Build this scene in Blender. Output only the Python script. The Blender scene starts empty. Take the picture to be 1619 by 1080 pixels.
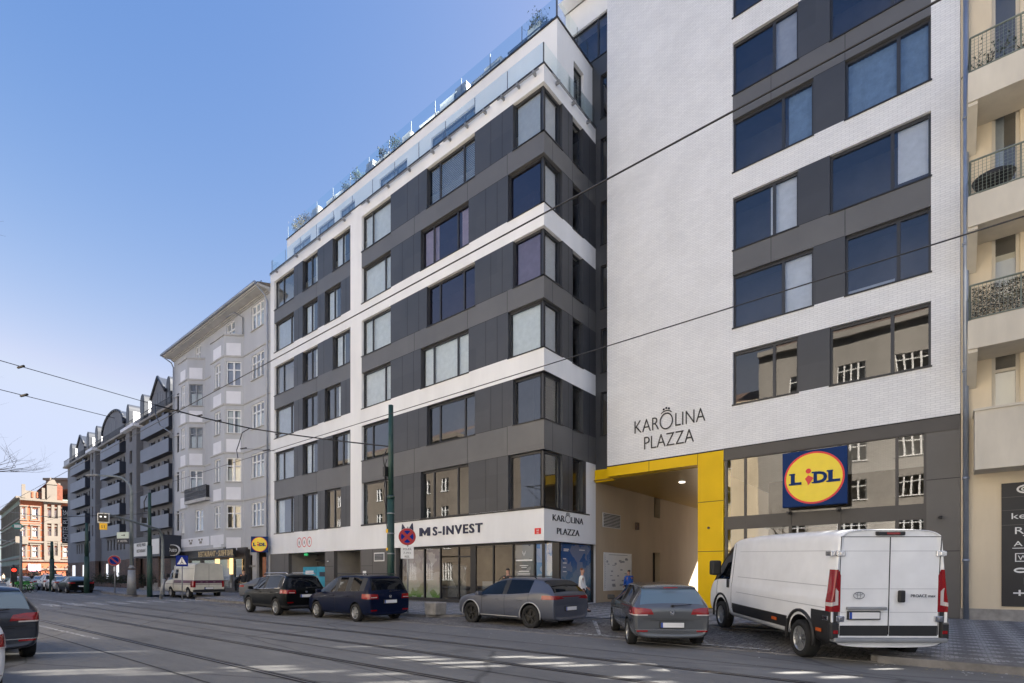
import bpy, bmesh, math, random
from mathutils import Vector, Matrix
random.seed(7)
S = bpy.context.scene
C = S.collection
R = math.radians
# ---------------------------------------------------------------- camera
FX, CX, CY, H = 827.0, 809.5, 908.0, 1.6
YAW = math.atan2(0.6383, 0.7699)
cd = bpy.data.cameras.new('camera'); cam = bpy.data.objects.new('camera', cd); C.objects.link(cam)
cam.location = (0, 0, H); cam.rotation_euler = (R(90), 0, YAW)
cd.sensor_width = 36; cd.lens = FX/1619*36; cd.shift_y = (CY-540)/1619.0; cd.clip_end = 3000; cd.clip_start = .05
S.camera = cam
# ---------------------------------------------------------------- sky and sun
SUN_AZ, SUN_EL = math.atan2(.66, .75), R(36)          # azimuth clockwise from +Y
W = bpy.data.worlds.new('World'); S.world = W; W.use_nodes = True
nt = W.node_tree; sky = nt.nodes.new('ShaderNodeTexSky'); sky.sky_type = 'NISHITA'; sky.sun_disc = False
sky.sun_elevation = SUN_EL; sky.sun_rotation = SUN_AZ; sky.altitude = 200
sky.air_density = 1.15; sky.dust_density = 2.2; sky.ozone_density = 1.6
bg = nt.nodes['Background']; bg.inputs[1].default_value = .068
hs = nt.nodes.new('ShaderNodeHueSaturation'); hs.inputs['Saturation'].default_value = 1.04
tn = nt.nodes.new('ShaderNodeMix'); tn.data_type = 'RGBA'; tn.blend_type = 'MULTIPLY'; tn.inputs[0].default_value = 1; tn.inputs[7].default_value = (.455, .475, .545, 1)
gm = nt.nodes.new('ShaderNodeGamma'); gm.inputs[1].default_value = 1.3
nt.links.new(sky.outputs[0], gm.inputs[0]); nt.links.new(gm.outputs[0], hs.inputs['Color']); nt.links.new(hs.outputs[0], tn.inputs[6]); 
# per-channel grade of the whole sky (all rays see the same): paler towards the haze, deeper blue overhead
sp_ = nt.nodes.new('ShaderNodeSeparateColor'); cb_ = nt.nodes.new('ShaderNodeCombineColor'); nt.links.new(tn.outputs[2], sp_.inputs[0])
for ch, (base, ref, ex, top) in enumerate(((.50, .38, 1.40, 1.9), (.93, .78, .88, 2.0), (1.912, 1.85, .408, 2.6))):
    q1 = nt.nodes.new('ShaderNodeMath'); q1.operation = 'DIVIDE'; q1.inputs[1].default_value = ref; nt.links.new(sp_.outputs[ch], q1.inputs[0])
    q2 = nt.nodes.new('ShaderNodeMath'); q2.operation = 'POWER'; q2.inputs[1].default_value = ex; nt.links.new(q1.outputs[0], q2.inputs[0])
    q3 = nt.nodes.new('ShaderNodeMath'); q3.operation = 'MULTIPLY'; q3.inputs[1].default_value = base; nt.links.new(q2.outputs[0], q3.inputs[0])
    q4 = nt.nodes.new('ShaderNodeMath'); q4.operation = 'MINIMUM'; q4.inputs[1].default_value = top; nt.links.new(q3.outputs[0], q4.inputs[0]); nt.links.new(q4.outputs[0], cb_.inputs[ch]); CH = (CH if ch else [])+[q4]
q5 = nt.nodes.new('ShaderNodeMath'); q5.operation = 'MULTIPLY'; q5.inputs[1].default_value = .89; nt.links.new(CH[1].outputs[0], q5.inputs[0])
q6 = nt.nodes.new('ShaderNodeMath'); q6.operation = 'MINIMUM'; nt.links.new(CH[0].outputs[0], q6.inputs[0]); nt.links.new(q5.outputs[0], q6.inputs[1]); nt.links.new(q6.outputs[0], cb_.inputs[0])
nt.links.new(cb_.outputs[0], bg.inputs[0])
sl = bpy.data.lights.new('sun', 'SUN'); sun = bpy.data.objects.new('sun', sl); C.objects.link(sun)
sl.energy = 5.0; sl.angle = R(.5); sl.color = (1, .95, .88)
sdir = Vector((math.sin(SUN_AZ)*math.cos(SUN_EL), math.cos(SUN_AZ)*math.cos(SUN_EL), math.sin(SUN_EL)))
sun.rotation_euler = sdir.to_track_quat('Z', 'Y').to_euler(); sun.location = sdir*60
S.view_settings.view_transform = 'Standard'; S.view_settings.look = 'None'
S.view_settings.exposure = 2.5; S.view_settings.gamma = 1
# ---------------------------------------------------------------- photo -> world helpers
def ray(px):
    t = (px-CX)/FX
    return .7699*t-.6383, .6382*t+.7699
def X(px, y):
    a, b = ray(px); return y*a/b
def Yx(px, x):                       # y on a plane of constant x
    a, b = ray(px); return x*b/a
def dep(px, y): return y/ray(px)[1]
def Z(px, py, y): return H+(CY-py)*dep(px, y)/FX
def G(px, py, z=0.):                 # ground point
    d = FX*(H-z)/(py-CY); a, b = ray(px); return Vector((d*a, d*b, z))
def PY(px, py, y): return Vector((X(px, y), y, Z(px, py, y)))
# ---------------------------------------------------------------- materials
MATS = {}
def nodes(name):
    m = bpy.data.materials.new(name); m.use_nodes = True
    n = m.node_tree; p = n.nodes['Principled BSDF']; MATS[name] = m
    return m, n, p
def setc(p, c, rough=.6, metal=0, spec=None, coat=0):
    p.inputs['Base Color'].default_value = (*c, 1); p.inputs['Roughness'].default_value = rough
    p.inputs['Metallic'].default_value = metal
    if spec is not None: p.inputs['Specular IOR Level'].default_value = spec
    if coat: p.inputs['Coat Weight'].default_value = coat; p.inputs['Coat Roughness'].default_value = .03
def N(n, t, **k):
    x = n.nodes.new(t)
    for a, b in k.items(): setattr(x, a, b)
    return x
def L(n, a, b): n.links.new(a, b)
def mix(n, fac, c1, c2, mode='MIX'):
    x = N(n, 'ShaderNodeMix', data_type='RGBA', blend_type=mode)
    for i, v in ((0, fac), (6, c1), (7, c2)):
        if isinstance(v, (int, float)): x.inputs[i].default_value = v
        elif isinstance(v, tuple): x.inputs[i].default_value = (*v, 1)
        else: L(n, v, x.inputs[i])
    return x.outputs[2]
def ramp(n, src, a, b, c1=(0,0,0), c2=(1,1,1)):
    r = N(n, 'ShaderNodeValToRGB'); L(n, src, r.inputs[0])
    r.color_ramp.elements[0].position = a; r.color_ramp.elements[1].position = b
    r.color_ramp.elements[0].color = (*c1, 1); r.color_ramp.elements[1].color = (*c2, 1)
    return r.outputs[0]
def coords(n, sc=(1,1,1)):
    t = N(n, 'ShaderNodeTexCoord'); g = N(n, 'ShaderNodeMapping'); g.inputs['Scale'].default_value = sc
    L(n, t.outputs['Object'], g.inputs[0]); return g.outputs[0]
def noise(n, vec, s, det=6, rough=.6):
    x = N(n, 'ShaderNodeTexNoise'); x.inputs['Scale'].default_value = s; x.inputs['Detail'].default_value = det
    x.inputs['Roughness'].default_value = rough; L(n, vec, x.inputs['Vector']); return x.outputs[0]
def bump(n, p, h, strength=.3, dist=.01):
    b = N(n, 'ShaderNodeBump'); b.inputs['Strength'].default_value = strength; b.inputs['Distance'].default_value = dist
    L(n, h, b.inputs['Height']); L(n, b.outputs[0], p.inputs['Normal'])
def plain(name, c, rough=.6, metal=0, var=.06, sc=3., spec=None, coat=0, bmp=0, streak=False):
    """flat paint / render / metal with slight mottling and wear"""
    m, n, p = nodes(name); setc(p, c, rough, metal, spec, coat)
    if var:
        v = coords(n, (1,1,.25) if streak else (1,1,1))
        f = noise(n, v, sc)
        d = tuple(x*(1-var*2.2) for x in c); e = tuple(min(1, x*(1+var)) for x in c)
        L(n, ramp(n, f, .3, .7, d, e), p.inputs['Base Color'])
        if bmp: bump(n, p, noise(n, coords(n), 60), bmp, .004)
    return m
def emit(name, c, s):
    m, n, p = nodes(name); setc(p, c, .5); p.inputs['Emission Color'].default_value = (*c, 1)
    p.inputs['Emission Strength'].default_value = s; return m
def glassmat(name, tint=(.75,.8,.82), k=1.7, base=.05, wob=.12, refl=(1,1,1), wsc=.45):
    m = bpy.data.materials.new(name); m.use_nodes = True; n = m.node_tree; n.nodes.clear(); MATS[name] = m
    o = N(n, 'ShaderNodeOutputMaterial'); ms = N(n, 'ShaderNodeMixShader')
    tr = N(n, 'ShaderNodeBsdfTransparent'); tr.inputs[0].default_value = (*tint, 1)
    gl = N(n, 'ShaderNodeBsdfGlossy'); gl.inputs['Roughness'].default_value = .01; gl.inputs['Color'].default_value = (*refl, 1)
    lw = N(n, 'ShaderNodeLayerWeight'); lw.inputs[0].default_value = .5      # Schlick term, same from both sides
    pw = N(n, 'ShaderNodeMath', operation='POWER'); pw.inputs[1].default_value = 4.5; L(n, lw.outputs['Facing'], pw.inputs[0])
    fr = N(n, 'ShaderNodeMath', operation='MULTIPLY_ADD'); fr.inputs[1].default_value = .93; fr.inputs[2].default_value = .06; L(n, pw.outputs[0], fr.inputs[0])
    ma = N(n, 'ShaderNodeMath', operation='MULTIPLY_ADD', use_clamp=True)
    ma.inputs[1].default_value = k; ma.inputs[2].default_value = base
    L(n, fr.outputs[0], ma.inputs[0]); L(n, ma.outputs[0], ms.inputs[0])
    b = N(n, 'ShaderNodeBump'); b.inputs['Strength'].default_value = wob; b.inputs['Distance'].default_value = .02
    L(n, noise(n, coords(n), wsc, 1), b.inputs['Height']); L(n, b.outputs[0], gl.inputs['Normal'])
    L(n, tr.outputs[0], ms.inputs[1]); L(n, gl.outputs[0], ms.inputs[2]); L(n, ms.outputs[0], o.inputs[0])
    return m
def brickmat(name, c1, c2, mortar, w=.24, h=.065, ms=.01, rough=.4, vary=.08, bs=.4, axis='xz', off=.5):
    m, n, p = nodes(name); setc(p, c1, rough)
    t = N(n, 'ShaderNodeTexCoord'); sp = N(n, 'ShaderNodeSeparateXYZ'); L(n, t.outputs['Object'], sp.inputs[0])
    cb = N(n, 'ShaderNodeCombineXYZ')
    if axis == 'xz':
        ad = N(n, 'ShaderNodeMath', operation='ADD'); L(n, sp.outputs[0], ad.inputs[0]); L(n, sp.outputs[1], ad.inputs[1])
        L(n, ad.outputs[0], cb.inputs[0]); L(n, sp.outputs[2], cb.inputs[1])
    else:
        L(n, sp.outputs[0], cb.inputs[0]); L(n, sp.outputs[1], cb.inputs[1])
    b = N(n, 'ShaderNodeTexBrick'); b.inputs['Scale'].default_value = 1; b.inputs['Mortar Size'].default_value = ms
    b.inputs['Brick Width'].default_value = w; b.inputs['Row Height'].default_value = h; b.offset = off
    b.inputs['Color1'].default_value = (*c1, 1); b.inputs['Color2'].default_value = (*c2, 1); b.inputs['Mortar'].default_value = (*mortar, 1)
    b.inputs['Mortar Smooth'].default_value = .068
    L(n, cb.outputs[0], b.inputs['Vector'])
    f = noise(n, coords(n), .7, 8)
    cc = mix(n, ramp(n, f, .35, .65, (1-vary*2,)*3, (1,)*3), (0,0,0), b.outputs[0], 'MIX')
    L(n, cc, p.inputs['Base Color'])
    inv = N(n, 'ShaderNodeMath', operation='SUBTRACT'); inv.inputs[0].default_value = 1; L(n, b.outputs['Fac'], inv.inputs[1])
    bump(n, p, inv.outputs[0], bs, .006)
    return m
plain('white_render', (.83,.83,.82), .75, var=.05, sc=.5, bmp=.15, streak=True)
brickmat('white_brick', (.84,.84,.83), (.78,.78,.775), (.62,.62,.62), .25, .075, .007, .45, .045, .5)
brickmat('dark_panel', (.062,.064,.070), (.050,.052,.058), (.056,.058,.064), 1.35, 1.045, .0, .4, .07, .0, off=.37)
brickmat('mid_panel', (.135,.133,.130), (.120,.118,.116), (.128,.126,.124), 2.3, 1.045, .0, .4, .06, .0, off=.41)
plain('shop_frame', (.060,.054,.050), .45, var=.05, sc=.8)
plain('shop_panel', (.105,.098,.092), .45, var=.05, sc=.8)
plain('black_metal', (.018,.018,.02), .4, var=.0)
plain('joint', (.012,.012,.013), .8, var=0)
plain('frame_dark', (.035,.036,.04), .35, var=0)
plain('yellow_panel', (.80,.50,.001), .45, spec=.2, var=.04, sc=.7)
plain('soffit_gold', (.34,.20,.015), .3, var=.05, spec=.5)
plain('passage_wall', (.46,.37,.26), .8, var=.06, sc=.5, streak=True)
plain('interior', (.10,.095,.09), .9, var=.2, sc=.35)
plain('interior_shop', (.22,.18,.13), .9, var=.25, sc=.5)
plain('curtain', (.62,.64,.63), .9, var=.05, sc=4)
plain('curtain_blue', (.16,.24,.33), .9, var=.1, sc=4)
plain('curtain_grey', (.36,.38,.40), .9, var=.05, sc=4)
plain('grey_plaster', (.50,.51,.525), .85, var=.06, sc=.4, bmp=.3, streak=True)
plain('pale_panel', (.80,.80,.82), .8, var=.03, sc=1)
plain('stone_trim', (.50,.49,.47), .8, var=.07, sc=1.2)
plain('white_frame', (.85,.85,.84), .5, var=.03)
plain('hotel_wall', (.185,.188,.20), .85, var=.06, sc=.3, streak=True)
plain('hotel_balcony', (.16,.18,.225), .5, var=.05, sc=.4)
plain('hotel_navy', (.022,.028,.045), .5, var=.05, sc=.4)
plain('hotel_roof', (.028,.033,.044), .5, var=.1, sc=.6)
brickmat('rough_brick', (.20,.11,.075), (.10,.07,.055), (.13,.12,.11), .28, .09, .012, .9, .2, .8)
plain('orange_plaster', (.36,.105,.045), .85, var=.1, sc=.3)
plain('cream_plaster', (.18,.15,.12), .85, var=.07, sc=.4)
plain('mint_plaster', (.20,.25,.21), .85, var=.07, sc=.3)
plain('roof_dark', (.16,.11,.09), .8, var=.2, sc=2)
plain('roof_tile', (.17,.05,.025), .8, var=.2, sc=2)
plain('beige_plaster', (.72,.61,.44), .88, var=.08, sc=.5, bmp=.4, streak=True)
plain('balcony_concrete', (.66,.60,.49), .85, var=.09, sc=.8, bmp=.3, streak=True)
plain('opposite_beige', (.56,.52,.46), .9, var=.12, sc=.3, streak=True)
plain('opposite_brown', (.34,.32,.295), .9, var=.1, sc=.3, streak=True)
plain('steel_post', (.10,.10,.10), .5, metal=.2, var=0)
plain('zinc', (.33,.37,.44), .35, metal=.6, var=.08, sc=1.5)
plain('steel_grey', (.30,.31,.32), .5, metal=.4, var=.1, sc=2)
plain('pole_green', (.018,.055,.045), .5, var=.15, sc=2)
plain('pole_grey', (.20,.23,.24), .55, var=.12, sc=2)
plain('concrete', (.33,.31,.28), .9, var=.15, sc=3, bmp=.5)
plain('kerb_stone', (.20,.19,.18), .85, var=.2, sc=2.5, bmp=.5)
plain('rubber', (.012,.012,.012), .85, var=0)
plain('black_plastic', (.016,.016,.017), .55, var=0)
plain('alloy', (.42,.43,.44), .3, metal=.7, var=0)
plain('alloy_black', (.018,.018,.018), .35, var=0)
plain('hubcap', (.38,.38,.38), .4, metal=.5, var=0)
plain('chrome', (.6,.6,.62), .15, metal=1, var=0)
plain('tail_red', (.24,.004,.006), .12, var=0, coat=.6)
plain('tail_clear', (.55,.50,.48), .12, var=0, coat=.6)
plain('plate_white', (.72,.72,.72), .4, var=0)
plain('plate_blue', (.01,.06,.35), .4, var=0)
plain('paint_white', (.80,.81,.82), .35, var=.04, sc=1.6, coat=.3)
plain('paint_cream', (.60,.58,.50), .4, var=.07, sc=1.2, coat=.2)
plain('paint_navy', (.005,.009,.028), .3, metal=.0, var=0, coat=.10, spec=.08)
plain('paint_black', (.005,.006,.007), .3, var=0, coat=.10, spec=.08)
plain('paint_grey', (.12,.127,.135), .25, metal=.5, var=0, coat=.7)
plain('paint_slate', (.085,.095,.125), .33, metal=.2, var=0, coat=.25)
plain('paint_dark', (.018,.022,.034), .3, metal=.2, var=0, coat=.5)
plain('paint_grey2', (.12,.125,.13), .4, var=0)
plain('paint_silver', (.42,.43,.44), .3, metal=.5, var=0, coat=.6)
plain('purple_stripe', (.09,.025,.06), .4, var=.04)
plain('orange_mark', (.5,.09,.01), .5, var=0)
plain('lidl_blue', (.003,.030,.13), .5, var=.04, spec=.15)
plain('lidl_yellow', (.90,.66,.0), .3, var=.02, coat=.2)
plain('lidl_red', (.72,.012,.015), .3, var=0)
plain('navy_letter', (.006,.012,.05), .35, var=0)
plain('ink', (.012,.012,.014), .5, var=0)
plain('sign_blue', (.004,.02,.19), .5, var=0, spec=.1)
plain('sign_red', (.34,.008,.012), .4, var=0)
plain('sign_white', (.75,.75,.73), .5, var=.02)
plain('gold_letter', (.55,.40,.2), .4, var=0)
plain('sign_pale', (.62,.70,.60), .5, var=0)
plain('sign_teal', (.0,.22,.19), .4, var=0)
plain('signal_yellow', (.8,.45,.0), .4, var=0)
plain('skin', (.42,.23,.16), .5, var=0)
plain('hair_brown', (.16,.06,.025), .7, var=0)
plain('hair_dark', (.02,.015,.012), .7, var=0)
plain('cloth_white', (.70,.70,.69), .85, var=.05, sc=8)
plain('cloth_blue', (.01,.09,.42), .7, var=.05, sc=8)
plain('cloth_black', (.015,.015,.018), .85, var=.05, sc=8)
plain('cloth_purple', (.035,.02,.03), .85, var=.1, sc=8)
plain('cloth_tan', (.38,.30,.19), .85, var=.05, sc=8)
plain('cloth_red', (.35,.03,.03), .85, var=.05, sc=8)
plain('wood_door', (.35,.10,.02), .4, var=.12, sc=3)
plain('bark', (.07,.055,.042), .9, var=.2, sc=6)
plain('leaf_dark', (.03,.05,.02), .7, var=.3, sc=9)
plain('rail_sage', (.20,.23,.19), .5, var=.1)
plain('leaf_dry', (.30,.26,.15), .7, var=.3, sc=9)
plain('leaf_green', (.06,.10,.03), .7, var=.3, sc=9)
plain('bike_green', (.05,.32,.06), .5, var=0)
plain('cargo_blue', (.03,.30,.42), .6, var=.08, sc=2)
plain('pink_awning', (.60,.28,.36), .8, var=.05)
plain('trash', (.55,.55,.53), .8, var=.1)
plain('sidewall_grey', (.30,.28,.25), .9, var=.12, sc=.5)
emit('lamp_white', (1,.93,.8), .8)
emit('sign_glow', (.9,.92,.95), .2)
emit('warm_glow', (1,.62,.25), .3)
emit('red_glow', (1,.04,.02), .5)
emit('green_glow', (.02,.4,.12), .12)
glassmat('glass', (.88,.92,.93), 1.7, .03)
glassmat('glass_blue', (.85,.88,.93), 1.5, .02, refl=(.85,.88,1), wob=.2)
glassmat('glass_purple', (.6,.55,.62), 1.4, .05, refl=(.8,.72,.82))
glassmat('glass_shop', (.70,.72,.72), 1.3, .04, .25, (1,.96,.9))
glassmat('glass_rail', (.84,.93,.93), 1.5, .14, .0)
glassmat('glass_film', (.97,.97,.97), .7, .02, .05)
def carglass():
    m, n, p = nodes('car_glass'); setc(p, (.004,.005,.007), .03, 0, .28, 0); return m
carglass()
m_, n_, p_ = nodes('car_glass_clear'); setc(p_, (.10,.15,.19), .05, 0, .9, .5)
# asphalt: layered noise, repair patches, tar cracks
def asphalt():
    m, n, p = nodes('asphalt'); setc(p, (.06,.06,.06), .82)
    v = coords(n)
    big = noise(n, coords(n, (.25,1,1)), .5, 8, .75); fine = noise(n, v, 90, 3, .7); mid = noise(n, v, 5, 6, .7)
    c = ramp(n, big, .36, .64, (.115,.113,.106), (.23,.225,.21))
    c = mix(n, ramp(n, mid, .35, .65, (0,)*3, (.35,)*3), c, (.27,.265,.255))
    c = mix(n, ramp(n, fine, .3, .7, (0,)*3, (.4,)*3), c, (.10,.10,.10))
    vo = N(n, 'ShaderNodeTexVoronoi'); vo.distance = 'CHEBYCHEV'; vo.inputs['Scale'].default_value = .16; L(n, coords(n, (.45,1,1)), vo.inputs['Vector'])
    sepp = N(n, 'ShaderNodeSeparateColor'); L(n, vo.outputs['Color'], sepp.inputs[0])
    c = mix(n, ramp(n, sepp.outputs[0], .2, .9, (0,)*3, (.45,)*3), c, (.165,.164,.166))
    cr = N(n, 'ShaderNodeTexVoronoi'); cr.feature = 'DISTANCE_TO_EDGE'; cr.inputs['Scale'].default_value = .3
    dv = mix(n, .12, coords(n, (.35,1,1)), N_noise_color(n), 'ADD'); L(n, dv, cr.inputs['Vector'])
    c = mix(n, ramp(n, cr.outputs['Distance'], .002, .007, (.55,)*3, (0,)*3), c, (.025,.025,.025))
    oil = noise(n, coords(n, (.5,1,1)), 1.1, 3, .5); c = mix(n, ramp(n, oil, .62, .72, (0,)*3, (.45,)*3), c, (.075,.073,.07))
    L(n, c, p.inputs['Base Color']); bump(n, p, fine, .6, .008)
    L(n, ramp(n, mid, .3, .7, (.62,)*3, (.9,)*3), p.inputs['Roughness'])
def N_noise_color(n):
    x = N(n, 'ShaderNodeTexNoise'); x.inputs['Scale'].default_value = 1.3; x.inputs['Detail'].default_value = 5
    L(n, coords(n), x.inputs['Vector']); return x.outputs['Color']
asphalt()
def cobble(name, sc, c1, c2, gap, dark_stripes=False, rough=.8):
    m, n, p = nodes(name); setc(p, c1, rough)
    v = coords(n)
    vo = N(n, 'ShaderNodeTexVoronoi'); vo.inputs['Scale'].default_value = sc; vo.inputs['Randomness'].default_value = .45; L(n, v, vo.inputs['Vector'])
    ed = N(n, 'ShaderNodeTexVoronoi'); ed.feature = 'DISTANCE_TO_EDGE'; ed.inputs['Scale'].default_value = sc; ed.inputs['Randomness'].default_value = .45; L(n, v, ed.inputs['Vector'])
    s = N(n, 'ShaderNodeSeparateColor'); L(n, vo.outputs['Color'], s.inputs[0])
    c = ramp(n, s.outputs[0], 0, 1, c1, c2)
    if dark_stripes:    # Prague mosaic: chequered bands of pale and dark stone
        w = N(n, 'ShaderNodeTexChecker'); w.inputs['Scale'].default_value = 1/.42; L(n, N_rot(n), w.inputs['Vector'])
        w.inputs[1].default_value = (1,1,1,1); w.inputs[2].default_value = (0,0,0,1)
        c = mix(n, w.outputs[1], c, mix(n, .7, c, (.10,.10,.105)))
    c = mix(n, ramp(n, noise(n, v, .6), .35, .7, (0,)*3, (.35,)*3), c, (.10,.09,.08))
    c = mix(n, ramp(n, ed.outputs['Distance'], .02, .09, (1,)*3, (0,)*3), c, gap)
    L(n, c, p.inputs['Base Color']); bump(n, p, ramp(n, ed.outputs['Distance'], 0, .25), .7, .012)
def N_rot(n):
    t = N(n, 'ShaderNodeTexCoord'); g = N(n, 'ShaderNodeMapping'); g.inputs['Rotation'].default_value = (0,0,R(45)); g.inputs['Location'].default_value = (0,0,.3)
    L(n, t.outputs['Object'], g.inputs[0]); return g.outputs[0]
cobble('pavement_mosaic', 15, (.34,.335,.33), (.50,.49,.48), (.13,.125,.115), True)
cobble('parking_cobble', 9, (.12,.112,.105), (.26,.245,.225), (.03,.028,.025))
def worn_paint():
    m, n, p = nodes('road_paint'); setc(p, (.55,.55,.53), .7)
    f = noise(n, coords(n), 7, 8, .75)
    tr = N(n, 'ShaderNodeBsdfTransparent'); ms = N(n, 'ShaderNodeMixShader'); o = n.nodes['Material Output']
    L(n, ramp(n, f, .38, .56, (.1,)*3, (.85,)*3), ms.inputs[0]); L(n, tr.outputs[0], ms.inputs[1]); L(n, p.outputs[0], ms.inputs[2]); L(n, ms.outputs[0], o.inputs[0])
worn_paint()
# procedural "printed film" for shop posters: sky gradient stays a printed picture
def poster(name, top, mid, low, sc=1.3, zs=(.18, 3.0)):
    m, n, p = nodes(name); setc(p, top, .25)
    t = N(n, 'ShaderNodeTexCoord'); s = N(n, 'ShaderNodeSeparateXYZ'); L(n, t.outputs['Object'], s.inputs[0])
    mr = N(n, 'ShaderNodeMapRange'); mr.inputs[1].default_value = zs[0]; mr.inputs[2].default_value = zs[1]; L(n, s.outputs[2], mr.inputs[0])
    f = noise(n, coords(n), sc, 4, .6)
    ad = N(n, 'ShaderNodeMath', operation='MULTIPLY_ADD'); ad.inputs[1].default_value = .35; L(n, f, ad.inputs[0]); L(n, mr.outputs[0], ad.inputs[2])
    r = N(n, 'ShaderNodeValToRGB'); L(n, ad.outputs[0], r.inputs[0]); e = r.color_ramp.elements
    e[0].position = .28; e[0].color = (*low, 1); e[1].position = .95; e[1].color = (*top, 1)
    q = e.new(.55); q.color = (*mid, 1)
    v = N(n, 'ShaderNodeTexVoronoi'); v.distance = 'MANHATTAN'; v.inputs['Scale'].default_value = 2.2; L(n, coords(n), v.inputs['Vector'])
    sp = N(n, 'ShaderNodeSeparateColor'); L(n, v.outputs['Color'], sp.inputs[0])
    c = mix(n, ramp(n, sp.outputs[1], .45, .55, (0,)*3, (.35,)*3), r.outputs[0], (.5,.5,.48))
    L(n, c, p.inputs['Base Color'])
poster('poster_house', (.16,.15,.18), (.30,.25,.19), (.07,.17,.015))
poster('poster_blue', (.02,.12,.36), (.16,.30,.42), (.03,.08,.10))
poster('poster_dark', (.05,.055,.06), (.14,.14,.13), (.02,.025,.03))
# ---------------------------------------------------------------- mesh builder
WO = {}
class MB:
    def __init__(s, F=None): s.v = []; s.f = []; s.m = []; s.sm = []; s.F = F or (lambda a, b, c: (a, b, c))
    def add(s, pts): i = len(s.v); s.v += [tuple(s.F(*p)) for p in pts]; return i
    def face(s, idx, m=0, sm=False): s.f.append(tuple(idx)); s.m.append(m); s.sm.append(sm)
    def quad(s, a, b, c, d, m=0): i = s.add((a, b, c, d)); s.face((i, i+1, i+2, i+3), m)
    def poly(s, pts, m=0): i = s.add(pts); s.face(range(i, i+len(pts)), m)
    def box(s, x0, x1, y0, y1, z0, z1, m=0):
        if x0 > x1: x0, x1 = x1, x0
        if y0 > y1: y0, y1 = y1, y0
        if z0 > z1: z0, z1 = z1, z0
        i = s.add([(x, y, z) for z in (z0, z1) for y in (y0, y1) for x in (x0, x1)])
        for q in ((0,2,3,1), (4,5,7,6), (0,1,5,4), (2,6,7,3), (0,4,6,2), (1,3,7,5)): s.face([i+k for k in q], m)
    def prism(s, pts, ax, a0, a1, m=0, sm=False):
        """polygon in the plane normal to axis ax ('x','y','z'), swept a0..a1"""
        def P(u, w, a): return {'x': (a, u, w), 'y': (u, a, w), 'z': (u, w, a)}[ax]
        n = len(pts); i = s.add([P(u, w, a0) for u, w in pts]+[P(u, w, a1) for u, w in pts])
        s.face(range(i, i+n), m); s.face(range(i+2*n-1, i+n-1, -1), m)
        for k in range(n):
            j = (k+1) % n; s.face((i+k, i+j, i+n+j, i+n+k), m, sm)
    def tube(s, pts, r, n=8, m=0, caps=True):
        pts = [Vector(p) for p in pts]; rs = r if isinstance(r, (list, tuple)) else [r]*len(pts)
        rings = []; up = None
        for k, p in enumerate(pts):
            t = (pts[min(k+1, len(pts)-1)]-pts[max(k-1, 0)])
            if t.length < 1e-9: t = Vector((0, 0, 1))
            t.normalize()
            if up is None or abs(up.dot(t)) > .95: up = Vector((0, 0, 1)) if abs(t.z) < .9 else Vector((1, 0, 0))
            a = t.cross(up).normalized(); b = a.cross(t).normalized(); up = b
            rings.append(s.add([p+a*math.cos(2*math.pi*q/n)*rs[k]+b*math.sin(2*math.pi*q/n)*rs[k] for q in range(n)]))
        for k in range(len(pts)-1):
            for q in range(n):
                w = (q+1) % n; s.face((rings[k]+q, rings[k]+w, rings[k+1]+w, rings[k+1]+q), m, True)
        if caps: s.face([rings[0]+q for q in range(n)][::-1], m); s.face([rings[-1]+q for q in range(n)], m)
    def lathe(s, prof, o=(0,0,0), ax='z', n=16, m=0, sm=True):
        """prof = [(radius, along)]"""
        o = Vector(o); rg = []
        for r, h in prof:
            ps = []
            for q in range(n):
                c, d = math.cos(2*math.pi*q/n)*r, math.sin(2*math.pi*q/n)*r
                ps.append(o+Vector({'z': (c, d, h), 'y': (c, h, d), 'x': (h, c, d)}[ax]))
            rg.append(s.add(ps))
        for k in range(len(prof)-1):
            for q in range(n):
                w = (q+1) % n; s.face((rg[k]+q, rg[k]+w, rg[k+1]+w, rg[k+1]+q), m, sm)
        s.face([rg[0]+q for q in range(n)][::-1], m); s.face([rg[-1]+q for q in range(n)], m)
    def build(s, name, mats, parent=None, bevel=0, recalc=True):
        if isinstance(mats, str): mats = [mats]
        me = bpy.data.meshes.new(name); o = WO.get(parent, Vector((0, 0, 0)))
        me.from_pydata([(a-o.x, b-o.y, c-o.z) for a, b, c in s.v], [], s.f)
        for k in mats: me.materials.append(MATS[k])
        me.polygons.foreach_set('material_index', s.m); me.polygons.foreach_set('use_smooth', s.sm); me.update()
        if recalc:
            b = bmesh.new(); b.from_mesh(me); bmesh.ops.recalc_face_normals(b, faces=b.faces[:]); b.to_mesh(me); b.free()
        ob = bpy.data.objects.new(name, me); C.objects.link(ob)
        if parent: ob.parent = parent
        WO[ob] = o
        if bevel:
            q = ob.modifiers.new('bevel', 'BEVEL'); q.width = bevel; q.segments = 2; q.limit_method = 'ANGLE'; q.angle_limit = R(40)
        return ob
def tag(o, label=None, cat=None, group=None, kind=None):
    if label: o['label'] = label
    if cat: o['category'] = cat
    if group: o['group'] = group
    if kind: o['kind'] = kind
    return o
def thing(name, label, cat, loc=(0,0,0), rz=0, group=None):
    o = bpy.data.objects.new(name, None); C.objects.link(o); o.location = loc; o.rotation_euler = (0, 0, rz); o.empty_display_size = .3
    WO[o] = Vector(loc) if not rz else Vector((0, 0, 0)); tag(o, label, cat, group); return o
def dup(root, loc, rz=None, label=None, cat=None):
    def cp(o, par):
        c = o.copy(); C.objects.link(c); c.parent = par
        for ch in [k for k in o.children]: cp(ch, c)
        return c
    r = cp(root, None); r.location = loc
    if rz is not None: r.rotation_euler = (0, 0, rz)
    if label: r['label'] = label
    if cat: r['category'] = cat
    return r
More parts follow.
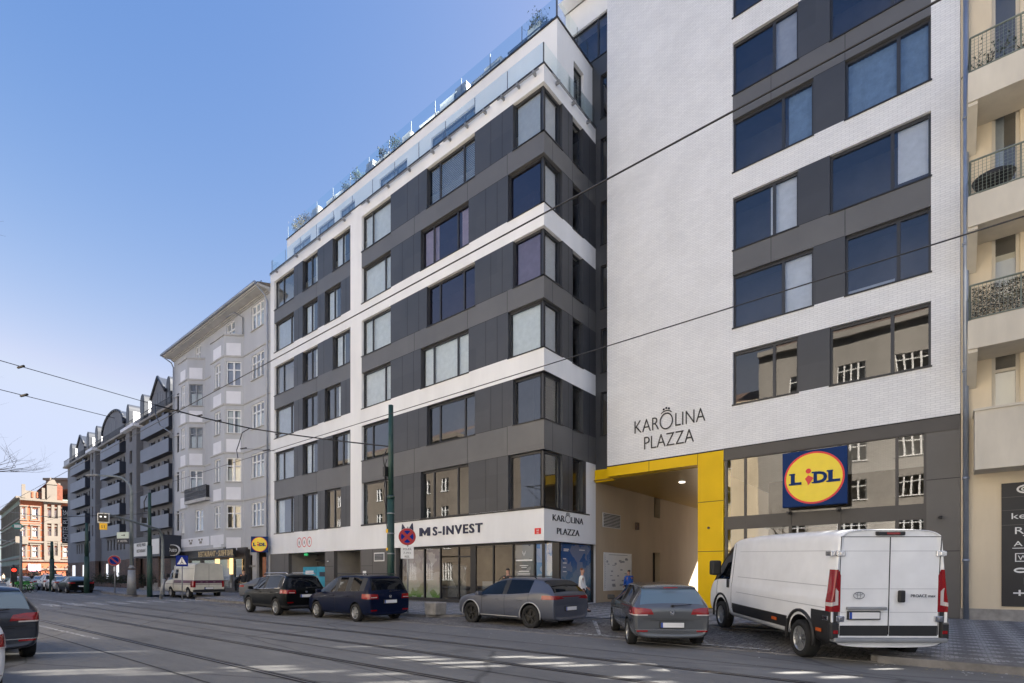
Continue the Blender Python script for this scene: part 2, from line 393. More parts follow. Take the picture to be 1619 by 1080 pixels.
def explode(ob):
    """one object per loose piece of a mesh, all with the same name and parent"""
    me = ob.data; n = len(me.vertices); p = list(range(n))
    def f(a):
        while p[a] != a: p[a] = p[p[a]]; a = p[a]
        return a
    for pl in me.polygons:
        v = list(pl.vertices)
        for a in v[1:]: p[f(v[0])] = f(a)
    g = {}
    for pl in me.polygons: g.setdefault(f(pl.vertices[0]), []).append(pl)
    for pls in g.values():
        vm = {}; vs = []; fs = []
        for pl in pls:
            q = []
            for a in pl.vertices:
                if a not in vm: vm[a] = len(vs); vs.append(tuple(me.vertices[a].co))
                q.append(vm[a])
            fs.append(q)
        m2 = bpy.data.meshes.new(me.name); m2.from_pydata(vs, [], fs)
        for k in me.materials: m2.materials.append(k)
        for a, pl in zip(m2.polygons, pls): a.material_index = pl.material_index; a.use_smooth = pl.use_smooth
        o = bpy.data.objects.new(ob.name.split('.')[0], m2); C.objects.link(o); o.parent = ob.parent; o.location = ob.location
    bpy.data.objects.remove(ob)
def text(name, s, size, org, u, up, mat, parent=None, depth=.02, fit=None, off=0, space=1.0, align='CENTER'):
    """flat extruded letters; org = world centre (or left) of the baseline, u = reading direction"""
    cu = bpy.data.curves.new(name, 'FONT'); cu.body = s; cu.size = size; cu.extrude = depth/2; cu.align_x = align
    cu.offset = off; cu.space_character = space; cu.resolution_u = 3
    t = bpy.data.objects.new(name, cu); C.objects.link(t)
    dg = bpy.context.evaluated_depsgraph_get(); me = bpy.data.meshes.new_from_object(t.evaluated_get(dg))
    bpy.data.objects.remove(t); bpy.data.curves.remove(cu)
    u = Vector(u).normalized(); up = Vector(up).normalized(); n = u.cross(up)
    xs = [v.co.x for v in me.vertices]; w = max(xs)-min(xs); sx = (fit/w) if fit else 1
    o = WO.get(parent, Vector((0, 0, 0))); org = Vector(org)
    for v in me.vertices: c = v.co.copy(); v.co = org+u*(c.x*sx)+up*c.y+n*c.z-o
    me.materials.clear(); me.materials.append(MATS[mat]); me.name = name
    ob = bpy.data.objects.new(name, me); C.objects.link(ob)
    if parent: ob.parent = parent
    WO[ob] = o; return ob
plain('steel_rail', (.22,.21,.21), .35, metal=.7, var=.1, sc=2)
plain('rail_groove', (.015,.015,.015), .9, var=0)
plain('tar', (.02,.02,.02), .8, var=0)
glassmat('glass_teal', (.35,.62,.62), 1.6, .05)
glassmat('glass_clear', (.85,.85,.85), 1.4, .03, .05)
# ================================================================ ground
GZ = .18; D = 18.35; DT = 22.0
def kind(o): return tag(o, kind='structure')
def sheet(name, pts, mat, kerb=None, skirt=.25):
    mb = MB(); i = mb.add(pts); n = len(pts); mb.face(range(i, i+n), 0)
    if kerb: 
        j = mb.add([(x, y, z-skirt) for x, y, z in pts])
        for k in range(n): q = (k+1) % n; mb.face((i+k, i+q, j+q, j+k), 1)
    return kind(mb.build(name, [mat]+([kerb] if kerb else []), recalc=False))
mb = MB()
nx = 60
mb.quad((-600, -300, -.004), (500, -300, -.004), (500, 400, -.004), (-600, 400, -.004)); kind(mb.build('ground', 'asphalt', recalc=False))
# road: sheet along the street
mb = MB(); mb.quad((-420, -4.2, 0), (120, -4.2, 0), (120, 13.0, 0), (-420, 13.0, 0)); kind(mb.build('road', 'asphalt', recalc=False))
# parking bay of dark cobbles rising gently to the pavement
def ez(y): return max(.006, (y-11.5)/(15-11.5)*.10)
bay = [(-16, 11.15), (-7, 11.62), (-.9, 11.62), (-.9, 12.4), (-2.6, 15.0), (-9.7, 15.0), (-12.4, 14.3), (-14.6, 12.5), (-19, 12.35), (-30, 12.2), (-30, 11.15)]
mb = MB()
mb.poly([(x, y, ez(y)) for x, y in bay]); kind(mb.build('parking_bay', 'parking_cobble', recalc=False))
# flush stone band between asphalt and cobbles
def ribbon(name, pts, w, z, mat, h=.02, zf=None):
    mb = MB()
    for a, b in zip(pts[:-1], pts[1:]):
        a = Vector(a); b = Vector(b); t = (b-a).normalized(); nn = Vector((-t.y, t.x))*w/2
        q = [a-nn, b-nn, b+nn, a+nn]; i = mb.add([(p.x, p.y, (zf(p.y) if zf else z)+h) for p in q]+[(p.x, p.y, (zf(p.y) if zf else z)-.3) for p in q])
        for f in ((0,1,2,3), (0,4,5,1), (1,5,6,2), (2,6,7,3), (3,7,4,0)): mb.face([i+k for k in f])
    return kind(mb.build(name, mat))
ribbon('kerb', [(-30, 11.12), (-16, 11.12), (-7, 11.55), (-.9, 11.55)], .14, 0, 'kerb_stone', .012)
# pavement in front of the plaza, with real kerb edge
pv = [(-1.1, 11.55), (60, 11.55), (60, 24), (-13.3, 24), (-13.3, 42), (-60, 42), (-60, 15.2), (-46, 12.6), (-43, 13.2), (-30, 12.5), (-19, 12.65), (-14.6, 12.8), (-12.4, 14.6), (-9.7, 15.25), (-2.5, 15.25), (-.9, 12.9)]
def pz(x, y): return .125+max(0, min(1, (y-12)/7))*.055
mb = MB(); i = mb.add([(x, y, pz(x, y)) for x, y in pv]); mb.face(range(i, i+len(pv)))
pav = kind(mb.build('pavement', 'pavement_mosaic', recalc=False))
ke = [(60, 11.6), (-.95, 11.6), (-.95, 12.9), (-2.6, 15.15), (-9.7, 15.15), (-12.4, 14.5), (-14.6, 12.7), (-19, 12.55), (-30, 12.4), (-36, 12.6)]
ribbon('kerb', ke, .22, .09, 'kerb_stone', .04)
# passage floor continues behind the tower
mb = MB(); mb.quad((-13.3, 24, .18), (14, 24, .18), (14, 70, .18), (-13.3, 70, .18)); kind(mb.build('courtyard_paving', 'pavement_mosaic', recalc=False))
# far pavement in front of the hotel, with corner island
fp = [(-43.0, 12.0), (-45.5, 11.3), (-54, 11.9), (-60, 12.9), (-75, 12.9), (-125, 12.9), (-125, 24), (-43, 24)]
mb = MB(); i = mb.add([(x, y, .13) for x, y in fp]); mb.face(range(i, i+len(fp))); kind(mb.build('hotel_pavement', 'pavement_mosaic', recalc=False))
ribbon('kerb', fp[:6], .2, .12, 'kerb_stone', .025)
# pavement on the photographer's side
mb = MB(); mb.box(-420, 120, -8.2, -1.6, -.1, .13); kind(mb.build('near_pavement', 'pavement_mosaic'))
mb = MB(); mb.box(-420, 120, -1.6, -1.42, -.1, .125); kind(mb.build('kerb', 'kerb_stone'))
# tram rails: grooved steel in the asphalt, drifting slightly as in the photo
def ry(y0, x): return y0+.03*(x+7)
for y0 in (4.05, 5.48, 7.12, 8.55):
    mb = MB()
    xs = [-140, -60, -30, -10, 10, 40]
    for a, b in zip(xs[:-1], xs[1:]):
        for d0, d1, z, m in ((-.085, .075, .005, 1), (-.05, -.005, .008, 0), (.032, .046, .008, 0)):
            mb.quad((a, ry(y0, a)+d0, z), (b, ry(y0, b)+d0, z), (b, ry(y0, b)+d1, z), (a, ry(y0, a)+d1, z), m)
    kind(mb.build('tram_rail', ['steel_rail', 'rail_groove'], recalc=False))
# straight saw-cut seams beside the rails and worn lane lines
mb = MB()
for y0, w in ((9.6, .03), (3.1, .03), (6.3, .025)):
    mb.quad((-120, ry(y0, -120), .006), (30, ry(y0, 30), .006), (30, ry(y0, 30)+w, .006), (-120, ry(y0, -120)+w, .006))
kind(mb.build('asphalt_seam', 'tar', recalc=False))
mb = MB()
for a, b, w in (((-100, 1.3), (-24, 3.3), .12), ((-110, 4.6), (-38, 6.6), .12), ((-25, 2.9), (-16, 3.35), .10), ((-95, 9.0), (-46, 9.6), .12)):
    mb.quad((*a, .010), (*b, .010), (b[0], b[1]+w, .010), (a[0], a[1]+w, .010))
for k in range(13):
    y = .6+k*.95; mb.quad((-37.3, y, .009), (-33.8, y, .009), (-33.8, y+.48, .009), (-37.3, y+.48, .009))
kind(mb.build('road_marking', 'road_paint', recalc=False))
mb = MB(); mb.quad((-7.6, 11.72, .035), (-2.8, 11.72, .035), (-2.8, 11.8, .04), (-7.6, 11.8, .04)); mb.quad((-6.9, 11.8, .045), (-6.8, 11.8, .045), (-8.6, 14.6, .11), (-8.75, 14.6, .11))
mb.quad((-4.1, 11.8, .03), (-4.0, 11.8, .03), (-5.6, 14.2, .095), (-5.72, 14.2, .095)); kind(mb.build('bay_marking', 'road_paint', recalc=False))
# ================================================================ facade tools
def front(y): return lambda a, n, z: (a, y-n, z)
def side(x): return lambda a, n, z: (x+n, a, z)
def sideL(x): return lambda a, n, z: (x-n, a, z)
def back(y): return lambda a, n, z: (a, y+n, z)
def oblique(p0, p1):
    p0 = Vector(p0); p1 = Vector(p1); u = (p1-p0).normalized(); nn = Vector((u.y, -u.x))
    return lambda a, n, z: (p0.x+u.x*a+nn.x*n, p0.y+u.y*a+nn.y*n, z)
def wall(mb, a0, a1, z0, z1, holes, col=lambda a, z: 0, lines=(), zlines=(), dep=.25, jamb=None):
    """wall sheet with real openings and reveals; holes=(a0,a1,z0,z1[,skip])"""
    A = sorted({a0, a1, *[h[0] for h in holes], *[h[1] for h in holes], *lines}); Zs = sorted({z0, z1, *[h[2] for h in holes], *[h[3] for h in holes], *zlines})
    A = [a for a in A if a0-1e-6 <= a <= a1+1e-6]; Zs = [z for z in Zs if z0-1e-6 <= z <= z1+1e-6]
    for i in range(len(A)-1):
        for j in range(len(Zs)-1):
            ca, cz = (A[i]+A[i+1])/2, (Zs[j]+Zs[j+1])/2
            if A[i+1]-A[i] < 1e-4 or Zs[j+1]-Zs[j] < 1e-4: continue
            if any(h[0] < ca < h[1] and h[2] < cz < h[3] for h in holes): continue
            mb.quad((A[i], 0, Zs[j]), (A[i+1], 0, Zs[j]), (A[i+1], 0, Zs[j+1]), (A[i], 0, Zs[j+1]), col(ca, cz))
    for h in holes:
        sk = h[4] if len(h) > 4 else ''
        l, r, b, t = h[:4]; e = .02
        ra = r-dep if 'R' in sk else r; la = l+dep if 'l' in sk else l
        def c(a, z): return jamb(a, z) if jamb else col(a, z)
        if 'L' not in sk and 'l' not in sk: mb.quad((l, 0, b), (l, -dep, b), (l, -dep, t), (l, 0, t), c(l-e, (b+t)/2))
        if 'R' not in sk and 'r' not in sk: mb.quad((r, 0, b), (r, -dep, b), (r, -dep, t), (r, 0, t), c(r+e, (b+t)/2))
        mb.quad((la, 0, t), (r, 0, t), (r, -dep, t), (la, -dep, t), c((l+r)/2, t+e))
        mb.quad((la, 0, b), (r, 0, b), (r, -dep, b), (la, -dep, b), c((l+r)/2, b-e))
def curtain(parent, F, a0, a1, z0, z1, n, mat, name='curtain', fold=.11, amp=.02):
    mb = MB(F); k = max(4, int((a1-a0)/fold*2)); i = None
    for q in range(k+1):
        a = a0+(a1-a0)*q/k; d = n+amp*math.sin(q*math.pi/2*1.9+a0*7)*(1 if fold else 0)
        mb.add([(a, d, z0), (a, d, z1)])
    for q in range(k): mb.face((2*q, 2*q+2, 2*q+3, 2*q+1), 0, True)
    return mb.build(name, mat, parent, recalc=False)
def blind(parent, F, a0, a1, z0, z1, n, mat='curtain_grey'):
    mb = MB(F); z = z0+.03
    while z < z1-.05: mb.quad((a0, n, z), (a1, n, z), (a1, n-.03, z+.075), (a0, n-.03, z+.075)); z += .09
    return mb.build('blind', mat, parent, recalc=False)
def window(parent, F, a0, a1, z0, z1, dep=.2, splits=(), hb=(), glass='glass', frame='frame_dark', fw=.055, cur=None, sill=None, lab=None, top=.0, depthf=.05):
    g = MB(F); g.quad((a0+fw, -dep, z0+fw), (a1-fw, -dep, z0+fw), (a1-fw, -dep, z1-fw), (a0+fw, -dep, z1-fw))
    w = g.build('window', glass, parent, recalc=False)
    if lab: w['label'] = lab
    f = MB(F); d0, d1 = -dep-.02, -dep+depthf
    f.box(a0, a0+fw, d0, d1, z0, z1); f.box(a1-fw, a1, d0, d1, z0, z1)
    f.box(a0+fw, a1-fw, d0, d1, z0, z0+fw); f.box(a0+fw, a1-fw, d0, d1, z1-fw-top, z1)
    zz = sorted([z0+fw]+[z0+(z1-z0)*q for q in hb]+[z1-fw-top])
    for s in splits:
        c = a0+(a1-a0)*s; f.box(c-fw*.75, c+fw*.75, d0, d1+.004, z0+fw, z1-fw-top)
    ss = [a0+fw]+[a0+(a1-a0)*s for s in splits]+[a1-fw]
    for q in hb:
        z = z0+(z1-z0)*q
        for l, r in zip(ss[:-1], ss[1:]): f.box(l+(fw*.75 if l != a0+fw else 0), r-(fw*.75 if r != a1-fw else 0), d0, d1, z-fw*.5, z+fw*.5)
    f.build('frame', frame, w)
    if sill:
        s = MB(F); s.box(a0-.03, a1+.03, -dep+depthf+.004, sill[1], z0-.045, z0+.006); s.build('sill', sill[0], w)
    for c in (cur or []):
        l, r, m = c[:3]; zt, zb = (c[3] if len(c) > 3 else 1), (c[4] if len(c) > 4 else 0)
        la, ra = a0+fw+(a1-a0-2*fw)*l, a0+fw+(a1-a0-2*fw)*r; zl, zh = z0+fw+(z1-z0-2*fw)*zb, z0+fw+(z1-z0-2*fw)*zt
        if m == 'blind': blind(w, F, la, ra, zl, zh, -dep-.12)
        elif m.startswith('flat'): curtain(w, F, la, ra, zl, zh, -dep-.1, m[5:], 'blind', .5, .0)
        else: curtain(w, F, la, ra, zl, zh, -dep-.14, m)
    return w
def joints(mb, segs, F=None):
    """dark shadow gaps between cladding panels, in frame coords: (a0,z0,a1,z1)"""
    for a0, z0, a1, z1 in segs:
        if abs(a0-a1) < 1e-6: mb.box(a0-.008, a0+.008, -.01, .003, z0, z1, 0)
        else: mb.box(a0, a1, -.01, .003, z0-.008, z0+.008, 0)
# ================================================================ the corner wing
XC = -13.41; XL = X(427.5, D); YR = 22.7
LV = {1: (4.56, 7.05), 2: (8.38, 10.45), 3: (11.49, 13.63), 4: (14.62, 16.76), 5: (17.78, 19.92), 6: (20.88, 23.0)}
wing = thing('apartment_building', 'long white and dark grey apartment block with a glazed corner and shops below', 'building', (XC, D, 0))
F = front(D); FS = side(XC)
xa, xb, xc_, xd = X(433.6, D), X(554, D), X(571.7, D), XC
blocks = [(xa, xb), (xc_, 99)]
rows = [(4.54, 10.47, 7.05, 8.38), (11.49, 16.76, 13.63, 14.62), (17.78, 23.0, 19.92, 20.88)]
def colw(a, z):
    for b0, b1 in blocks:
        if b0 < a < b1:
            for z0, z1, s0, s1 in rows:
                if z0 < z < z1: return 2 if s0 < z < s1 else 1
    return 0
holes = []; wins = []
GA = ['glass_blue', 'glass', 'glass_blue', 'glass', 'glass', 'glass']
for lv, (z0, z1) in LV.items():
    A = lv % 2 == 0
    hw = [(X(433.6, D), X(464.5, D)), (X(478.3, D), X(502, D)), (X(525.8, D), X(553, D)) if A else (X(513.3, D), X(538.6, D)), (X(571.7, D), X(617.6, D)),
          (X(674.7, D), X(750.6, D)) if A else (X(665, D), X(740.8, D))]
    for k, (l, r) in enumerate(hw): holes.append((l, r, z0, z1)); wins.append((lv, k, l, r, z0, z1))
    cl = X(810.9, D) if A else X(803, D); holes.append((cl, XC, z0, z1, 'R')); wins.append((lv, 5, cl, XC, z0, z1))
mb = MB(F)
zl = [4.54, 3.08]+[z for r in rows for z in r]
# ground floor openings
gar1 = (X(456, D), X(513.6, D)); gar2 = (X(528, D), X(570, D)); shop = (X(626, D), XC)
pierL = (X(440, D), X(446, D))
gh = [(gar1[0], gar1[1], .18, 3.08), (gar2[0], gar2[1], .18, 3.08), (shop[0], XC, .18, 3.08, 'R')]
def colf(a, z):
    if z < 3.08: return 3 if a > xa-.6 else 0
    return colw(a, z)
wall(mb, XL, XC, .1, 23.76, holes+gh, colf, (xa, xb, xc_), zl, .25)
mb.quad((XL, -2.2, .1), (XC-2.2, -2.2, .1), (XC-2.2, -2.2, 23), (XL, -2.2, 23), 4)
for z in (4.5, 7.7, 11.2, 14.3, 17.4, 20.5, 23.7): mb.quad((XL, -.28, z), (XC-.3, -.28, z), (XC-.3, -2.2, z), (XL, -2.2, z), 4)
mb.F = FS
sholes = []; swins = []
for lv, (z0, z1) in LV.items():
    sholes.append((D, 19.76, z0, z1, 'l')); swins.append((lv, D, 19.76, z0, z1))
    l = Yx(905.5, XC); r = Yx(921.5, XC); sholes.append((l, r, z0, z1)); swins.append((lv, l, r, z0, z1))
ws = Yx(926.5, XC)
def cols(a, z):
    if z < 3.08: return 0
    for z0, z1, s0, s1 in rows:
        if z0 < z < z1 and not (z < 7.05 and a > ws): return 2 if s0 < z < s1 else 1
    return 0
sg = [(D, Yx(944, XC), .18, 3.08, 'l')]
wall(mb, D, YR, .1, 23.76, sholes+sg, cols, (ws,), zl, .25)
mb.quad((YR, -2.2, .1), (D+2.2, -2.2, .1), (D+2.2, -2.2, 23), (YR, -2.2, 23), 4)
for z in (4.5, 7.7, 11.2, 14.3, 17.4, 20.5, 23.7): mb.quad((D+.28, -.28, z), (YR, -.28, z), (YR, -2.2, z), (D+.28, -2.2, z), 4)
mb.F = lambda a, b, c: (a, b, c)
mb.quad((XL, D, 23.76), (XC, D, 23.76), (XC, 40, 23.76), (XL, 40, 23.76), 0); mb.quad((XL, D, .1), (XL, 40, .1), (XL, 40, 23.76), (XL, D, 23.76), 0)
mb.quad((XL, 40, .1), (XC, 40, .1), (XC, 40, 23.76), (XL, 40, 23.76), 0)
# passage side continues behind the shop
mb.F = FS
vz = (Yx(952.5, XC), Yx(980.5, XC))
ph = [(Yx(1032, XC), Yx(1046, XC)-.2, .18, 2.9), (Yx(1034, XC), Yx(1046, XC)-.2, 5.0, 6.3)]
wall(mb, YR, 40.5, .1, 23.76, ph, lambda a, z: 5, dep=.35)
mb.quad((30, -.36, .1), (36, -.36, .1), (36, -.36, 6.5), (30, -.36, 6.5), 6)

mb.F = lambda a, b, c: (a, b, c)
wl = mb.build('wall', ['white_render', 'dark_panel', 'mid_panel', 'shop_panel', 'interior', 'passage_wall', 'black_metal'], wing, recalc=False)
# cladding joints
jm = MB(F); seg = []
for z0, z1, s0, s1 in rows:
    for px in (655, 739, 802): seg.append((X(px, D), s0, X(px, D), s1))
    for px in (636, 654): seg += [(X(px, D), z0, X(px, D), s0), (X(px+8, D), s1, X(px+8, D), z1)]
    for px in (768, 786): seg += [(X(px, D), z0, X(px, D), s0), (X(px+8, D), s1, X(px+8, D), z1)]
    for px in (472, 506, 547): seg.append((X(px, D), z0, X(px, D), s0))
    for px in (470, 512): seg.append((X(px, D), s1, X(px, D), z1))
    for px in (500,): seg.append((X(px, D), s0, X(px, D), s1))
    for s in (s0, s1): seg += [(xc_, s, X(665, D), s), (X(751, D), s, X(802, D), s)] if s == s1 else [(X(618, D), s, X(664, D), s), (X(742, D), s, X(802, D), s)]
joints(jm, seg); jm.F = FS; seg = []
for z0, z1, s0, s1 in rows:
    for y in (19.0, 20.6, 22.0): seg.append((y, s0, y, s1))
    for y in (20.25, 22.1):
        if z0 > 5 or y < 21: seg += [(y, z0, y, s0)]
        seg += [(y, s1, y, z1)]
    for s in (s0, s1): seg.append((19.8, s, 20.7, s))
joints(jm, seg); jm.build('panel_joint', 'joint', wing)
random.seed(11)
def ccover(lv, k):
    r = random.random()
    if lv in (3,) and k >= 4: return [(0, 1, 'flat_curtain')]
    if lv == 6 and k == 4: return [(0, 1, 'blind', 1, .1)]
    if lv == 6 and k == 5: return [(0, 1, 'flat_curtain_grey')]
    if k == 3 and lv in (3, 4): return [(0, 1, 'curtain')]
    if k == 3 and lv in (5, 6): return [(.0, 1, 'curtain')]
    if lv <= 2 and k >= 3: return []
    if k in (1, 2): return [(.0, .5, 'curtain')] if r < .55 else ([(.6, 1, 'curtain')] if r < .75 else [])
    if r < .3: return [(0, 1, 'curtain_grey')]
    if r < .5: return [(0, .3, 'curtain'), (.8, 1, 'curtain')]
    return []
for lv, k, l, r, z0, z1 in wins:
    A = lv % 2 == 0
    sp = {0: (.4,) if A else (.78,), 1: (.5,), 2: (.5,), 3: (.33,) if A else (.76,), 4: (.25, .75)}.get(k, ())
    if lv == 2 and k == 4: sp = (.25, .77)
    gl = 'glass_purple' if (k == 5 and lv in (4, 5)) or (k == 4 and lv in (4, 5)) else 'glass'
    if k == 3 and lv < 3: gl = 'glass_teal'
    cu = ccover(lv, k)
    if k == 5:
        window(wing, F, l, r-.25, z0, z1, .2, (), glass=gl, cur=cu, top=.05)
        s = MB(F); s.box(l-.02, XC+.03, -.15, .035, z0-.04, z0+.005); s.build('sill', 'black_metal', wing)
    else: window(wing, F, l, r, z0, z1, .2, sp, glass=gl, cur=cu, top=.05, sill=('black_metal', .035))
for lv, l, r, z0, z1 in swins:
    if l == D:
        window(wing, FS, D+.25, r, z0, z1, .2, (.94,), glass='glass', top=.05, cur=[(0, 1, 'curtain_grey')] if lv > 2 else [])
        s = MB(FS); s.box(D-.035, r+.02, -.15, .035, z0-.04, z0+.005); s.build('sill', 'black_metal', wing)
        s = MB(); s.box(XC-.30, XC-.15, D+.15, D+.30, z0, z1); s.build('corner_post', 'frame_dark', wing)
    else: window(wing, FS, l, r, z0, z1, .2, (), glass='glass', sill=('black_metal', .035))
# base drip line of the cladding
s = MB(F); s.box(X(571, D), XC+.03, .002, .03, 4.47, 4.53); s.F = FS; s.box(D-.03, ws+.3, .002, .03, 4.47, 4.53); s.build('flashing', 'black_metal', wing)
# ---- penthouse storey, set back
YP = 19.62; XP = -13.6; ZT = 26.9
pw = MB(front(YP))
ph_ = []
for p0, p1, zt in ((463, 491, 25.95), (503, 529, 25.95), (538, 561, 25.95), (600, 643.5, 25.95), (682, 751, 25.95)):
    ph_.append((X(p0, YP), X(p1, YP), 23.8, zt))
wall(pw, XL, XP, 23.76, ZT, ph_, dep=.2)
pw.F = side(XP); yw0, yw1 = Yx(907, XP), Yx(923, XP)
wall(pw, YP, YR+.6, 23.76, ZT, [(yw0, yw1, 24.0, 26.0)], dep=.25)
pw.F = lambda a, b, c: (a, b, c)
pw.quad((XL, YP, ZT), (XP, YP, ZT), (XP, 38, ZT), (XL, 38, ZT)); pw.quad((XL, YP, 23.76), (XL, 38, 23.76), (XL, 38, ZT), (XL, YP, ZT))
pw.quad((XL, YP+1.6, 23.77), (XP-1.5, YP+1.6, 23.77), (XP-1.5, YP+1.6, ZT-.01), (XL, YP+1.6, ZT-.01), 1)
pw.build('penthouse_wall', ['white_render', 'interior'], wing, recalc=False)
for k, (l, r, z0, z1) in enumerate(ph_): window(wing, front(YP), l, r, z0, z1, .15, ((.5,), (.5,), (.5,), (.6,), (.25, .75))[k], glass='glass', cur=[(0, .5, 'curtain_grey')] if k in (0, 3) else [])
window(wing, side(XP), yw0, yw1, 24.0, 26.0, .2, (), sill=('black_metal', .03))
c = MB(); c.box(XL-.04, XP+.05, YP-.05, YP+.25, ZT, ZT+.07); c.box(XP-.2, XP+.05, YP+.25, YR+.6, ZT, ZT+.07)
c.box(XL-.04, XC+.04, D-.04, D+.22, 23.76, 23.82); c.box(XC-.2, XC+.04, D+.22, YR, 23.76, 23.82); c.build('coping', 'black_metal', wing)
# glass balustrades: one pane per panel
def rail(F, a0, a1, n, z0, z1, step):
    k = max(1, round(abs(a1-a0)/step)); w = (a1-a0)/k
    for q in range(k):
        b = MB(F); b.quad((a0+w*q+.012, n, z0), (a0+w*(q+1)-.012, n, z0), (a0+w*(q+1)-.012, n, z1), (a0+w*q+.012, n, z1)); b.build('glass_balustrade', 'glass_rail', wing, recalc=False)
    b = MB(F)
    for q in range(k+1): b.box(a0+w*q-.018, a0+w*q+.018, n-.035, n-.012, z0-.05, z1-.02)
    b.box(a0, a1, n-.03, n+.03, z0-.06, z0); b.build('rail_post', 'steel_post', wing)
rail(front(YP), XL, XP-.05, -.06, ZT+.13, ZT+1.1, 2.0)
rail(side(XP), YP+.05, YR+.5, -.06, ZT+.13, ZT+1.1, 1.6)
rail(front(D), XL, XC-.08, -.07, 23.88, 24.82, 2.1)
rail(side(XC), D+.08, YR-.1, -.07, 23.88, 24.82, 2.2)
rail(sideL(XL+.1), D+.1, YP-.05, 0, 23.88, 24.82, 1.2)
# awning rail and its brackets under the terrace
r_ = MB()
for p0, p1 in ((430, 560), (575, 700), (705, 780), (790, 858)):
    r_.tube([(X(p0, D), D-.16, 23.52), (X(p1, D)-.1, D-.16, 23.52)], .035, 8)
    for q in range(4 if p1-p0 > 80 else 3):
        a = X(p0, D)+(X(p1, D)-.1-X(p0, D))*(q+.3)/(3.6 if p1-p0 > 80 else 2.6); r_.box(a-.04, a+.04, D-.22, D-.002, 23.44, 23.58)
r_.tube([(XC+.16, D+.4, 23.52), (XC+.16, YR-.3, 23.52)], .035, 8)
for y in (D+.9, D+2.2, D+3.5): r_.box(XC+.002, XC+.22, y-.04, y+.04, 23.44, 23.58)
r_.build('awning_rail', 'steel_grey', wing)
# ---- shop window of the estate agency
fr = MB(F); ys = -.35
mull = [626, 663.6, 689, 718, 741, 773, 804, 838, 872]
fr.box(X(626, D), XC-.3, ys-.04, ys+.04, 2.98, 3.08); fr.box(X(626, D), XC-.3, ys-.04, ys+.04, .18, .34)
for px in mull:
    w = .18 if px in (741, 872) else .035
    fr.box(X(px, D)-w, X(px, D)+w, ys-.05, ys+.05, .34, 2.98)
fr.box(X(718, D), X(737, D), ys-.03, ys+.05, 2.45, 2.52)
fr.F = FS; ye = Yx(944, XC)
for y, w in ((D+.5, .16), (19.85, .12), (ye-.06, .06)): fr.box(y-w, y+w, -.36, -.22 if y < ye-.1 else -.2, .18, 3.08)
fr.box(D+.3, ye, -.36, -.26, .18, .3); fr.build('shop_frame', 'black_metal', wing)
def pane(F, a0, a1, n, z0, z1, mat, name='shop_window', lab=None):
    g = MB(F); g.quad((a0, n, z0), (a1, n, z0), (a1, n, z1), (a0, n, z1)); o = g.build(name, mat, wing, recalc=False)
    if lab: o['label'] = lab
    return o
pps = list(zip(mull[:-1], mull[1:]))
for i, (p, q) in enumerate(pps): pane(F, X(p, D)+.03, X(q, D)-.03, ys, .34, 2.98, 'glass_film' if i in (0, 1, 6, 7) else 'glass_shop')
for p, q, m in ((627, 663, 'poster_house'), (664.5, 688, 'poster_house'), (804.5, 837.5, 'poster_dark'), (838.5, 868, 'poster_blue')):
    pane(F, X(p, D)+.06, X(q, D)-.04, ys-.03, .36, 2.94, m, 'poster')
pane(FS, D+.66, 19.73, -.3, .3, 3.04, 'poster_blue', 'poster'); pane(FS, 19.97, ye-.12, -.3, .3, 3.04, 'poster_blue', 'poster')
pane(FS, D+.66, ye-.12, -.28, .3, 3.04, 'glass_film')
pane(F, X(689, D), X(718, D), ys-.5, .4, 2.1, 'poster_dark', 'poster')
inn = MB(F); inn.quad((shop[0], -2.1, .2), (XC-2.1, -2.1, .2), (XC-2.1, -2.1, 3), (shop[0], -2.1, 3)); inn.quad((shop[0], -.4, .2), (XC-.4, -.4, .2), (XC-.4, -2.1, .2), (shop[0], -2.1, .2))
inn.box(X(745, D), X(772, D), -.9, -.8, .3, 1.25, 1); inn.box(X(776, D), X(803, D), -.9, -.8, .3, 1.25, 1); inn.build('shop_interior', ['interior_shop', 'curtain_grey'], wing, recalc=False)
# small graphics on the films
for px, y_, s_ in ((821, 2.55, .42), (706, 1.95, .3), (728, 1.9, .26)):
    a = X(px, D); g = MB(F)
    for sg_ in (-1, 1): g.poly([(a, ys+.012, y_-.12), (a+sg_*.08*s_*2, ys+.012, y_-.02), (a+sg_*.13*s_*2, ys+.012, y_+.13), (a+sg_*.03*s_*2, ys+.012, y_+.0)])
    g.build('film_logo', 'sign_white', wing, recalc=False)
tx = MB(F); random.seed(4)
for i, (z, w) in enumerate(((2.2, .95), (1.98, .5), (1.9, .3), (1.72, .6), (1.6, .7), (1.42, .35))):
    a = X(821, D); tx.quad((a-w/2, ys+.012, z), (a+w/2, ys+.012, z), (a+w/2, ys+.012, z+(.07 if i == 0 else .03)), (a-w/2, ys+.012, z+(.07 if i == 0 else .03)))
tx.F = FS
for i, (y, z, w) in enumerate(((20.25, 2.75, .45), (20.25, 2.68, .4), (20.2, 2.3, .25), (20.2, 2.1, .3), (20.2, 1.9, .25), (20.2, 1.7, .3), (21.6, 2.75, .5), (18.98, 2.75, .3))):
    tx.quad((y, -.262, z), (y+w, -.262, z), (y+w, -.262, z+.05), (y, -.262, z+.05))
tx.build('film_lettering', 'sign_white', wing, recalc=False)
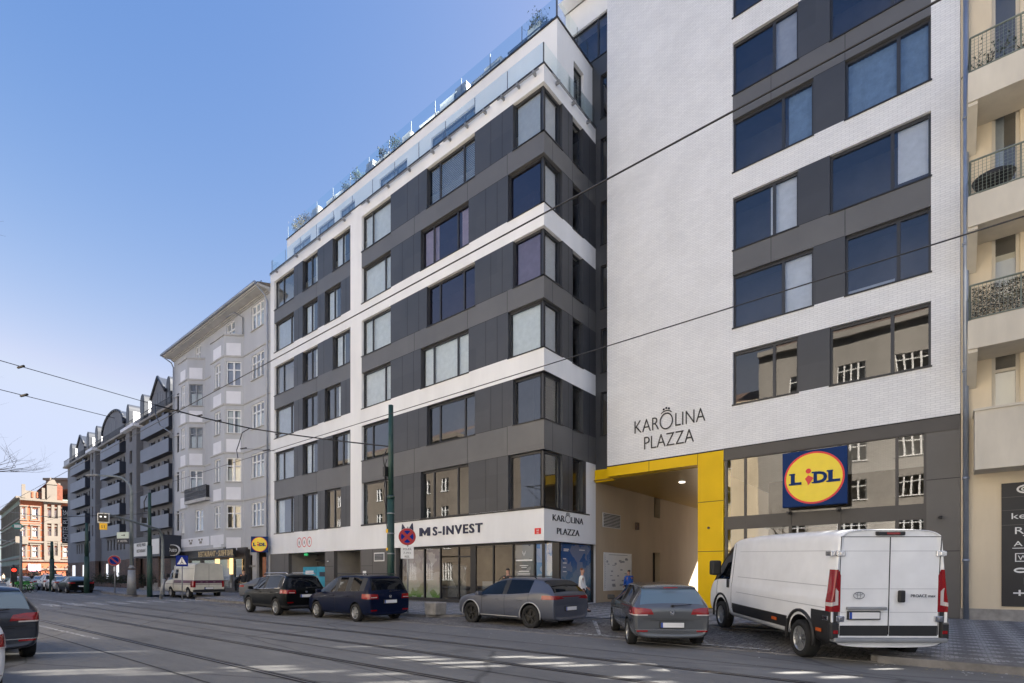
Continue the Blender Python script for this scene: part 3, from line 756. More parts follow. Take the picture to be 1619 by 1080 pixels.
# garage interiors, piers, vents
g = MB(F)
for l, r in (gar1, gar2):
    g.quad((l-.3, -5.5, .18), (r+.6, -5.5, .18), (r+.6, -5.5, 3.08), (l-.3, -5.5, 3.08)); g.quad((l, -.25, .19), (r, -.25, .19), (r+.6, -5.5, .19), (l, -5.5, .19), 1)
    g.quad((l, -.25, .18), (l, -5.5, .18), (l, -5.5, 3.08), (l, -.25, 3.08)); g.quad((r, -.25, .18), (r+.6, -5.5, .18), (r+.6, -5.5, 3.08), (r, -.25, 3.08)); g.quad((l, -.25, 3.06), (r, -.25, 3.06), (r+.6, -5.5, 3.06), (l, -5.5, 3.06), 2)
g.tube([(gar1[0]+1, -1.5, 2.6), (gar1[0]+2.5, -3, 2.4), (gar1[0]+3, -4, 1)], .09, 8, 2); g.tube([(gar2[0]+1, -5.3, 2.9), (gar2[0]+.6, -5.2, 1.6), (gar2[0]+1.6, -5.2, .5)], .05, 8, 2)
for x in (.3, 1.0, 1.7): g.tube([(gar1[0]+x+.3, -5.3, 1.2), (gar1[0]+x+.5, -5.2, 1.9), (gar1[0]+x+.9, -5.2, 1.9), (gar1[0]+x+.8, -5.3, 1.2)], .07, 8, 2)
g.build('garage_bay', ['sidewall_grey', 'concrete', 'dark_panel'], wing, recalc=False)
def louvre(F, a0, a1, z0, z1, par, mat='steel_grey', fmat='sign_white'):
    v = MB(F); v.box(a0, a1, .002, .03, z0, z1, 1); v.box(a0+.06, a1-.06, .03, .034, z0+.06, z1-.06, 2)
    z = z0+.09
    while z < z1-.1: v.box(a0+.06, a1-.06, .034, .055, z, z+.035); z += .075
    v.build('vent_grille', [mat, fmat, 'joint'], par)
louvre(F, X(592, D), X(608, D), 2.35, 2.85, wing)
louvre(FS, vz[0], vz[1], 4.0, 4.75, wing, 'stone_trim', 'stone_trim')
e = MB(F); e.box(X(483, D), X(487.5, D), .01, .1, 2.86, 3.0); e.build('exit_sign', 'green_glow', wing)
e = MB(F); e.box(X(574, D), X(579, D), .002, .02, 1.5, 1.8); e.box(X(518, D), X(520, D), .002, .05, 2.4, 2.46); e.build('notice', 'sign_white', wing)
j = MB(F)
for z in (1.15, 2.1): j.box(X(570, D), X(589, D), -.01, .003, z-.008, z+.008); j.box(X(514, D), X(527, D), -.01, .003, z-.008, z+.008)
for px in (589, 613, 450): j.box(X(px, D)-.008, X(px, D)+.008, -.01, .003, .2, 3.08)
j.build('panel_joint', 'joint', wing)
# three red ring pictograms
for px in (473.3, 481.2, 489.3):
    a = X(px, D); rg = MB(); i0 = None; n_ = 28
    for k in range(n_):
        t0, t1 = 2*math.pi*k/n_, 2*math.pi*(k+1)/n_
        rg.quad((a+.30*math.cos(t0), D-.012, 3.78+.34*math.sin(t0)), (a+.30*math.cos(t1), D-.012, 3.78+.34*math.sin(t1)), (a+.255*math.cos(t1), D-.012, 3.78+.29*math.sin(t1)), (a+.255*math.cos(t0), D-.012, 3.78+.29*math.sin(t0)))
    rg.box(a-.08, a+.08, D-.012, D-.003, 3.76, 3.8, 1); rg.box(a-.03, a+.03, D-.012, D-.003, 3.64, 3.9, 1)
    rg.build('pictogram', ['lidl_red', 'steel_grey'], wing, recalc=False)
# MS-INVEST lettering + fox-ear mark
text('lettering', 'S-INVEST', .62, ((X(685, D)+X(763, D))/2, D-.03, 3.62), (1, 0, 0), (0, 0, 1), 'navy_letter', wing, .05, X(763, D)-X(685, D), .012, 1.2)
m0, m1 = X(664, D), X(680.5, D); mw = (m1-m0)*.26; mc = (m0+m1)/2; ml = MB(F)
ml.prism([(m0, 3.62), (m0+mw, 3.62), (m0+mw, 3.86), (mc, 3.66), (m1-mw, 3.86), (m1-mw, 3.62), (m1, 3.62), (m1, 4.06), (m1-mw*.9, 4.06), (mc, 3.84), (m0+mw*.9, 4.06), (m0, 4.06)], 'y', .005, .055); ml.build('lettering', 'navy_letter', wing)
a = X(645, D); lg = MB(F)
for s_ in (-1, 1):
    lg.prism([(a+s_*.05, 3.95), (a+s_*.42, 4.35), (a+s_*.47, 3.95), (a+s_*.30, 3.72)], 'y', .01, .08)
    lg.prism([(a+s_*.22, 3.32), (a+s_*.46, 3.36), (a+s_*.46, 3.72), (a+s_*.2, 3.6)], 'y', .01, .08, 0)
lg.build('logo', 'navy_letter', wing)
def karolina(parent, c, u, size, fit1, fit2, dz):
    """two lines of thin lettering; the O sits bigger with three dots over it"""
    u = Vector(u).normalized()
    c = Vector(c); text('lettering', 'KAR', size, c-u*(fit1*.315), u, (0, 0, 1), 'ink', parent, .03, fit1*.365, -.012*size); text('lettering', 'LINA', size, c+u*(fit1*.30), u, (0, 0, 1), 'ink', parent, .03, fit1*.40, -.012*size)
    text('lettering', 'PLAZZA', size, Vector(c)-Vector((0, 0, dz)), u, (0, 0, 1), 'ink', parent, .03, fit2, -.012*size)
    m = MB(); o = Vector(c)+u*(fit1*-.02)+Vector((0, 0, size*.36)); r0 = size*.44; up = Vector((0, 0, 1)); nn = u.cross(up)
    for k in range(40):
        t0, t1 = 2*math.pi*k/40, 2*math.pi*(k+1)/40
        def q(t, r): return o+u*(math.cos(t)*r*fit1/(size*4.6))+up*(math.sin(t)*r)+nn*.015
        m.quad(q(t0, r0), q(t1, r0), q(t1, r0*.83), q(t0, r0*.83))
    for k in (-1, 0, 1):
        p = o+u*(k*size*.2*fit1/(size*5.5))+up*(size*(.68-.05*abs(k)))+nn*.01; m.lathe([(0, -.01), (size*.055, -.01), (size*.055, .01), (0, .01)], p, 'y' if abs(nn.y) > .5 else 'x', 10)
    for k in range(10):
        t0, t1 = math.pi*(.28+.44*k/10), math.pi*(.28+.44*(k+1)/10); m.quad(q(t0, r0*1.3), q(t1, r0*1.3), q(t1, r0*1.17), q(t0, r0*1.17))
    m.build('crown_mark', 'ink', parent, recalc=False)
karolina(wing, (XC+.02, Yx(898, XC), 3.98), (0, 1, 0), .42, Yx(921, XC)-Yx(873, XC), Yx(915, XC)-Yx(880, XC), .58)
pl = MB(F); a = X(850.5, D); pl.box(a-.17, a+.17, .002, .02, 3.36, 3.62); q_ = pl.build('house_number_plate', 'lidl_red', wing)
text('number', '68', .13, (a, D-.024, 3.48), (1, 0, 0), (0, 0, 1), 'sign_white', q_, .004); text('number', '455', .09, (a, D-.024, 3.38), (1, 0, 0), (0, 0, 1), 'sign_white', q_, .004)
# site plan board on the passage wall
b0, b1 = Yx(954, XC), Yx(998, XC); pb = MB(FS); pb.box(b0, b1, .002, .03, .75, 2.72, 0)
random.seed(3)
pb2 = pb.build('plan_board', 'sign_white', wing); ln = MB(FS)
for q in range(26):
    y = b0+.15+random.random()*(b1-b0-.6); z = .9+random.random()*1.5; ln.box(y, y+.08+random.random()*.3, .031, .034, z, z+.03+random.random()*.08)
for k in range(14): ln.box(b0+.12, b0+.17, .031, .034, .9+k*.12, .93+k*.12)
ln.box(b0+.5, b1-.5, .031, .034, 2.6, 2.63); ln.box(b0+.06, b0+.08, .031, .034, .8, 2.65); ln.box(b1-.08, b1-.06, .031, .034, .8, 2.65); ln.build('plan_print', 'curtain_grey', pb2)
bb = MB(FS); yb = Yx(1004, XC); bb.box(yb, yb+.3, .002, .12, 4.1, 4.5); bb.build('wall_lamp', 'rough_brick', wing)
# ================================================================ recess between wing and tower (part of the tower)
XT0 = X(960, DT); XT1 = X(1518.5, DT); ZB = 6.70
tower = thing('apartment_building', 'tall white tiled block with wide dark windows above the supermarket', 'building', (XT1, DT, 0))
TL = {0: (5.4, 7.4), 1: (8.45, 10.58), 2: (11.55, 13.7), 3: (14.7, 16.83), 4: (17.85, 19.98), 5: (20.98, 23.1), 6: (24.1, 26.25), 7: (27.25, 29.4)}
rc = MB(front(YR)); XR0 = -15.2
rh = [(XC+.28, XT0+.6, z0, z1) for k, (z0, z1) in TL.items() if k > 0]+[(XR0+.3, XT0+.6, 27.25, 29.3)]
rh = [h for h in rh if not (h[2] > 27 and h[0] > XC)]
wall(rc, XR0, XT0+.7, 23.7, 30.6, [h for h in rh if h[2] > 23], lambda a, z: 0 if z > 29.3 else 1, (), (29.3,), .2)
wall(rc, XC+.001, XT0+.7, ZB-.1, 23.7, [h for h in rh if h[2] < 23], lambda a, z: 1, (), (), .2)
rc.quad((XR0, -1.2, 6.6), (XT0+.7, -1.2, 6.6), (XT0+.7, -1.2, 30), (XR0, -1.2, 30), 2)
rc.F = sideL(XR0); wall(rc, YR, 40.4, 26.9, 30.6, [])
rc.build('recess_wall', ['white_render', 'dark_panel', 'interior'], tower, recalc=False)
for h in rh: window(tower, front(YR), *h[:4], .15, (.5,) if h[1]-h[0] > 2 else (), glass='glass_blue' if h[2] > 24 else 'glass', sill=('black_metal', .03))
c = MB(); c.box(XR0-.05, XT0, YR-.05, YR+.2, 30.6, 30.68); c.build('coping', 'black_metal', tower)
# ================================================================ the tower
F = front(DT)
g0, g1 = X(1158.5, DT), X(1472, DT)
th = []; tw = []
def tx_(p): return X(p, DT)
for k, (z0, z1) in TL.items():
    if k == 0: continue
    if k % 2 == 1: a, b = (1158.5, 1262), (1312, 1472)      # left narrow, right wide
    else: a, b = (1158.5, 1286), (1336, 1472)
    for p, q, sd in ((*a, 0), (*b, 1)): th.append((tx_(p), tx_(q), z0, z1)); tw.append((k, sd, tx_(p), tx_(q), z0, z1))
def colt(a, z):
    if z < ZB: return 3
    if g0 < a < g1:
        for k, (z0, z1) in TL.items():
            if k and z0 < z < z1: return 1
        for lo, hi in ((13.7, 14.7), (19.98, 20.98), (26.25, 27.25)):
            if lo < z < hi: return 2
    return 0
# correct pairing seen in the photo: 2+3 joined, 4+5 joined, 6+7 joined
mb = MB(F); zl = [v for a in TL.values() for v in a]
wall(mb, XT0, XT1, ZB, 30.6, th, colt, (g0, g1), zl, .22)
mb.quad((XT0+.3, -2, ZB+.1), (XT1, -2, ZB+.1), (XT1, -2, 30.4), (XT0+.3, -2, 30.4), 4)
for z in (7.6, 11.2, 14.3, 17.4, 20.5, 23.6, 26.8): mb.quad((XT0+.3, -.25, z), (XT1, -.25, z), (XT1, -2, z), (XT0+.3, -2, z), 4)
mb.F = sideL(XT0); wall(mb, DT, YR, ZB, 30.6, [])
mb.F = side(XT1); wall(mb, DT, 40.4, 6.7, 30.6, []); wall(mb, DT+.4, 36, .1, 6.7, [], lambda a, z: 3)
mb.F = back(40.4); wall(mb, XR0, XT1, 6.22, 30.6, []); 
mb.F = lambda a, b, c: (a, b, c); mb.quad((XR0, DT, 30.6), (XT1, DT, 30.6), (XT1, 40.4, 30.6), (XR0, 40.4, 30.6))
mb.build('wall', ['white_brick', 'dark_panel', 'mid_panel', 'shop_panel', 'interior'], tower, recalc=False)
jm = MB(F); seg = []
for lo, hi in ((13.7, 14.7), (19.98, 20.98), (26.25, 27.25)):
    for px in (1219, 1336): seg.append((tx_(px), lo, tx_(px), hi))
    for z in (lo, hi): seg.append((tx_(1287) if z == lo else tx_(1263), z, tx_(1336) if z == lo else tx_(1311), z))
joints(jm, seg); jm.build('panel_joint', 'joint', tower)
random.seed(5)
tc = {(1, 0): [], (1, 1): [], (2, 0): [(.66, 1, 'flat_curtain')], (2, 1): [(0, .6, 'flat_curtain_grey', .08)], (3, 0): [(.58, 1, 'flat_curtain')], (3, 1): [(.7, 1, 'flat_curtain', 1, .1)],
      (4, 0): [(.7, 1, 'curtain_blue')], (4, 1): [(0, .62, 'curtain_blue'), (.66, 1, 'curtain_blue')], (5, 0): [(.66, 1, 'flat_curtain_grey')], (5, 1): [], (6, 0): [(.66, 1, 'curtain_blue')], (6, 1): [(.7, 1, 'curtain_blue')]}
for k, sd, l, r, z0, z1 in tw:
    if k == 7: tc[(7, sd)] = []
    w = window(tower, F, l, r, z0, z1, .17, (.64,), glass='glass_blue' if k > 1 else 'glass_shop', fw=.07, cur=tc[(k, sd)], sill=('black_metal', .035), top=.04)
karolina(tower, (X(1056, DT), DT-.015, 8.02), (1, 0, 0), .84, X(1110, DT)-X(999, DT), X(1093, DT)-X(1015, DT), .80)
# supermarket front
c0, c1 = X(1144.4, DT), XT1; y1, y2, y3 = 3.42, 3.94, 6.22
sf = MB(F); sf.box(c0, c1, -.1, .02, 6.25, ZB-.003); sf.box(c0, X(1464, DT), -.12, -.02, y1, y2); 
for px in (1148, 1178, 1249, 1327, 1418, 1463): w = .045; sf.box(X(px, DT)-w, X(px, DT)+w, -.1, -.015, y2 if px in (1249, 1327) else y1, 6.25) if px not in (1249, 1327) else sf.box(X(px, DT)-w, X(px, DT)+w, -.02, .01, y1, y2+.1)
for px in (1148, 1178, 1249, 1327, 1418, 1463): sf.box(X(px, DT)-.05, X(px, DT)+.05, -.1, -.012, .18, y1)
sf.build('shop_frame', 'shop_frame', tower)
sp = MB(F); sp.box(X(1464.6, DT), c1, -.1, .0, .18, 6.25); j = MB(F)
for z in (2.35, 4.7): j.box(X(1464.6, DT), c1, .0, .004, z-.01, z+.01)
j.box(X(1178, DT), X(1464, DT), .021, .024, 6.27, 6.28); j.box(c0, c1, -.1, .035, ZB-.003, ZB+.03)
sp.build('cladding_panel', 'shop_panel', tower); j.build('panel_joint', 'joint', tower)
for a, b in ((1144.4, 1178), (1178, 1418), (1418, 1463)):
    gq = MB(F); gq.quad((X(a, DT), -.06, y2), (X(b, DT), -.06, y2), (X(b, DT), -.06, 6.25), (X(a, DT), -.06, 6.25)); gq.build('shop_window', 'glass_shop', tower, recalc=False)
for a, b in ((1144.4, 1178), (1178, 1249), (1249, 1327), (1327, 1418), (1418, 1463)):
    gq = MB(F); gq.quad((X(a, DT), -.06, .18), (X(b, DT), -.06, .18), (X(b, DT), -.06, y1), (X(a, DT), -.06, y1)); gq.build('shop_window', 'glass_clear', tower, recalc=False)
it = MB(F); it.quad((c0, -7, .2), (c1, -7, .2), (c1, -7, 6.3), (c0, -7, 6.3)); it.quad((c0, -.12, .2), (c1, -.12, .2), (c1, -7, .2), (c0, -7, .2)); it.quad((c0, -.12, 3.9), (c1, -.12, 3.9), (c1, -7, 3.9), (c0, -7, 3.9), 1)
it.quad((c1, -.12, .2), (c1, -7, .2), (c1, -7, 6.3), (c1, -.12, 6.3)); it.box(c0+.9, c1-1.6, -1.6, -1.45, .2, 2.3, 1); it.box(c0+1, c1-2, -.75, -.35, 2.85, 3.1, 2)
it.build('shop_interior', ['interior_shop', 'curtain_grey', 'yellow_panel'], tower, recalc=False)
for k in range(3):
    lt = MB(F); lt.box(c0+1.2+k*2.2, c0+2.6+k*2.2, -2.4-k*.6, -2.25-k*.6, 3.76, 3.82); lt.build('tube_light', 'lamp_white', tower)
cm = MB(F); a = X(1487, DT); cm.box(a-.05, a+.05, .001, .06, 3.42, 3.5); cm.tube([(a, .06, 3.46), (a-.02, .28, 3.42)], .045, 8); cm.build('security_camera', 'black_metal', tower)
# yellow portal: column, beam and soffit of the passage
k0, k1 = X(1103.7, DT), X(1144.4, DT)-.005
yp = MB(F); yp.box(k0, k1, -.9, .03, .14, ZB-.004); yp.box(XT0, k0-.004, -.5, .03, 6.22, ZB-.004)
yp.box(XC+.01, XT0-.003, -.75, -.6, 6.15, 6.75)
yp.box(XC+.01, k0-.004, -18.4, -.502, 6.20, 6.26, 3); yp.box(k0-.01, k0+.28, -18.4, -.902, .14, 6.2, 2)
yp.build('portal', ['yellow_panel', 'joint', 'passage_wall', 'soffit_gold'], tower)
j = MB(F)
for z in (2.55, 4.62): j.box(k0, k1, .03, .033, z-.012, z+.012)
for px in (1026.5,): j.box(X(px, DT)-.01, X(px, DT)+.01, .03, .033, 6.22, ZB-.006)
j.box(k0-.015, k0, .0, .034, 6.2, ZB-.01); j.box(k0-.005, k1, .03, .033, 6.215, 6.235) if False else None
j.box(XT0, k1, .03, .045, ZB-.03, ZB+.02); j.box(k0, k1, .03, .04, .14, .2); j.build('panel_joint', 'joint', tower)
dl = MB(); dl.lathe([(0, 6.17), (.14, 6.17), (.16, 6.199), (0, 6.199)], ((XC+k0)/2+.6, 25.5, 0), 'z', 16); dl.build('downlight', 'lamp_white', tower)
se = MB(F); se.lathe([(0, .03), (.05, .03), (.05, .08), (.02, .1), (0, .1)], (X(1121, DT), 0, 3.53), 'y', 12); se.build('sensor', 'rough_brick', tower)
# big illuminated shop sign, built in front of the glass
def shop_sign(c, w, h, u, label, group=None, letters=True, dep_=.22):
    u = Vector(u).normalized(); nn = u.cross(Vector((0, 0, 1))); c = Vector(c)
    t = thing('shop_sign', label, 'sign', c-Vector((0, 0, h/2)))
    FF = lambda a, n, z: tuple(c+u*a+nn*n+Vector((0, 0, z)))
    b = MB(FF); b.box(-w/2, w/2, -dep_, 0, -h/2, h/2); b.build('sign_box', 'lidl_blue', t, bevel=.015)
    def disc(rx, rz, n0, m, nm):
        d = MB(FF); d.prism([(rx*math.cos(2*math.pi*k/56), rz*math.sin(2*math.pi*k/56)) for k in range(56)], 'y', n0-.01, n0, 0); return d.build(nm, m, t)
    disc(w*.465, h*.465, .012, 'lidl_red', 'ring'); disc(w*.435, h*.432, .018, 'lidl_yellow', 'oval')
    P = lambda a, z: c+u*(a*w)+nn*.03+Vector((0, 0, z*h))
    for ch, a, f in (('L', -.285, .17), ('D', .10, .21), ('L', .30, .18)): text('letter', ch, h*.27, P(a, -.095), u, (0, 0, 1), 'lidl_blue', t, .012, w*f, h*.012)
    for a0, a1, z in ((-.385, -.29, .09), (-.39, -.19, -.09), (-.03, .05, .09), (-.03, .05, -.09), (.2, .295, .09), (.195, .40, -.09)):
        s = MB(FF); s.box(a0*w, a1*w, .019, .032, (z-.014)*h, (z+.014)*h); s.build('letter', 'lidl_blue', t)
    i_ = MB(FF); i_.prism([(.04*w*1.05*math.cos(2*math.pi*k/20)-.08*w, .125*h+.045*h*math.sin(2*math.pi*k/20)) for k in range(20)], 'y', .02, .036)
    i_.prism([(-.135*w, -.01*h), (-.08*w, .05*h), (-.0*w, -.005*h), (-.06*w, -.10*h), (-.085*w, -.13*h), (-.10*w, -.07*h)], 'y', .02, .034)
    i_.build('letter', 'lidl_red', t); return t
sx0, sx1 = X(1237, DT-.55), X(1339.5, DT-.55)
shop_sign(((sx0+sx1)/2, DT-.55, Z(1288, 755, DT-.55)), sx1-sx0, (sx1-sx0)*.985, (1, 0, 0), 'large blue square sign with yellow oval on the supermarket glass front')
br = MB(); 
for px in (1250, 1327): br.box(X(px, DT)-.04, X(px, DT)+.04, DT-.5, DT-.0, 3.86, 3.94)
tag(br.build('sign_bracket', 'black_metal', tower))
# small projecting sign at the far end
shop_sign((XL+.1, D-.85, Z(423, 861, D-.4)), 1.15, 1.15, (.62, .78, 0), 'small projecting blue and yellow supermarket sign beside the garage entrance', dep_=.15)
# ================================================================ grey plaster house with two bay columns
XA1 = XL-.02; XA0 = X(275, D)
AN = thing('tenement_house', 'pale grey plaster tenement with polygonal bays and a restaurant on the ground floor', 'building', (XA1, D, 0))
def zwin(k): return [(4.95+.0, 7.45), (8.75, 11.1), (12.55, 14.9), (16.3, 18.65), (20.15, 22.3)][k]
def zlev(py0, py1, px=407): return Z(px, py1, D), Z(px, py0, D)
ZW = [zlev(794, 832), zlev(716, 755), zlev(637, 676), zlev(558, 598), zlev(479, 519)]
fl = (X(397.5, D), X(417, D))
bays = []   # (left end of front, right end of front, foot of slanted side) in world x
PD = 1.05   # bay projection
def bay_x(pf0, pf1): return X(pf0, D-PD), X(pf1, D-PD)
bB = bay_x(333.5, 354); bA = bay_x(283, 296)
def slanted(xr): return (xr, D-PD), (xr+PD*1.05, D)
m = MB(front(D)); ztop = 22.7
hl = [(fl[0], fl[1], a, b) for a, b in ZW]
tA = (X(309, D), X(317, D)); tB = (X(358, D), X(371, D)); cA = (X(308, D), X(321, D))
hl += [(tA[0], tA[1], *ZW[4]), (tB[0], tB[1], *ZW[4])]
# thin stair windows near the far corner
ls = (X(279.5, D), X(283.5, D)); hl += [(ls[0], ls[1], z-.6, z+1.3) for z in (6.4, 10.2, 14.0, 17.8)]
# ground floor openings
hl += [(X(392, D), X(399, D), .18, 3.1), (X(405.5, D), X(421, D), .18, 3.3), (X(363, D), X(388, D), .9, 3.3)]
wall(m, XA0, XA1, .1, ztop, hl, lambda a, z: 2 if z < 3.7 else 0, (), (3.7,), .2)
m.quad((XA0, -1.5, .1), (XA1, -1.5, .1), (XA1, -1.5, ztop), (XA0, -1.5, ztop), 1)
m.F = side(XA1-.01); wall(m, D, 34, 20, ztop, []); m.F = sideL(XA0); wall(m, D, 34, .1, ztop, [])
m.build('wall', ['grey_plaster', 'interior', 'stone_trim'], AN, recalc=False)
def fwin(F, a0, a1, z0, z1, par, cur=None, gl='glass', frame='white_frame', sp=(.5,), sill=True):
    window(par, F, a0, a1, z0, z1, .12, sp, (.66,), glass=gl, frame=frame, fw=.085, cur=cur, sill=('stone_trim', .1) if sill else None)
random.seed(21)
rc = lambda: random.choice([[(0, .3, 'curtain'), (.7, 1, 'curtain')], [(0, 1, 'curtain_grey')], [], [(0, 1, 'curtain', .6)]])
for h in hl[:5]: fwin(front(D), *h, AN, rc(), sp=(.33, .67))
for h in hl[5:7]: fwin(front(D), *h, AN, rc())
for h in hl[7:11]: window(AN, front(D), *h, .12, (), (.5,), fw=.05)
def bayc(b, z0, z1, wl_, nm, bal=None):
    """one polygonal bay: front, slanted side, roof; windows only on levels wl_"""
    xl, xr = b; FF = front(D-PD); FO = oblique((xr, D-PD), (xr+PD*1.0, D)); w = PD*math.sqrt(2); W = xr-xl
    q = MB(FF); fh = [(xl+W*.27, xr-W*.27, *ZW[k]) for k in wl_]
    wall(q, xl, xr, z0, z1, fh, dep=.14)
    so = .12; oh = [(so+.05, w-so-.05, ZW[k][0]-.05, ZW[k][1]-.05) for k in wl_]
    q.F = FO; wall(q, 0, w, z0, z1, oh, dep=.14)
    q.F = oblique((xl-PD, D), (xl, D-PD)); wall(q, 0, w, z0, z1, [])
    q.F = lambda a, b, c: (a, b, c)
    for z in (z0, z1): q.poly([(xl-PD, D, z), (xl, D-PD, z), (xr, D-PD, z), (xr+PD, D, z)])
    q.poly([(xl-PD+.3, D+.1, z0), (xl+.1, D-PD+.5, z0), (xr-.1, D-PD+.5, z0), (xr+PD-.3, D+.1, z0)], 1)
    q.F = FF; q.quad((xl, -.5, z0), (xr, -.5, z0), (xr, -.5, z1), (xl, -.5, z1), 1)
    ob = q.build('bay', ['grey_plaster', 'interior'], AN, recalc=False)
    for h in fh: fwin(FF, *h, AN, rc(), sp=(.5,))
    for i, h in enumerate(oh): fwin(FO, *h, AN, rc(), gl='glass_blue' if (i == 3 and nm) else 'glass', frame='steel_grey' if (not nm and i >= 1) else 'white_frame')
    t = MB(FF)    # pale plaster fields under the windows and string courses
    for k in range(5):
        zc = [ZW[0][0]-1.25, *(((ZW[i][1]+ZW[i+1][0])/2-.05) for i in range(4))][k]
        if zc < z0 or zc > z1-.3: continue
        t.F = FF; t.box(xl+W*.2, xr-W*.2, .0, .02, zc-.52, zc+.45, 1); t.F = FO; t.box(.18, w-.2, 0, .02, zc-.52, zc+.5, 1)
        if k: zz = ZW[k-1][1]+.28; t.F = FF; t.box(xl-.02, xr+.02, 0, .07, zz, zz+.12); t.F = FO; t.box(0, w, 0, .07, zz, zz+.12)
    t.F = FF; t.box(xl-.05, xr+.05, 0, .09, z1-.1, z1+.03); t.F = FO; t.box(0, w+.05, 0, .09, z1-.1, z1+.03)
    explode(t.build('plaster_field', ['stone_trim', 'pale_panel'], AN))
ztB = Z(366, 532, D-.5); ztA = Z(305, 570, D-.5)
bayc(bB, 3.75, ztB, [0, 1, 2, 3], True)
bayc(bA, 7.9, ztA, [1, 2, 3], False)
# projecting lower storey at the far bay with a small balcony above
xl = X(283, D-PD); xr = X(333.5, D-PD)
q = MB(front(D-PD)); w0 = X(308, D-PD); w1 = X(321, D-PD); n0_ = X(286, D-PD); n1_ = X(291.5, D-PD)
wall(q, xl, xr, 3.75, 7.95, [(w0, w1, *ZW[0]), (n0_, n1_, *ZW[0])], dep=.14); q.quad((xl, -.6, 3.8), (xr, -.6, 3.8), (xr, -.6, 7.9), (xl, -.6, 7.9), 1)
q.F = sideL(xl); wall(q, D-PD, D, 3.75, 7.95, []); q.F = side(xr); wall(q, D-PD, D, 3.75, 7.95, [])
q.F = lambda a, b, c: (a, b, c); q.quad((xl, D-PD, 7.95), (xr, D-PD, 7.95), (xr, D, 7.95), (xl, D, 7.95)); q.quad((xl, D-PD, 3.75), (xr, D-PD, 3.75), (xr, D, 3.75), (xl, D, 3.75))
q.build('bay', ['grey_plaster', 'interior'], AN, recalc=False)
fwin(front(D-PD), w0, w1, *ZW[0], AN, [(0, 1, 'curtain')]); fwin(front(D-PD), n0_, n1_, *ZW[0], AN, [])
wv = (X(307, D), X(318, D))
b_ = MB(front(D-PD)); ba0, ba1 = X(298, D-PD), X(332, D-PD)
b_.box(ba0, ba1, .0, .35, 7.7, 7.95, 1)
for q in range(26): a = ba0+(ba1-ba0)*q/25; b_.box(a-.02, a+.02, .28, .32, 7.95, 8.95)
for q in range(3): b_.box(ba0, ba1, .27, .33, 8.2+q*.37, 8.25+q*.37)
for q in range(6): b_.box(ba1-.02, ba1+.02, .05+q*.04, .08+q*.04, 7.95, 8.95)
b_.build('balcony', ['black_metal', 'stone_trim'], AN)
# string courses, cornice, roof
t = MB(front(D))
for k in range(4):
    z = ZW[k][1]+.3; t.box(XA0, bA[0]-PD*.8, 0, .06, z, z+.1); t.box(bB[1]+PD, XA1, 0, .06, z, z+.1); t.box(bA[1]+PD, bB[0]-PD, 0, .06, z, z+.1) if k else None
t.box(XA0, XA1, 0, .14, 3.55, 3.75); t.box(xl, bB[1]+.1, PD, PD+.12, 3.62, 3.76)
for a_, z_a, z_b in ((.10, 22.42, 22.5), (.22, 22.5, 22.58), (.80, 22.6, 22.66), (.92, 22.66, 22.78)): t.box(XA0-.1, XA1+.0, 0, a_, z_a, z_b-.004)
t.box(bB[0], bB[1], PD, PD+.04, 4.0, 4.75, 1); t.box(xl+.2, bB[0]-.3, PD, PD+.03, 4.0, 4.75, 1); t.box(X(375, D), X(381, D), 0, .03, 4.0, 4.9, 1)
for x in (X(302.5, D-PD), X(318, D-PD)):
    for s_ in (-1, 1): t.box(x+s_*.28-.1, x+s_*.28+.1, PD+.03, PD+.08, 4.45, 4.6, 2); t.box(x+s_*.14-.08, x+s_*.14+.08, PD+.03, PD+.07, 4.2, 4.4, 2)
explode(t.build('cornice', ['stone_trim', 'pale_panel', 'sidewall_grey'], AN))
t = MB(); t.quad((XA0-.2, D-.95, 22.84), (XA1, D-.95, 22.84), (XA1, 26, 25.2), (XA0-.2, 26, 25.2)); t.quad((XA0-.2, 26, 25.2), (XA1, 26, 25.2), (XA1, 35, 22.8), (XA0-.2, 35, 22.8))
t.poly([(XA1, D-.95, 22.82), (XA1, 26, 25.2), (XA1, 35, 22.8)], 1)
t.tube([(XA0-.3, D-1.02, 22.84), (XA1-.2, D-1.02, 22.84)], .11, 8, 2); t.tube([(XA1-.25, D-1.0, 22.82), (XA1-.25, D-.3, 22.2), (XA1-.25, D-.12, 21.8), (XA1-.25, D-.12, .3)], .06, 8, 2)
t.tube([(XA0-.3, D-1.0, 22.82), (XA0+.2, D-.3, 22.2), (XA0+.2, D-.12, 21.8), (XA0+.2, D-.12, .3)], .06, 8, 2)
random.seed(2)
for q in range(16): a = XA0+(XA1-XA0)*(q+.5)/16; t.box(a-.35, a+.35, D-.55, D-.5, 22.98, 23.2, 2)
t.build('roof', ['zinc', 'cream_plaster', 'zinc'], AN)
# restaurant front below the bays
q = MB(front(D-.35)); r0, r1 = X(290, D-.35), X(388, D-.35)
wall(q, XA0+.3, r1, .18, 3.7, [(r0, X(318, D-.35), .5, 2.7), (X(322, D-.35), X(345, D-.35), .5, 2.7), (X(348, D-.35), X(366, D-.35), .5, 2.8), (X(371, D-.35), r1-.2, .3, 2.8)], lambda a, z: 0, dep=.15)
q.F = side(r1); wall(q, D-.35, D, .18, 3.7, [])
q.F = lambda a, b, c: (a, b, c); q.quad((XA0, D-.35, 3.7), (r1, D-.35, 3.7), (r1, D, 3.7), (XA0, D, 3.7))
q.build('restaurant_front', ['shop_frame'], AN, recalc=False)
for a, b in ((290, 318), (322, 345), (348, 366), (371, 386)):
    g_ = MB(front(D-.45)); g_.quad((X(a, D-.35), 0, .5), (X(b, D-.35), 0, .5), (X(b, D-.35), 0, 2.8), (X(a, D-.35), 0, 2.8)); g_.build('shop_window', 'glass', AN, recalc=False)
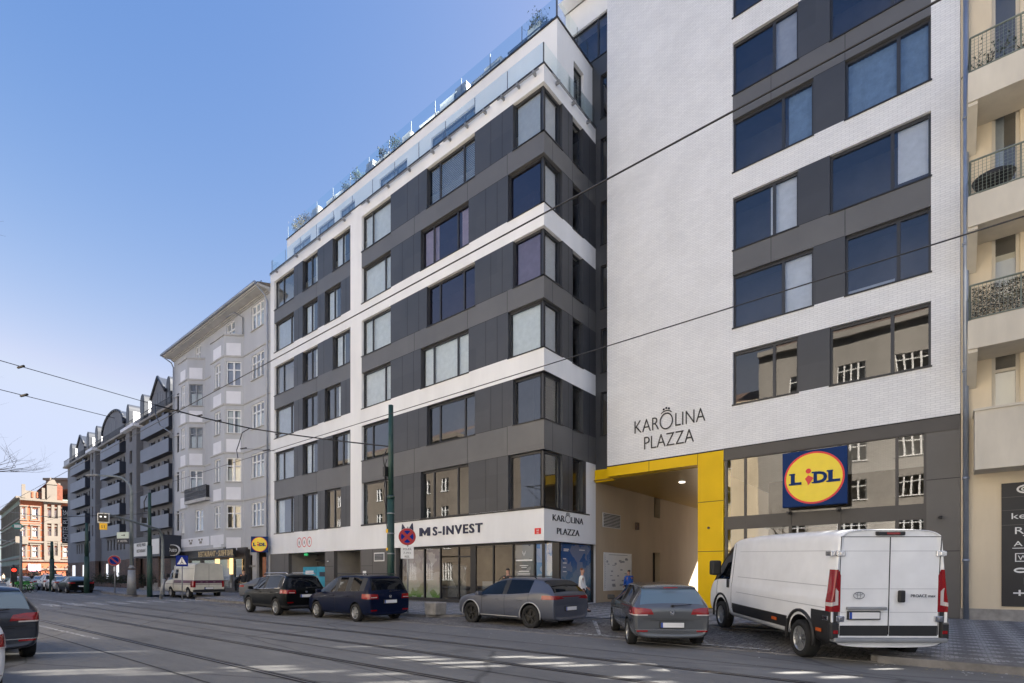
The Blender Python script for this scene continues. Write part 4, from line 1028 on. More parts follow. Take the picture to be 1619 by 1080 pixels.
aw = MB(front(D-PD)); aw.box(X(287, D-PD), X(371, D-PD), -.1, .12, 2.95, 3.62); aw.build('fascia_board', 'black_metal', AN)
text('lettering', 'RESTAURANT \u2022 SUSHI BAR', .62, ((X(318, D-PD)+X(370, D-PD))/2, D-PD-.15, 3.06), (1, 0, 0), (0, 0, 1), 'gold_letter', AN, .03, X(370, D-PD)-X(315, D-PD), .015)
wg = MB(front(D-.9)); wg.box(X(341, D-.9), X(347.5, D-.9), 0, .05, 2.1, 2.85); wg.box(X(370, D-.6), X(375, D-.6), 0, .05, 1.6, 2.85); explode(wg.build('lit_menu_board', 'warm_glow', AN))
dr = MB(front(D-.0)); dr.box(X(413, D), X(420.5, D), -.19, -.1, .18, 2.9); d_ = dr.build('door', 'wood_door', AN)
dh = MB(front(D)); dh.tube([(X(414, D), -.07, 1.0), (X(414, D), -.07, 1.4)], .03); dh.build('handle', 'alloy', d_)
st = MB(front(D)); 
for z in (1.1, 2.25): st.box(X(372, D)+.3, X(404, D), .36 if False else .002, .03, z-.1, z+.05)
st.build('stone_band', 'sidewall_grey', AN)
# bracket lamp on the upper storey
br = MB(); a = X(384, D); br.tube([(a+.2, D-.1, 20.6), (a+.2, D-.1, 21.9), (a-.3, D-.5, 22.3), (a-1.4, D-.7, 22.2)], .05); br.build('wall_bracket', 'steel_grey', AN)
# ================================================================ hotel with stacked balconies
YH = 19.25; YB = 18.6
XH1 = XA0-.6; XH0 = X(107, YH)
hot = thing('hotel', 'dark grey hotel with stacks of blue-grey balconies and rounded roof gables', 'building', (XH1, YH, 0))
stacks = [(222.5, 266.7), (158.9, 188.9), (111.5, 134.5)]
sx = [(X(a, YB), X(b, YB)) for a, b in stacks]
lev = [6.44, 9.0, 11.56, 14.11, 16.67]
m = MB(front(YH)); hl = []
for (a, b) in sx:
    W = b-a
    for z in [3.95]+lev:
        for k in range(6): c = a+W*(k+.5)/6; hl.append((c-.32, c+.32, z+(.25 if z > 4 else .75), z+2.15))
wall(m, XH0, XH1, 3.4, 18.9, hl, dep=.2)
wall(m, XH0, XH1, .1, 3.4, [(X(a, YH), X(b, YH), .9, 3.0) for a, b in ((112, 119), (128, 136), (146, 152), (165, 171), (181, 188), (202, 210))], lambda a, z: 1, dep=.3)
m.quad((XH0, -.9, .1), (XH1, -.9, .1), (XH1, -.9, 18.9), (XH0, -.9, 18.9), 2); m.F = sideL(XH0); wall(m, YH, 34, .1, 18.9, []); m.F = side(XH1); wall(m, YH, 34, .1, 18.9, [])
m.build('wall', ['hotel_wall', 'rough_brick', 'interior'], hot, recalc=False)
random.seed(8)
for i, h in enumerate(hl):
    if i % 6 in (1, 4) and h[2] > 6 and False: continue
    g_ = MB(front(YH)); g_.quad((h[0], -.14, h[2]), (h[1], -.14, h[2]), (h[1], -.14, h[3]), (h[0], -.14, h[3])); w_ = g_.build('window', 'glass', hot, recalc=False) if i < 96 else None
    if w_:
        f_ = MB(front(YH)); f_.box(h[0], h[0]+.05, -.15, -.08, h[2], h[3]); f_.box(h[1]-.05, h[1], -.15, -.08, h[2], h[3]); f_.box(h[0]+.05, h[1]-.05, -.15, -.08, h[3]-.05, h[3])
        f_.build('frame', 'frame_dark', w_)
        if random.random() < .5: curtain(w_, front(YH), h[0]+.05, h[1]-.05, h[2], h[3]-.05, -.25, 'curtain')
for (a, b), (p, q) in zip(((112, 119), (128, 136), (146, 152), (165, 171), (181, 188), (202, 210)), [(0, 0)]*6):
    g_ = MB(front(YH)); g_.quad((X(a, YH), -.2, .9), (X(b, YH), -.2, .9), (X(b, YH), -.2, 3.0), (X(a, YH), -.2, 3.0)); g_.build('window', 'sign_glow', hot, recalc=False)
for (a, b) in sx:
    for z in lev:
        bo = MB(front(YB)); bo.box(a, b, -.02, .04, z-.05, z+1.33); bo.box(a, b, -(YH-YB), -.02, z-.05, z+.1, 1); bo.box(b-.06, b, -(YH-YB)+.005, -.02, z+.1, z+1.33, 1); bo.box(a, a+.06, -(YH-YB)+.005, -.02, z+.1, z+1.33, 1)
        o_ = bo.build('balcony', ['hotel_balcony', 'hotel_navy'], hot)
        dv = MB(front(YB)); 
        for f in (.27, .73): dv.box(a+(b-a)*f-.35, a+(b-a)*f+.35, -.6, -.2, z+1.34, z+1.85)
        explode(dv.build('divider', 'hotel_navy', o_))
# stair risers between the stacks and eaves
pil = [(199, 215.5), (142.5, 150.5)]
for a, b in pil:
    p_ = MB(front(YB)); x0, x1 = X(a, YB), X(b, YB); hs = [(x0+(x1-x0)*.35, x0+(x1-x0)*.6, z+.4, z+1.9) for z in lev]
    wall(p_, x0, x1, 3.4, 18.4, hs, dep=.2); p_.F = side(x1); wall(p_, YB, YH, 3.4, 18.4, []); p_.F = sideL(x0); wall(p_, YB, YH, 3.4, 18.4, [])
    p_.F = front(YB); p_.quad((x0, -.3, 3.4), (x1, -.3, 3.4), (x1, -.3, 18), (x0, -.3, 18), 1); p_.box(x0, x1, -.4, 0, .1, 3.4, 3) ; p_.box(x0-.5, x1+.5, -.6, .45, 18.4, 18.75, 2)
    p_.build('stair_riser', ['hotel_wall', 'black_metal', 'pale_panel', 'rough_brick'], hot, recalc=False)
rf = MB(); rf.quad((XH0, YH-.3, 18.9), (XH1, YH-.3, 18.9), (XH1, YH+2.2, 21.9), (XH0, YH+2.2, 21.9)); rf.quad((XH0, YH+2.2, 21.9), (XH1, YH+2.2, 21.9), (XH1, 34, 22.3), (XH0, 34, 22.3))
rf.F = front(YH); rf.box(XH0-.4, XH1, -.1, .55, 18.65, 18.9, 1); rf.build('roof', ['hotel_roof', 'sidewall_grey'], hot)
# gables (one round, two pointed) and round-topped dormers
def gable(p0, p1, ztop_, rnd):
    x0, x1 = X(p0, YH-.1), X(p1, YH-.1); c = (x0+x1)/2; w = (x1-x0)/2
    pts = [(x0, 18.6), (x1, 18.6)]
    if rnd: pts += [(c+w*math.cos(t), 20.2+(ztop_-20.2)*math.sin(t)) for t in [math.pi*k/14 for k in range(15)]]
    else: pts += [(x1, 20.9), (c, ztop_), (x0, 20.9)]
    g_ = MB(); g_.prism(pts, 'y', YH-.15, YH+3.2); ob = g_.build('gable', 'hotel_roof', hot); g2 = MB(); g2.poly([(a_, YH-.155, z_) for a_, z_ in pts]); g2.build('gable_front', 'hotel_wall', ob)
    tr = MB(); pp = pts[2:]
    for a, b in zip(pp[:-1], pp[1:]): tr.tube([(a[0], YH-.2, a[1]), (b[0], YH-.2, b[1])], .16, 6)
    tr.build('gable_trim', 'hotel_roof', ob)
    for s in (-.52, -.2, .2, .52):
        wq = MB(front(YH-.15)); wq.box(c+s*w-.22, c+s*w+.22, 0, .02, 19.1, 21.2 if abs(s) < .3 else 20.7); wq.build('window', 'frame_dark', ob)
gable(163, 197, 22.6, True); gable(240, 263, 22.9, False); gable(123, 133.5, 22.4, False)
for p0, p1 in ((201, 210), (223, 236), (264.5, 277), (138, 146), (151.5, 160), (111, 119.5)):
    x0, x1 = X(p0, YH), X(p0+(p1-p0)*.52, YH); c = (x0+x1)/2; w = (x1-x0)/2
    dm = MB(); dm.prism([(x0, 19), (x1, 19)]+[(c+w*math.cos(t), 21.4+.9*math.sin(t)) for t in [math.pi*k/10 for k in range(11)]], 'y', YH-.1, YH+2.6); d_ = dm.build('dormer', 'hotel_roof', hot)
    dm = MB(front(YH-.1)); dm.box(x0+.25, x1-.2, 0, .02, 19.3, 21.5); dm.build('window', 'black_metal', d_)
    dm = MB(); dm.box(x1, x1+.03, YH+.3, YH+2.5, 19.3, 21.4); dm.build('pale_cheek', 'pale_panel', d_)
# railings along the roof edge
rl = MB(front(YH-.45))
for q in range(150): a = XH0+(XH1-XH0)*q/149; rl.box(a-.02, a+.02, 0, .03, 18.9, 19.7)
rl.box(XH0, XH1, -.01, .04, 19.7, 19.75); rl.build('roof_railing', 'black_metal', hot)
# entrance canopy with white lettered boards, oval sign, vertical banner
ca0, ca1 = X(212, 15.6), X(252.5, 15.6)
cn = MB(); cn.box(ca0, ca1, 15.6, YH, 3.2, 5.1, 0); cn.F = front(15.6)
cn.box(ca0+.1, ca0+(ca1-ca0)*.62, .0, .05, 3.3, 4.55, 1); cn.box(ca0+(ca1-ca0)*.72, ca1-.1, .0, .05, 3.4, 4.75, 1)
cn.build('entrance_canopy', ['hotel_navy', 'sign_white'], hot)
for z, s_ in ((4.2, 'HOTEL PULSE'), (3.65, 'RESTAURANT')): text('lettering', s_, .42, (ca0+(ca1-ca0)*.32, 15.6-.06, z), (1, 0, 0), (0, 0, 1), 'ink', hot, .01, 2.6)
px_ = MB()
for px in (214, 232, 250): px_.box(X(px, 16)-.12, X(px, 16)+.12, 16.0, 16.24, .13, 3.2)
explode(px_.build('canopy_post', 'rough_brick', hot))
stp = MB()
for k in range(4): stp.box(X(208, 15), X(250, 15), 15.6+k*.4, YH, .13, .3+k*.16)
stp.build('entrance_steps', 'concrete', hot)
ov = thing('oval_sign', 'dark oval blade sign with white script on the hotel corner', 'sign', (X(273, 16.8), 16.8, 4.2))
oc = PY(273.5, 870, 16.6)
uu = Vector((.77, .64, 0)); nn_ = uu.cross(Vector((0, 0, 1)))
for s_, mt, n0, nm in ((1, 'sign_white', .1, 'rim'), (.9, 'ink', .13, 'disc')):
    e = MB(lambda a, n, z: tuple(oc+uu*a+nn_*n+Vector((0, 0, z)))); e.prism([(.62*s_*math.cos(2*math.pi*k/32), .5*s_*math.sin(2*math.pi*k/32)) for k in range(32)], 'y', -n0, n0); e.build(nm, mt, ov)
text('lettering', 'Ouzo', .5, oc-Vector((0, 0, .12))+nn_*.14, uu, (0, 0, 1), 'sign_white', ov, .01, .85)
e = MB(); e.tube([oc-uu*.6, oc-uu*1.1+Vector((0, .3, 0)), (XH1-.2, YH, oc.z)], .04); e.build('bracket', 'steel_grey', ov)
bx = XH0-.2; bn = thing('vertical_banner', 'tall black vertical hotel sign with white letters at the far end of the hotel', 'sign', (bx, 18.8, 6.4))
b_ = MB(); b_.box(bx-.15, bx, Yx(98, bx), Yx(110, bx)-.1, 6.6, 12.6); b_.box(bx-.1, bx-.05, Yx(110, bx)-.1, YH+.6, 11, 11.1); b_.build('board', 'ink', bn)
yc_ = (Yx(98, bx)+Yx(110, bx))/2
text('lettering', 'HOTEL PULSE', .95, (bx+.02, yc_+.28, 9.4), (0, 0, 1), (0, -1, 0), 'sign_white', bn, .02, 5.0)
# ================================================================ orange corner house in the sun
P0 = (-136.2, 17.0); P1 = (-135.5, 24.4)
og = thing('corner_house', 'sunlit orange and cream corner house with white window surrounds at the far crossing', 'building', (*P0, 0))
FO = oblique(P0, P1); LW = (Vector(P1)-Vector(P0)).length
def AO(px):   # px -> distance along the oblique facade
    a, b = ray(px); dx, dy = P1[0]-P0[0], P1[1]-P0[1]
    # P0 + s*d = t*(a,b)
    s = (P0[0]*b-P0[1]*a)/(-dx*b+dy*a); return s*LW
def ZO(py, px=80): 
    a, b = ray(px); s = AO(px)/LW; y = P0[1]+(P1[1]-P0[1])*s; return H+(CY-py)*(y/b)/FX
m = MB(FO); hl = []
lv_o = [(ZO(821), ZO(806)), (ZO(850), ZO(835)), (ZO(880), ZO(865))]
cols_o = [(35, 40), (51.5, 60), (75, 80.5), (84.5, 89), (101, 108)]
for z0, z1 in lv_o:
    for a, b in cols_o: hl.append((AO(a), AO(b), z0, z1))
gh_ = [(AO(47.5), AO(61), .2, ZO(896)), (AO(78), AO(89), .2, ZO(897)), (AO(104), AO(114), .2, ZO(897))]
wall(m, 0, LW+6, .1, ZO(792), hl+gh_, lambda a, z: 1 if z < 4.3 and False else 0, dep=.3)
m.quad((0, -1, .1), (LW+6, -1, .1), (LW+6, -1, 15), (0, -1, 15), 1)
m.F = lambda a, b, c: (a, b, c)
m.quad((*P0, .1), (P0[0]-9, P0[1]+1.0, .1), (P0[0]-9, P0[1]+1.0, ZO(792)), (*P0, ZO(792)))
m.build('wall', ['orange_plaster', 'interior'], og, recalc=False)
for h in hl: window(og, FO, *h, .2, (.5,), (.66,), fw=.12, frame='white_frame', depthf=.04)
t = MB(FO)
for z0, z1 in lv_o:
    for a, b in cols_o:
        a, b = AO(a), AO(b); t.box(a-.28, a, 0, .1, z0-.3, z1+.3); t.box(b, b+.28, 0, .1, z0-.3, z1+.3); t.box(a-.4, b+.4, 0, .2, z1+.3, z1+.55); t.box(a-.35, b+.35, 0, .14, z0-.5, z0-.3)
for py in (793, 858, 887, 900): z = ZO(py); t.box(-.1, LW+6, 0, .25 if py != 793 else .7, z-.15, z+.2)
for k in range(9): z = ZO(886)-k*.0; 
for k in range(7): t.box(-.05, LW+6, 0, .03, 4.6+k*1.35+.1, 4.6+k*1.35+.32)
a0, a1 = AO(70), AO(93); 
for q in (AO(69.5), AO(81), AO(91)): t.box(q, q+.45, 0, .28, 4.6, ZO(798))
for z in (ZO(853), ZO(825), ZO(884)): t.box(a0, a1+.2, 0, .3, z-.35, z+.7)
t.prism([(a0-.3, ZO(797)), (a1+.5, ZO(797)), ((a0+a1)/2, ZO(783))], 'y', .0, .35)
for g in gh_:
    c = (g[0]+g[1])/2; w = (g[1]-g[0])/2
    for k in range(10):
        t0, t1 = math.pi*k/10, math.pi*(k+1)/10
        p = [(c+w*1.0*math.cos(t0), g[3]-w*.1+w*.8*math.sin(t0)), (c+w*1.3*math.cos(t0), g[3]-w*.1+w*1.1*math.sin(t0)), (c+w*1.3*math.cos(t1), g[3]-w*.1+w*1.1*math.sin(t1)), (c+w*1.0*math.cos(t1), g[3]-w*.1+w*.8*math.sin(t1))]
        t.prism(p, 'y', .0, .15)
t.build('stucco_trim', 'cream_plaster', og)
gd = MB(FO)
for g in gh_: gd.quad((g[0], -.25, .2), (g[1], -.25, .2), (g[1], -.25, g[3]), (g[0], -.25, g[3]))
gd.build('shop_window', 'glass', og, recalc=False)
aw = MB(FO); g = gh_[0]; aw.quad((g[0]-.3, .02, g[3]+.5), (g[1]+.3, .02, g[3]+.5), (g[1]+.3, .9, g[3]-.9), (g[0]-.3, .9, g[3]-.9)); aw.build('awning', 'pink_awning', og)
rf = MB(FO); zc = ZO(792)
rf.box(AO(38), AO(68), -1.2, -.3, zc+.2, zc+1.7, 1); rf.box(AO(34), AO(40), -.8, .3, zc+.2, zc+2.8, 1); rf.box(AO(66), AO(71), -.8, .2, zc+.2, zc+2.4, 1)
rf.prism([(AO(44), zc+.3), (AO(72), zc+3.4), (AO(80), zc+4.4), (AO(100), zc+3.2), (AO(100), zc+.3)], 'y', -7, -1.3, 0)
rf.box(AO(74), AO(90), -1.6, .1, zc+.2, zc+3.2, 1); rf.prism([(AO(73), zc+3.2), (AO(91), zc+3.2), (AO(86), zc+4.2), (AO(79), zc+4.2)], 'y', -1.8, .2, 1)
rf.box(AO(80), AO(82), -2, -1.6, zc+3.6, zc+4.8, 1); rf.box(AO(93), AO(97), -3, -2, zc+.2, zc+3.9, 1); rf.box(0, LW+6, -7, 0, zc, zc+.25, 1)
for px in (50, 58, 64): rf.box(AO(px), AO(px+3), -.29, -.2, zc+.45, zc+1.5, 2)
rf.build('roof', ['roof_tile', 'cream_plaster', 'orange_plaster'], og)
bc = MB(FO); bc.box(AO(24), AO(44), 0, 1.0, ZO(860)-.2, ZO(860)+.15); bc.box(AO(24), AO(44), .9, 1.0, ZO(860)+.15, ZO(860)+1.2); bc.build('balcony', 'cream_plaster', og)
# pale green house farther down the street
mg = thing('terraced_house', 'pale green house with cream trim at the far left end of the street', 'building', (-148, 18, 0))
FM = oblique((-185, 19.5), (-140, 17.6)); hl = []
for z in (1.0, 5.6, 9.4, 13.0):
    for k in range(14): hl.append((1.2+k*3.15, 2.5+k*3.15, z, z+2.1))
m = MB(FM); wall(m, 0, 45, .1, 17.0, hl, dep=.25); m.quad((0, -.9, .1), (45, -.9, .1), (45, -.9, 17), (0, -.9, 17), 1); m.F = lambda a, b, c: (a, b, c); m.quad((-185, 19.5, 17), (-140, 17.6, 17), (-140, 30, 21), (-185, 30, 21), 2)
m.quad((-140, 17.6, .1), (-140, 32, .1), (-140, 32, 17), (-140, 17.6, 17))
m.build('wall', ['mint_plaster', 'interior', 'roof_tile'], mg, recalc=False)
for h in hl:
    if h[0] < 14: continue
    g_ = MB(FM); g_.quad((h[0], -.2, h[2]), (h[1], -.2, h[2]), (h[1], -.2, h[3]), (h[0], -.2, h[3])); g_.build('window', 'glass', mg, recalc=False)
t = MB(FM); 
for z in (4.6, 8.7, 12.5, 16.6): t.box(0, 45, 0, .3 if z < 16 else .8, z, z+.35)
for h in hl: t.box(h[0]-.22, h[0], 0, .08, h[2]-.2, h[3]+.2); t.box(h[1], h[1]+.22, 0, .08, h[2]-.2, h[3]+.2); t.box(h[0]-.3, h[1]+.3, 0, .18, h[3]+.2, h[3]+.45)
t.build('stucco_trim', 'cream_plaster', mg)
# cream house rising behind the orange one, with a roof mast
ch = thing('background_house', 'cream house with terrace roof and aerials rising behind the orange corner house', 'building', (-150, 34, 0))
FB = oblique((-158, 24), (-136, 42)); m = MB(FB); wall(m, 0, 28, .1, 23, [(3+k*2.6, 4.1+k*2.6, z, z+1.8) for k in range(9) for z in (15.5, 19.2)], dep=.25); m.quad((0, -.6, 10), (28, -.6, 10), (28, -.6, 22.9), (0, -.6, 22.9), 1); m.box(-.3, 28.3, -9, .5, 23, 23.5)
m.build('wall', ['cream_plaster', 'interior'], ch, recalc=False)
m = MB(FB); m.prism([(10, 23.5), (27, 23.5), (25, 25.6), (12, 25.6)], 'y', -8, -.6); m.build('roof', 'roof_tile', ch)
m = MB(FB)
for a, h in ((18, 4.5), (20, 3.4), (21, 5.5)): m.tube([(a, -3, 25.6), (a, -3, 25.6+h)], .07, 6)
m.build('aerial', 'steel_grey', ch)
# ================================================================ beige house with balconies on the right
XB0 = XT1+.012
bh = thing('tenement_house', 'beige plaster house with deep balconies at the right edge beside the downpipe', 'building', (XB0, DT, 0))
bl = [(4.74, 6.5, True), (Z(1530, 553, 20.7), Z(1530, 508, 20.7), False), (Z(1530, 360, 20.7), Z(1530, 311.7, 20.7), False), (Z(1530, 163, 20.7), Z(1530, 116.7, 20.7), False)]
m = MB(front(DT)); hl = []
d0, d1 = X(1568, DT), X(1613, DT)
dz = [(6.6, 8.7), (10.0, 12.5), (13.6, 16.2), (17.3, 20.0)]
for z0, z1 in dz: hl.append((d0, d1, z0, z1))
XB1 = 3.4
wall(m, XB0, XB1, .1, 26, hl, dep=.22); m.quad((XB0, -.9, .1), (XB1, -.9, .1), (XB1, -.9, 26), (XB0, -.9, 26), 1); m.quad((XB0, DT-26+DT, 26), (XB1, DT-26+DT, 26), (XB1, DT, 26), (XB0, DT, 26))if False else None; m.F = sideL(XB0); wall(m, DT, 34, .1, 26, [])
m.build('wall', ['beige_plaster', 'interior'], bh, recalc=False)
for i, h in enumerate(hl):
    w_ = window(bh, front(DT), *h, .16, (), (.0,) if i else (.62,), glass='glass', frame='balcony_concrete', fw=.09, cur=[(0, .45, 'curtain_grey')] if i == 2 else ([(0, 1, 'flat_balcony_concrete', .62)] if i < 2 else []))
b_ = MB(front(DT)); b_.box(XB0-.02, XB1, .002, .05, .1, .52); b_.build('plinth', 'concrete', bh)
YBF = 20.7
for i, (zb, zt, solid) in enumerate(bl):
    o = MB(front(DT)); dp = DT-YBF; x0 = X(1530.5, YBF); x1 = 3.25
    if solid:
        dp = 1.0; x0 = XB0+.3; o.box(x0, x1, .001, dp, zb, zt); o.box(x0-.03, x1, .001, dp+.04, zt, zt+.07)
        ob = o.build('balcony', 'balcony_concrete', bh)
    else:
        o.box(x0, x1, .001, dp, zb, zt); 
        o.prism([(DT, zb-.9), (DT, zb-.001), (DT-dp+.15, zb-.001), (DT-dp+.15, zb-.12)], 'x', x0, x0+.28) if False else None
        o.F = lambda a, b, c: (a, b, c)
        o.prism([(DT-.001, zb-.85), (DT-.001, zb-.002), (YBF+.05, zb-.002), (YBF+.05, zb-.1)], 'x', x0+.0, x0+.22); o.prism([(DT-.001, zb-.85), (DT-.001, zb-.002), (YBF+.05, zb-.002), (YBF+.05, zb-.1)], 'x', x1-.3, x1)
        ob = o.build('balcony', 'balcony_concrete', bh)
        rr = MB(); zr = zt+1.05; z0 = zt+.06
        for a, b in (((x0+.05, YBF+.05), (x1-.05, YBF+.05)), ((x0+.05, YBF+.05), (x0+.05, DT-.03))):
            rr.tube([(*a, zr), (*b, zr)], .028, 6); rr.tube([(*a, z0), (*b, z0)], .02, 6)
            va, vb = Vector(a), Vector(b); n_ = max(2, int((vb-va).length/.09))
            for q in range(n_+1):
                p = va.lerp(vb, q/n_); rr.tube([(p.x, p.y, z0), (p.x, p.y, zr)], .006 if q % 12 else .02, 4, caps=False)
            for q in range(9): z = z0+(zr-z0)*(q+1)/10; rr.tube([(*a, z), (*b, z)], .005, 4, caps=False)
        rr.build('balcony_railing', 'rail_sage', ob)
        if i == 1:
            random.seed(9); lf = MB()
            for q in range(6500):
                p = Vector((x0+.1+random.random()*(x1-x0-.3), YBF+.09+random.random()*.08, z0+.05+random.random()*(zr-z0-.12)*(1 if random.random() < .8 else .6))); e = [Vector((random.uniform(-1, 1), random.uniform(-.5, .5), random.uniform(-1, 1)))*.035 for _ in range(3)]
                k = lf.add([p+e[0], p+e[1], p+e[2]]); lf.face((k, k+1, k+2), random.choice((0, 1, 1, 2)))
            sc_ = lf.build('leaf_screen', ['leaf_dry', 'bark', 'ink'], ob, recalc=False)
# downpipe
dp_ = MB(); dx = XT1+.13; dp_.tube([(dx, DT-.1, 26), (dx, DT-.1, .18)], .075, 10)
for z in (2.0, 4.6, 8, 12, 16, 20): dp_.tube([(dx, DT-.1, z), (dx, DT-.1, z+.08)], .095, 10)
tag(dp_.build('downpipe', 'zinc'), 'long zinc rainwater downpipe between the white block and the beige house', 'downpipe')
# tenants board with brand marks beside the entrance
sb = thing('tenant_board', 'tall black board of white company marks on the beige house', 'sign', (X(1583, DT), DT-.05, .7))
s0, s1 = X(1583.5, DT-.04), 2.9
o = MB(front(DT)); o.box(s0, s1, .001, .04, .62, 4.38); o.build('board', 'ink', sb)
mk = lambda s_, z, sz, x=None, f=None: text('lettering', s_, sz, ((x if x is not None else s0+.22), DT-.045, z), (1, 0, 0), (0, 0, 1), 'sign_white', sb, .006, f, align='LEFT')
mk('kera', 3.28, .26, s0+.2, .62); mk('A P', 2.45, .22, s0+.27, .42); mk('We', 2.03, .2, s0+.36, .32); mk('H', .95, .26, s0+.34, .28); mk('R', 2.82, .3, s0+.27, .2); mk('J', 2.82, .3, s0+.5, .12)
o = MB(front(DT))
def ringm(cx, cz, rx, rz, th):
    for k in range(24):
        t0, t1 = 2*math.pi*k/24, 2*math.pi*(k+1)/24
        o.quad((cx+rx*math.cos(t0), .045, cz+rz*math.sin(t0)), (cx+rx*math.cos(t1), .045, cz+rz*math.sin(t1)), (cx+(rx-th)*math.cos(t1), .045, cz+(rz-th)*math.sin(t1)), (cx+(rx-th)*math.cos(t0), .045, cz+(rz-th)*math.sin(t0)))
ringm(s0+.52, 4.17, .19, .13, .05); ringm(s0+.52, 4.17, .09, .06, .03); ringm(s0+.42, 1.72, .15, .08, .05)
def rectm(x0, x1, z0, z1, t=.025):
    for a in ((x0, x1, z0, z0+t), (x0, x1, z1-t, z1), (x0, x0+t, z0+t, z1-t), (x1-t, x1, z0+t, z1-t)): o.box(a[0], a[1], .041, .046, a[2], a[3])
rectm(s0+.3, s0+.85, 1.98, 2.24); rectm(s0+.5, s0+.9, 1.28, 1.5); o.box(s0+.24, s0+.7, .041, .046, 2.38, 2.4); o.box(s0+.26, s0+.68, .041, .046, 1.01, 1.05)
o.build('brand_mark', 'sign_white', sb, recalc=False)
j = MB(front(DT)); 
for z in (3.95, 3.55, 3.1): j.box(s0, s1, .04, .043, z-.006, z+.006)
j.build('board_joint', 'shop_panel', sb)
# ================================================================ houses across the street: seen only as reflections
def opposite(x0, x1, y, h, mat, name, label, z1st, st, step, wmat='glass', seed=1, trip=True):
    t = thing(name, label, 'building', (x0, y, 0)); FF = back(y); random.seed(seed)
    n = int((x1-x0-1.5)/step); off = (x1-x0-n*step)/2; hl = []
    z = z1st
    while z+1.7 < h-1:
        for k in range(n):
            a = x0+off+k*step; w = 2.1 if (k % 3 and trip) else 1.3; hl.append((a+(step-w)/2, a+(step+w)/2, z, z+1.65))
        z += st
    for k in range(n): a = x0+off+k*step; hl.append((a+step*.22, a+step*.78, .9 if k % 4 else .12, 3.1))
    m = MB(FF); wall(m, x0, x1, .1, h, hl, lambda a, z: 1 if z > z1st+2.3 and seed % 2 else 0, (), (z1st+2.3,), .2)
    m.quad((x0, -1, .1), (x1, -1, .1), (x1, -1, h), (x0, -1, h), 2); m.F = lambda a, b, c: (a, b, c)
    m.quad((x0, y, h), (x1, y, h), (x1, y-7, h+3.2), (x0, y-7, h+3.2), 3); m.quad((x1, y-12, .1), (x1, y, .1), (x1, y, h), (x1, y-12, h)); m.quad((x0, y, .1), (x0, y-12, .1), (x0, y-12, h), (x0, y, h))
    m.quad((x0, y-12, .1), (x1, y-12, .1), (x1, y-12, h), (x0, y-12, h))
    m.F = FF; m.box(x0, x1, 0, .55, h-.5, h, 1); m.box(x0, x1, 0, .15, z1st-1.0, z1st-.75, 1)
    m.build('wall', [mat, mat if mat != 'opposite_beige' else 'opposite_brown', 'interior', 'roof_dark'], t, recalc=False)
    g_ = MB(FF); f_ = MB(FF)
    for h_ in hl:
        g_.quad((h_[0], -.15, h_[2]), (h_[1], -.15, h_[2]), (h_[1], -.15, h_[3]), (h_[0], -.15, h_[3]))
        k = 4 if h_[1]-h_[0] > 1.8 else 2
        for q in range(k+1): a = h_[0]+(h_[1]-h_[0])*q/k; f_.box(a-.06, a+.06, -.14, -.06, h_[2], h_[3])
        f_.box(h_[0], h_[1], -.14, -.065, h_[2]+1.1, h_[2]+1.17); f_.box(h_[0]-.08, h_[1]+.08, -.05, .1, h_[2]-.08, h_[2])
    tag(g_.build('window', 'glass', t, recalc=False), kind='stuff'); tag(f_.build('window_frame', 'white_frame', t), kind='stuff')
    return t
opposite(-13.5, 13.5, -8.3, 22.3, 'opposite_beige', 'opposite_house', 'beige and brown plaster house seen mirrored in the supermarket and tower windows', 4.6, 3.3, 4.1, seed=3)
opposite(-33.0, -13.5, -8.3, 18.0, 'beige_plaster', 'opposite_house', 'sandy plaster house seen mirrored in the corner block windows', 4.9, 3.5, 3.3, seed=4, trip=False)
opposite(-75.0, -46.0, -8.3, 19.0, 'cream_plaster', 'opposite_house', 'cream house seen mirrored in the grey tenement windows', 4.9, 3.6, 3.4, seed=6, trip=False)

# ================================================================ unseen slotted screen, added so that strips of sun fall on the road
cp = thing('added_sun_screen', 'grey slotted screen added out of view right of the beige house to let strips of sun onto the road', 'building', (XB1+.05, DT, 0))
SLX = .66/.75
slots = []
random.seed(31)
def streak(x, y, ln, w, z=0.):
    """slot whose patch of sunlight lies at (x, y) on the road"""
    for yy in (y,):
        Xs = x+(DT-yy)*SLX; Zs = (DT-yy)*math.tan(SUN_EL)/.75*math.hypot(.66, .75)*1.0
        slots.append((Xs-w/2, Xs+w/2, Zs-ln*.5, Zs+ln*.5))
for px, py, ln, w in ((150, 1064, 1.5, .34), (235, 1064, 1.3, .26), (420, 1052, .9, .3), (470, 1056, .8, .26), (640, 1040, .7, .42), (700, 1052, .9, .4), (560, 1062, .8, .3), (820, 1040, .6, .45), (880, 1052, .7, .42), (1000, 1046, .5, .35), (1080, 1062, .6, .5), (1180, 1052, .7, .4), (1240, 1062, .5, .5), (1330, 1050, .45, .4), (980, 1074, .5, .4)):
    g = G(px+random.uniform(-25, 25), py+random.uniform(-5, 5)); streak(g.x, g.y, ln*.9, w*.42); streak(g.x+w*.95+.12, g.y+random.uniform(-.1, .35), ln*.8, w*.36)
for k in range(26): streak(random.uniform(-9, 5), random.uniform(1.0, 9.5), random.uniform(.35, .9), random.uniform(.06, .13))
ok = []
for s_ in slots:
    if s_[0] < XB1+.35 or s_[1] > 24 or s_[3] > 24: continue
    if any(not (s_[1]+.06 < o[0] or s_[0]-.06 > o[1] or s_[3]+.06 < o[2] or s_[2]-.06 > o[3]) for o in ok): continue
    ok.append(s_)
m = MB(front(DT)); wall(m, XB1+.05, 60, .1, 27, ok, dep=.03); m.build('screen', 'sidewall_grey', cp, recalc=False)
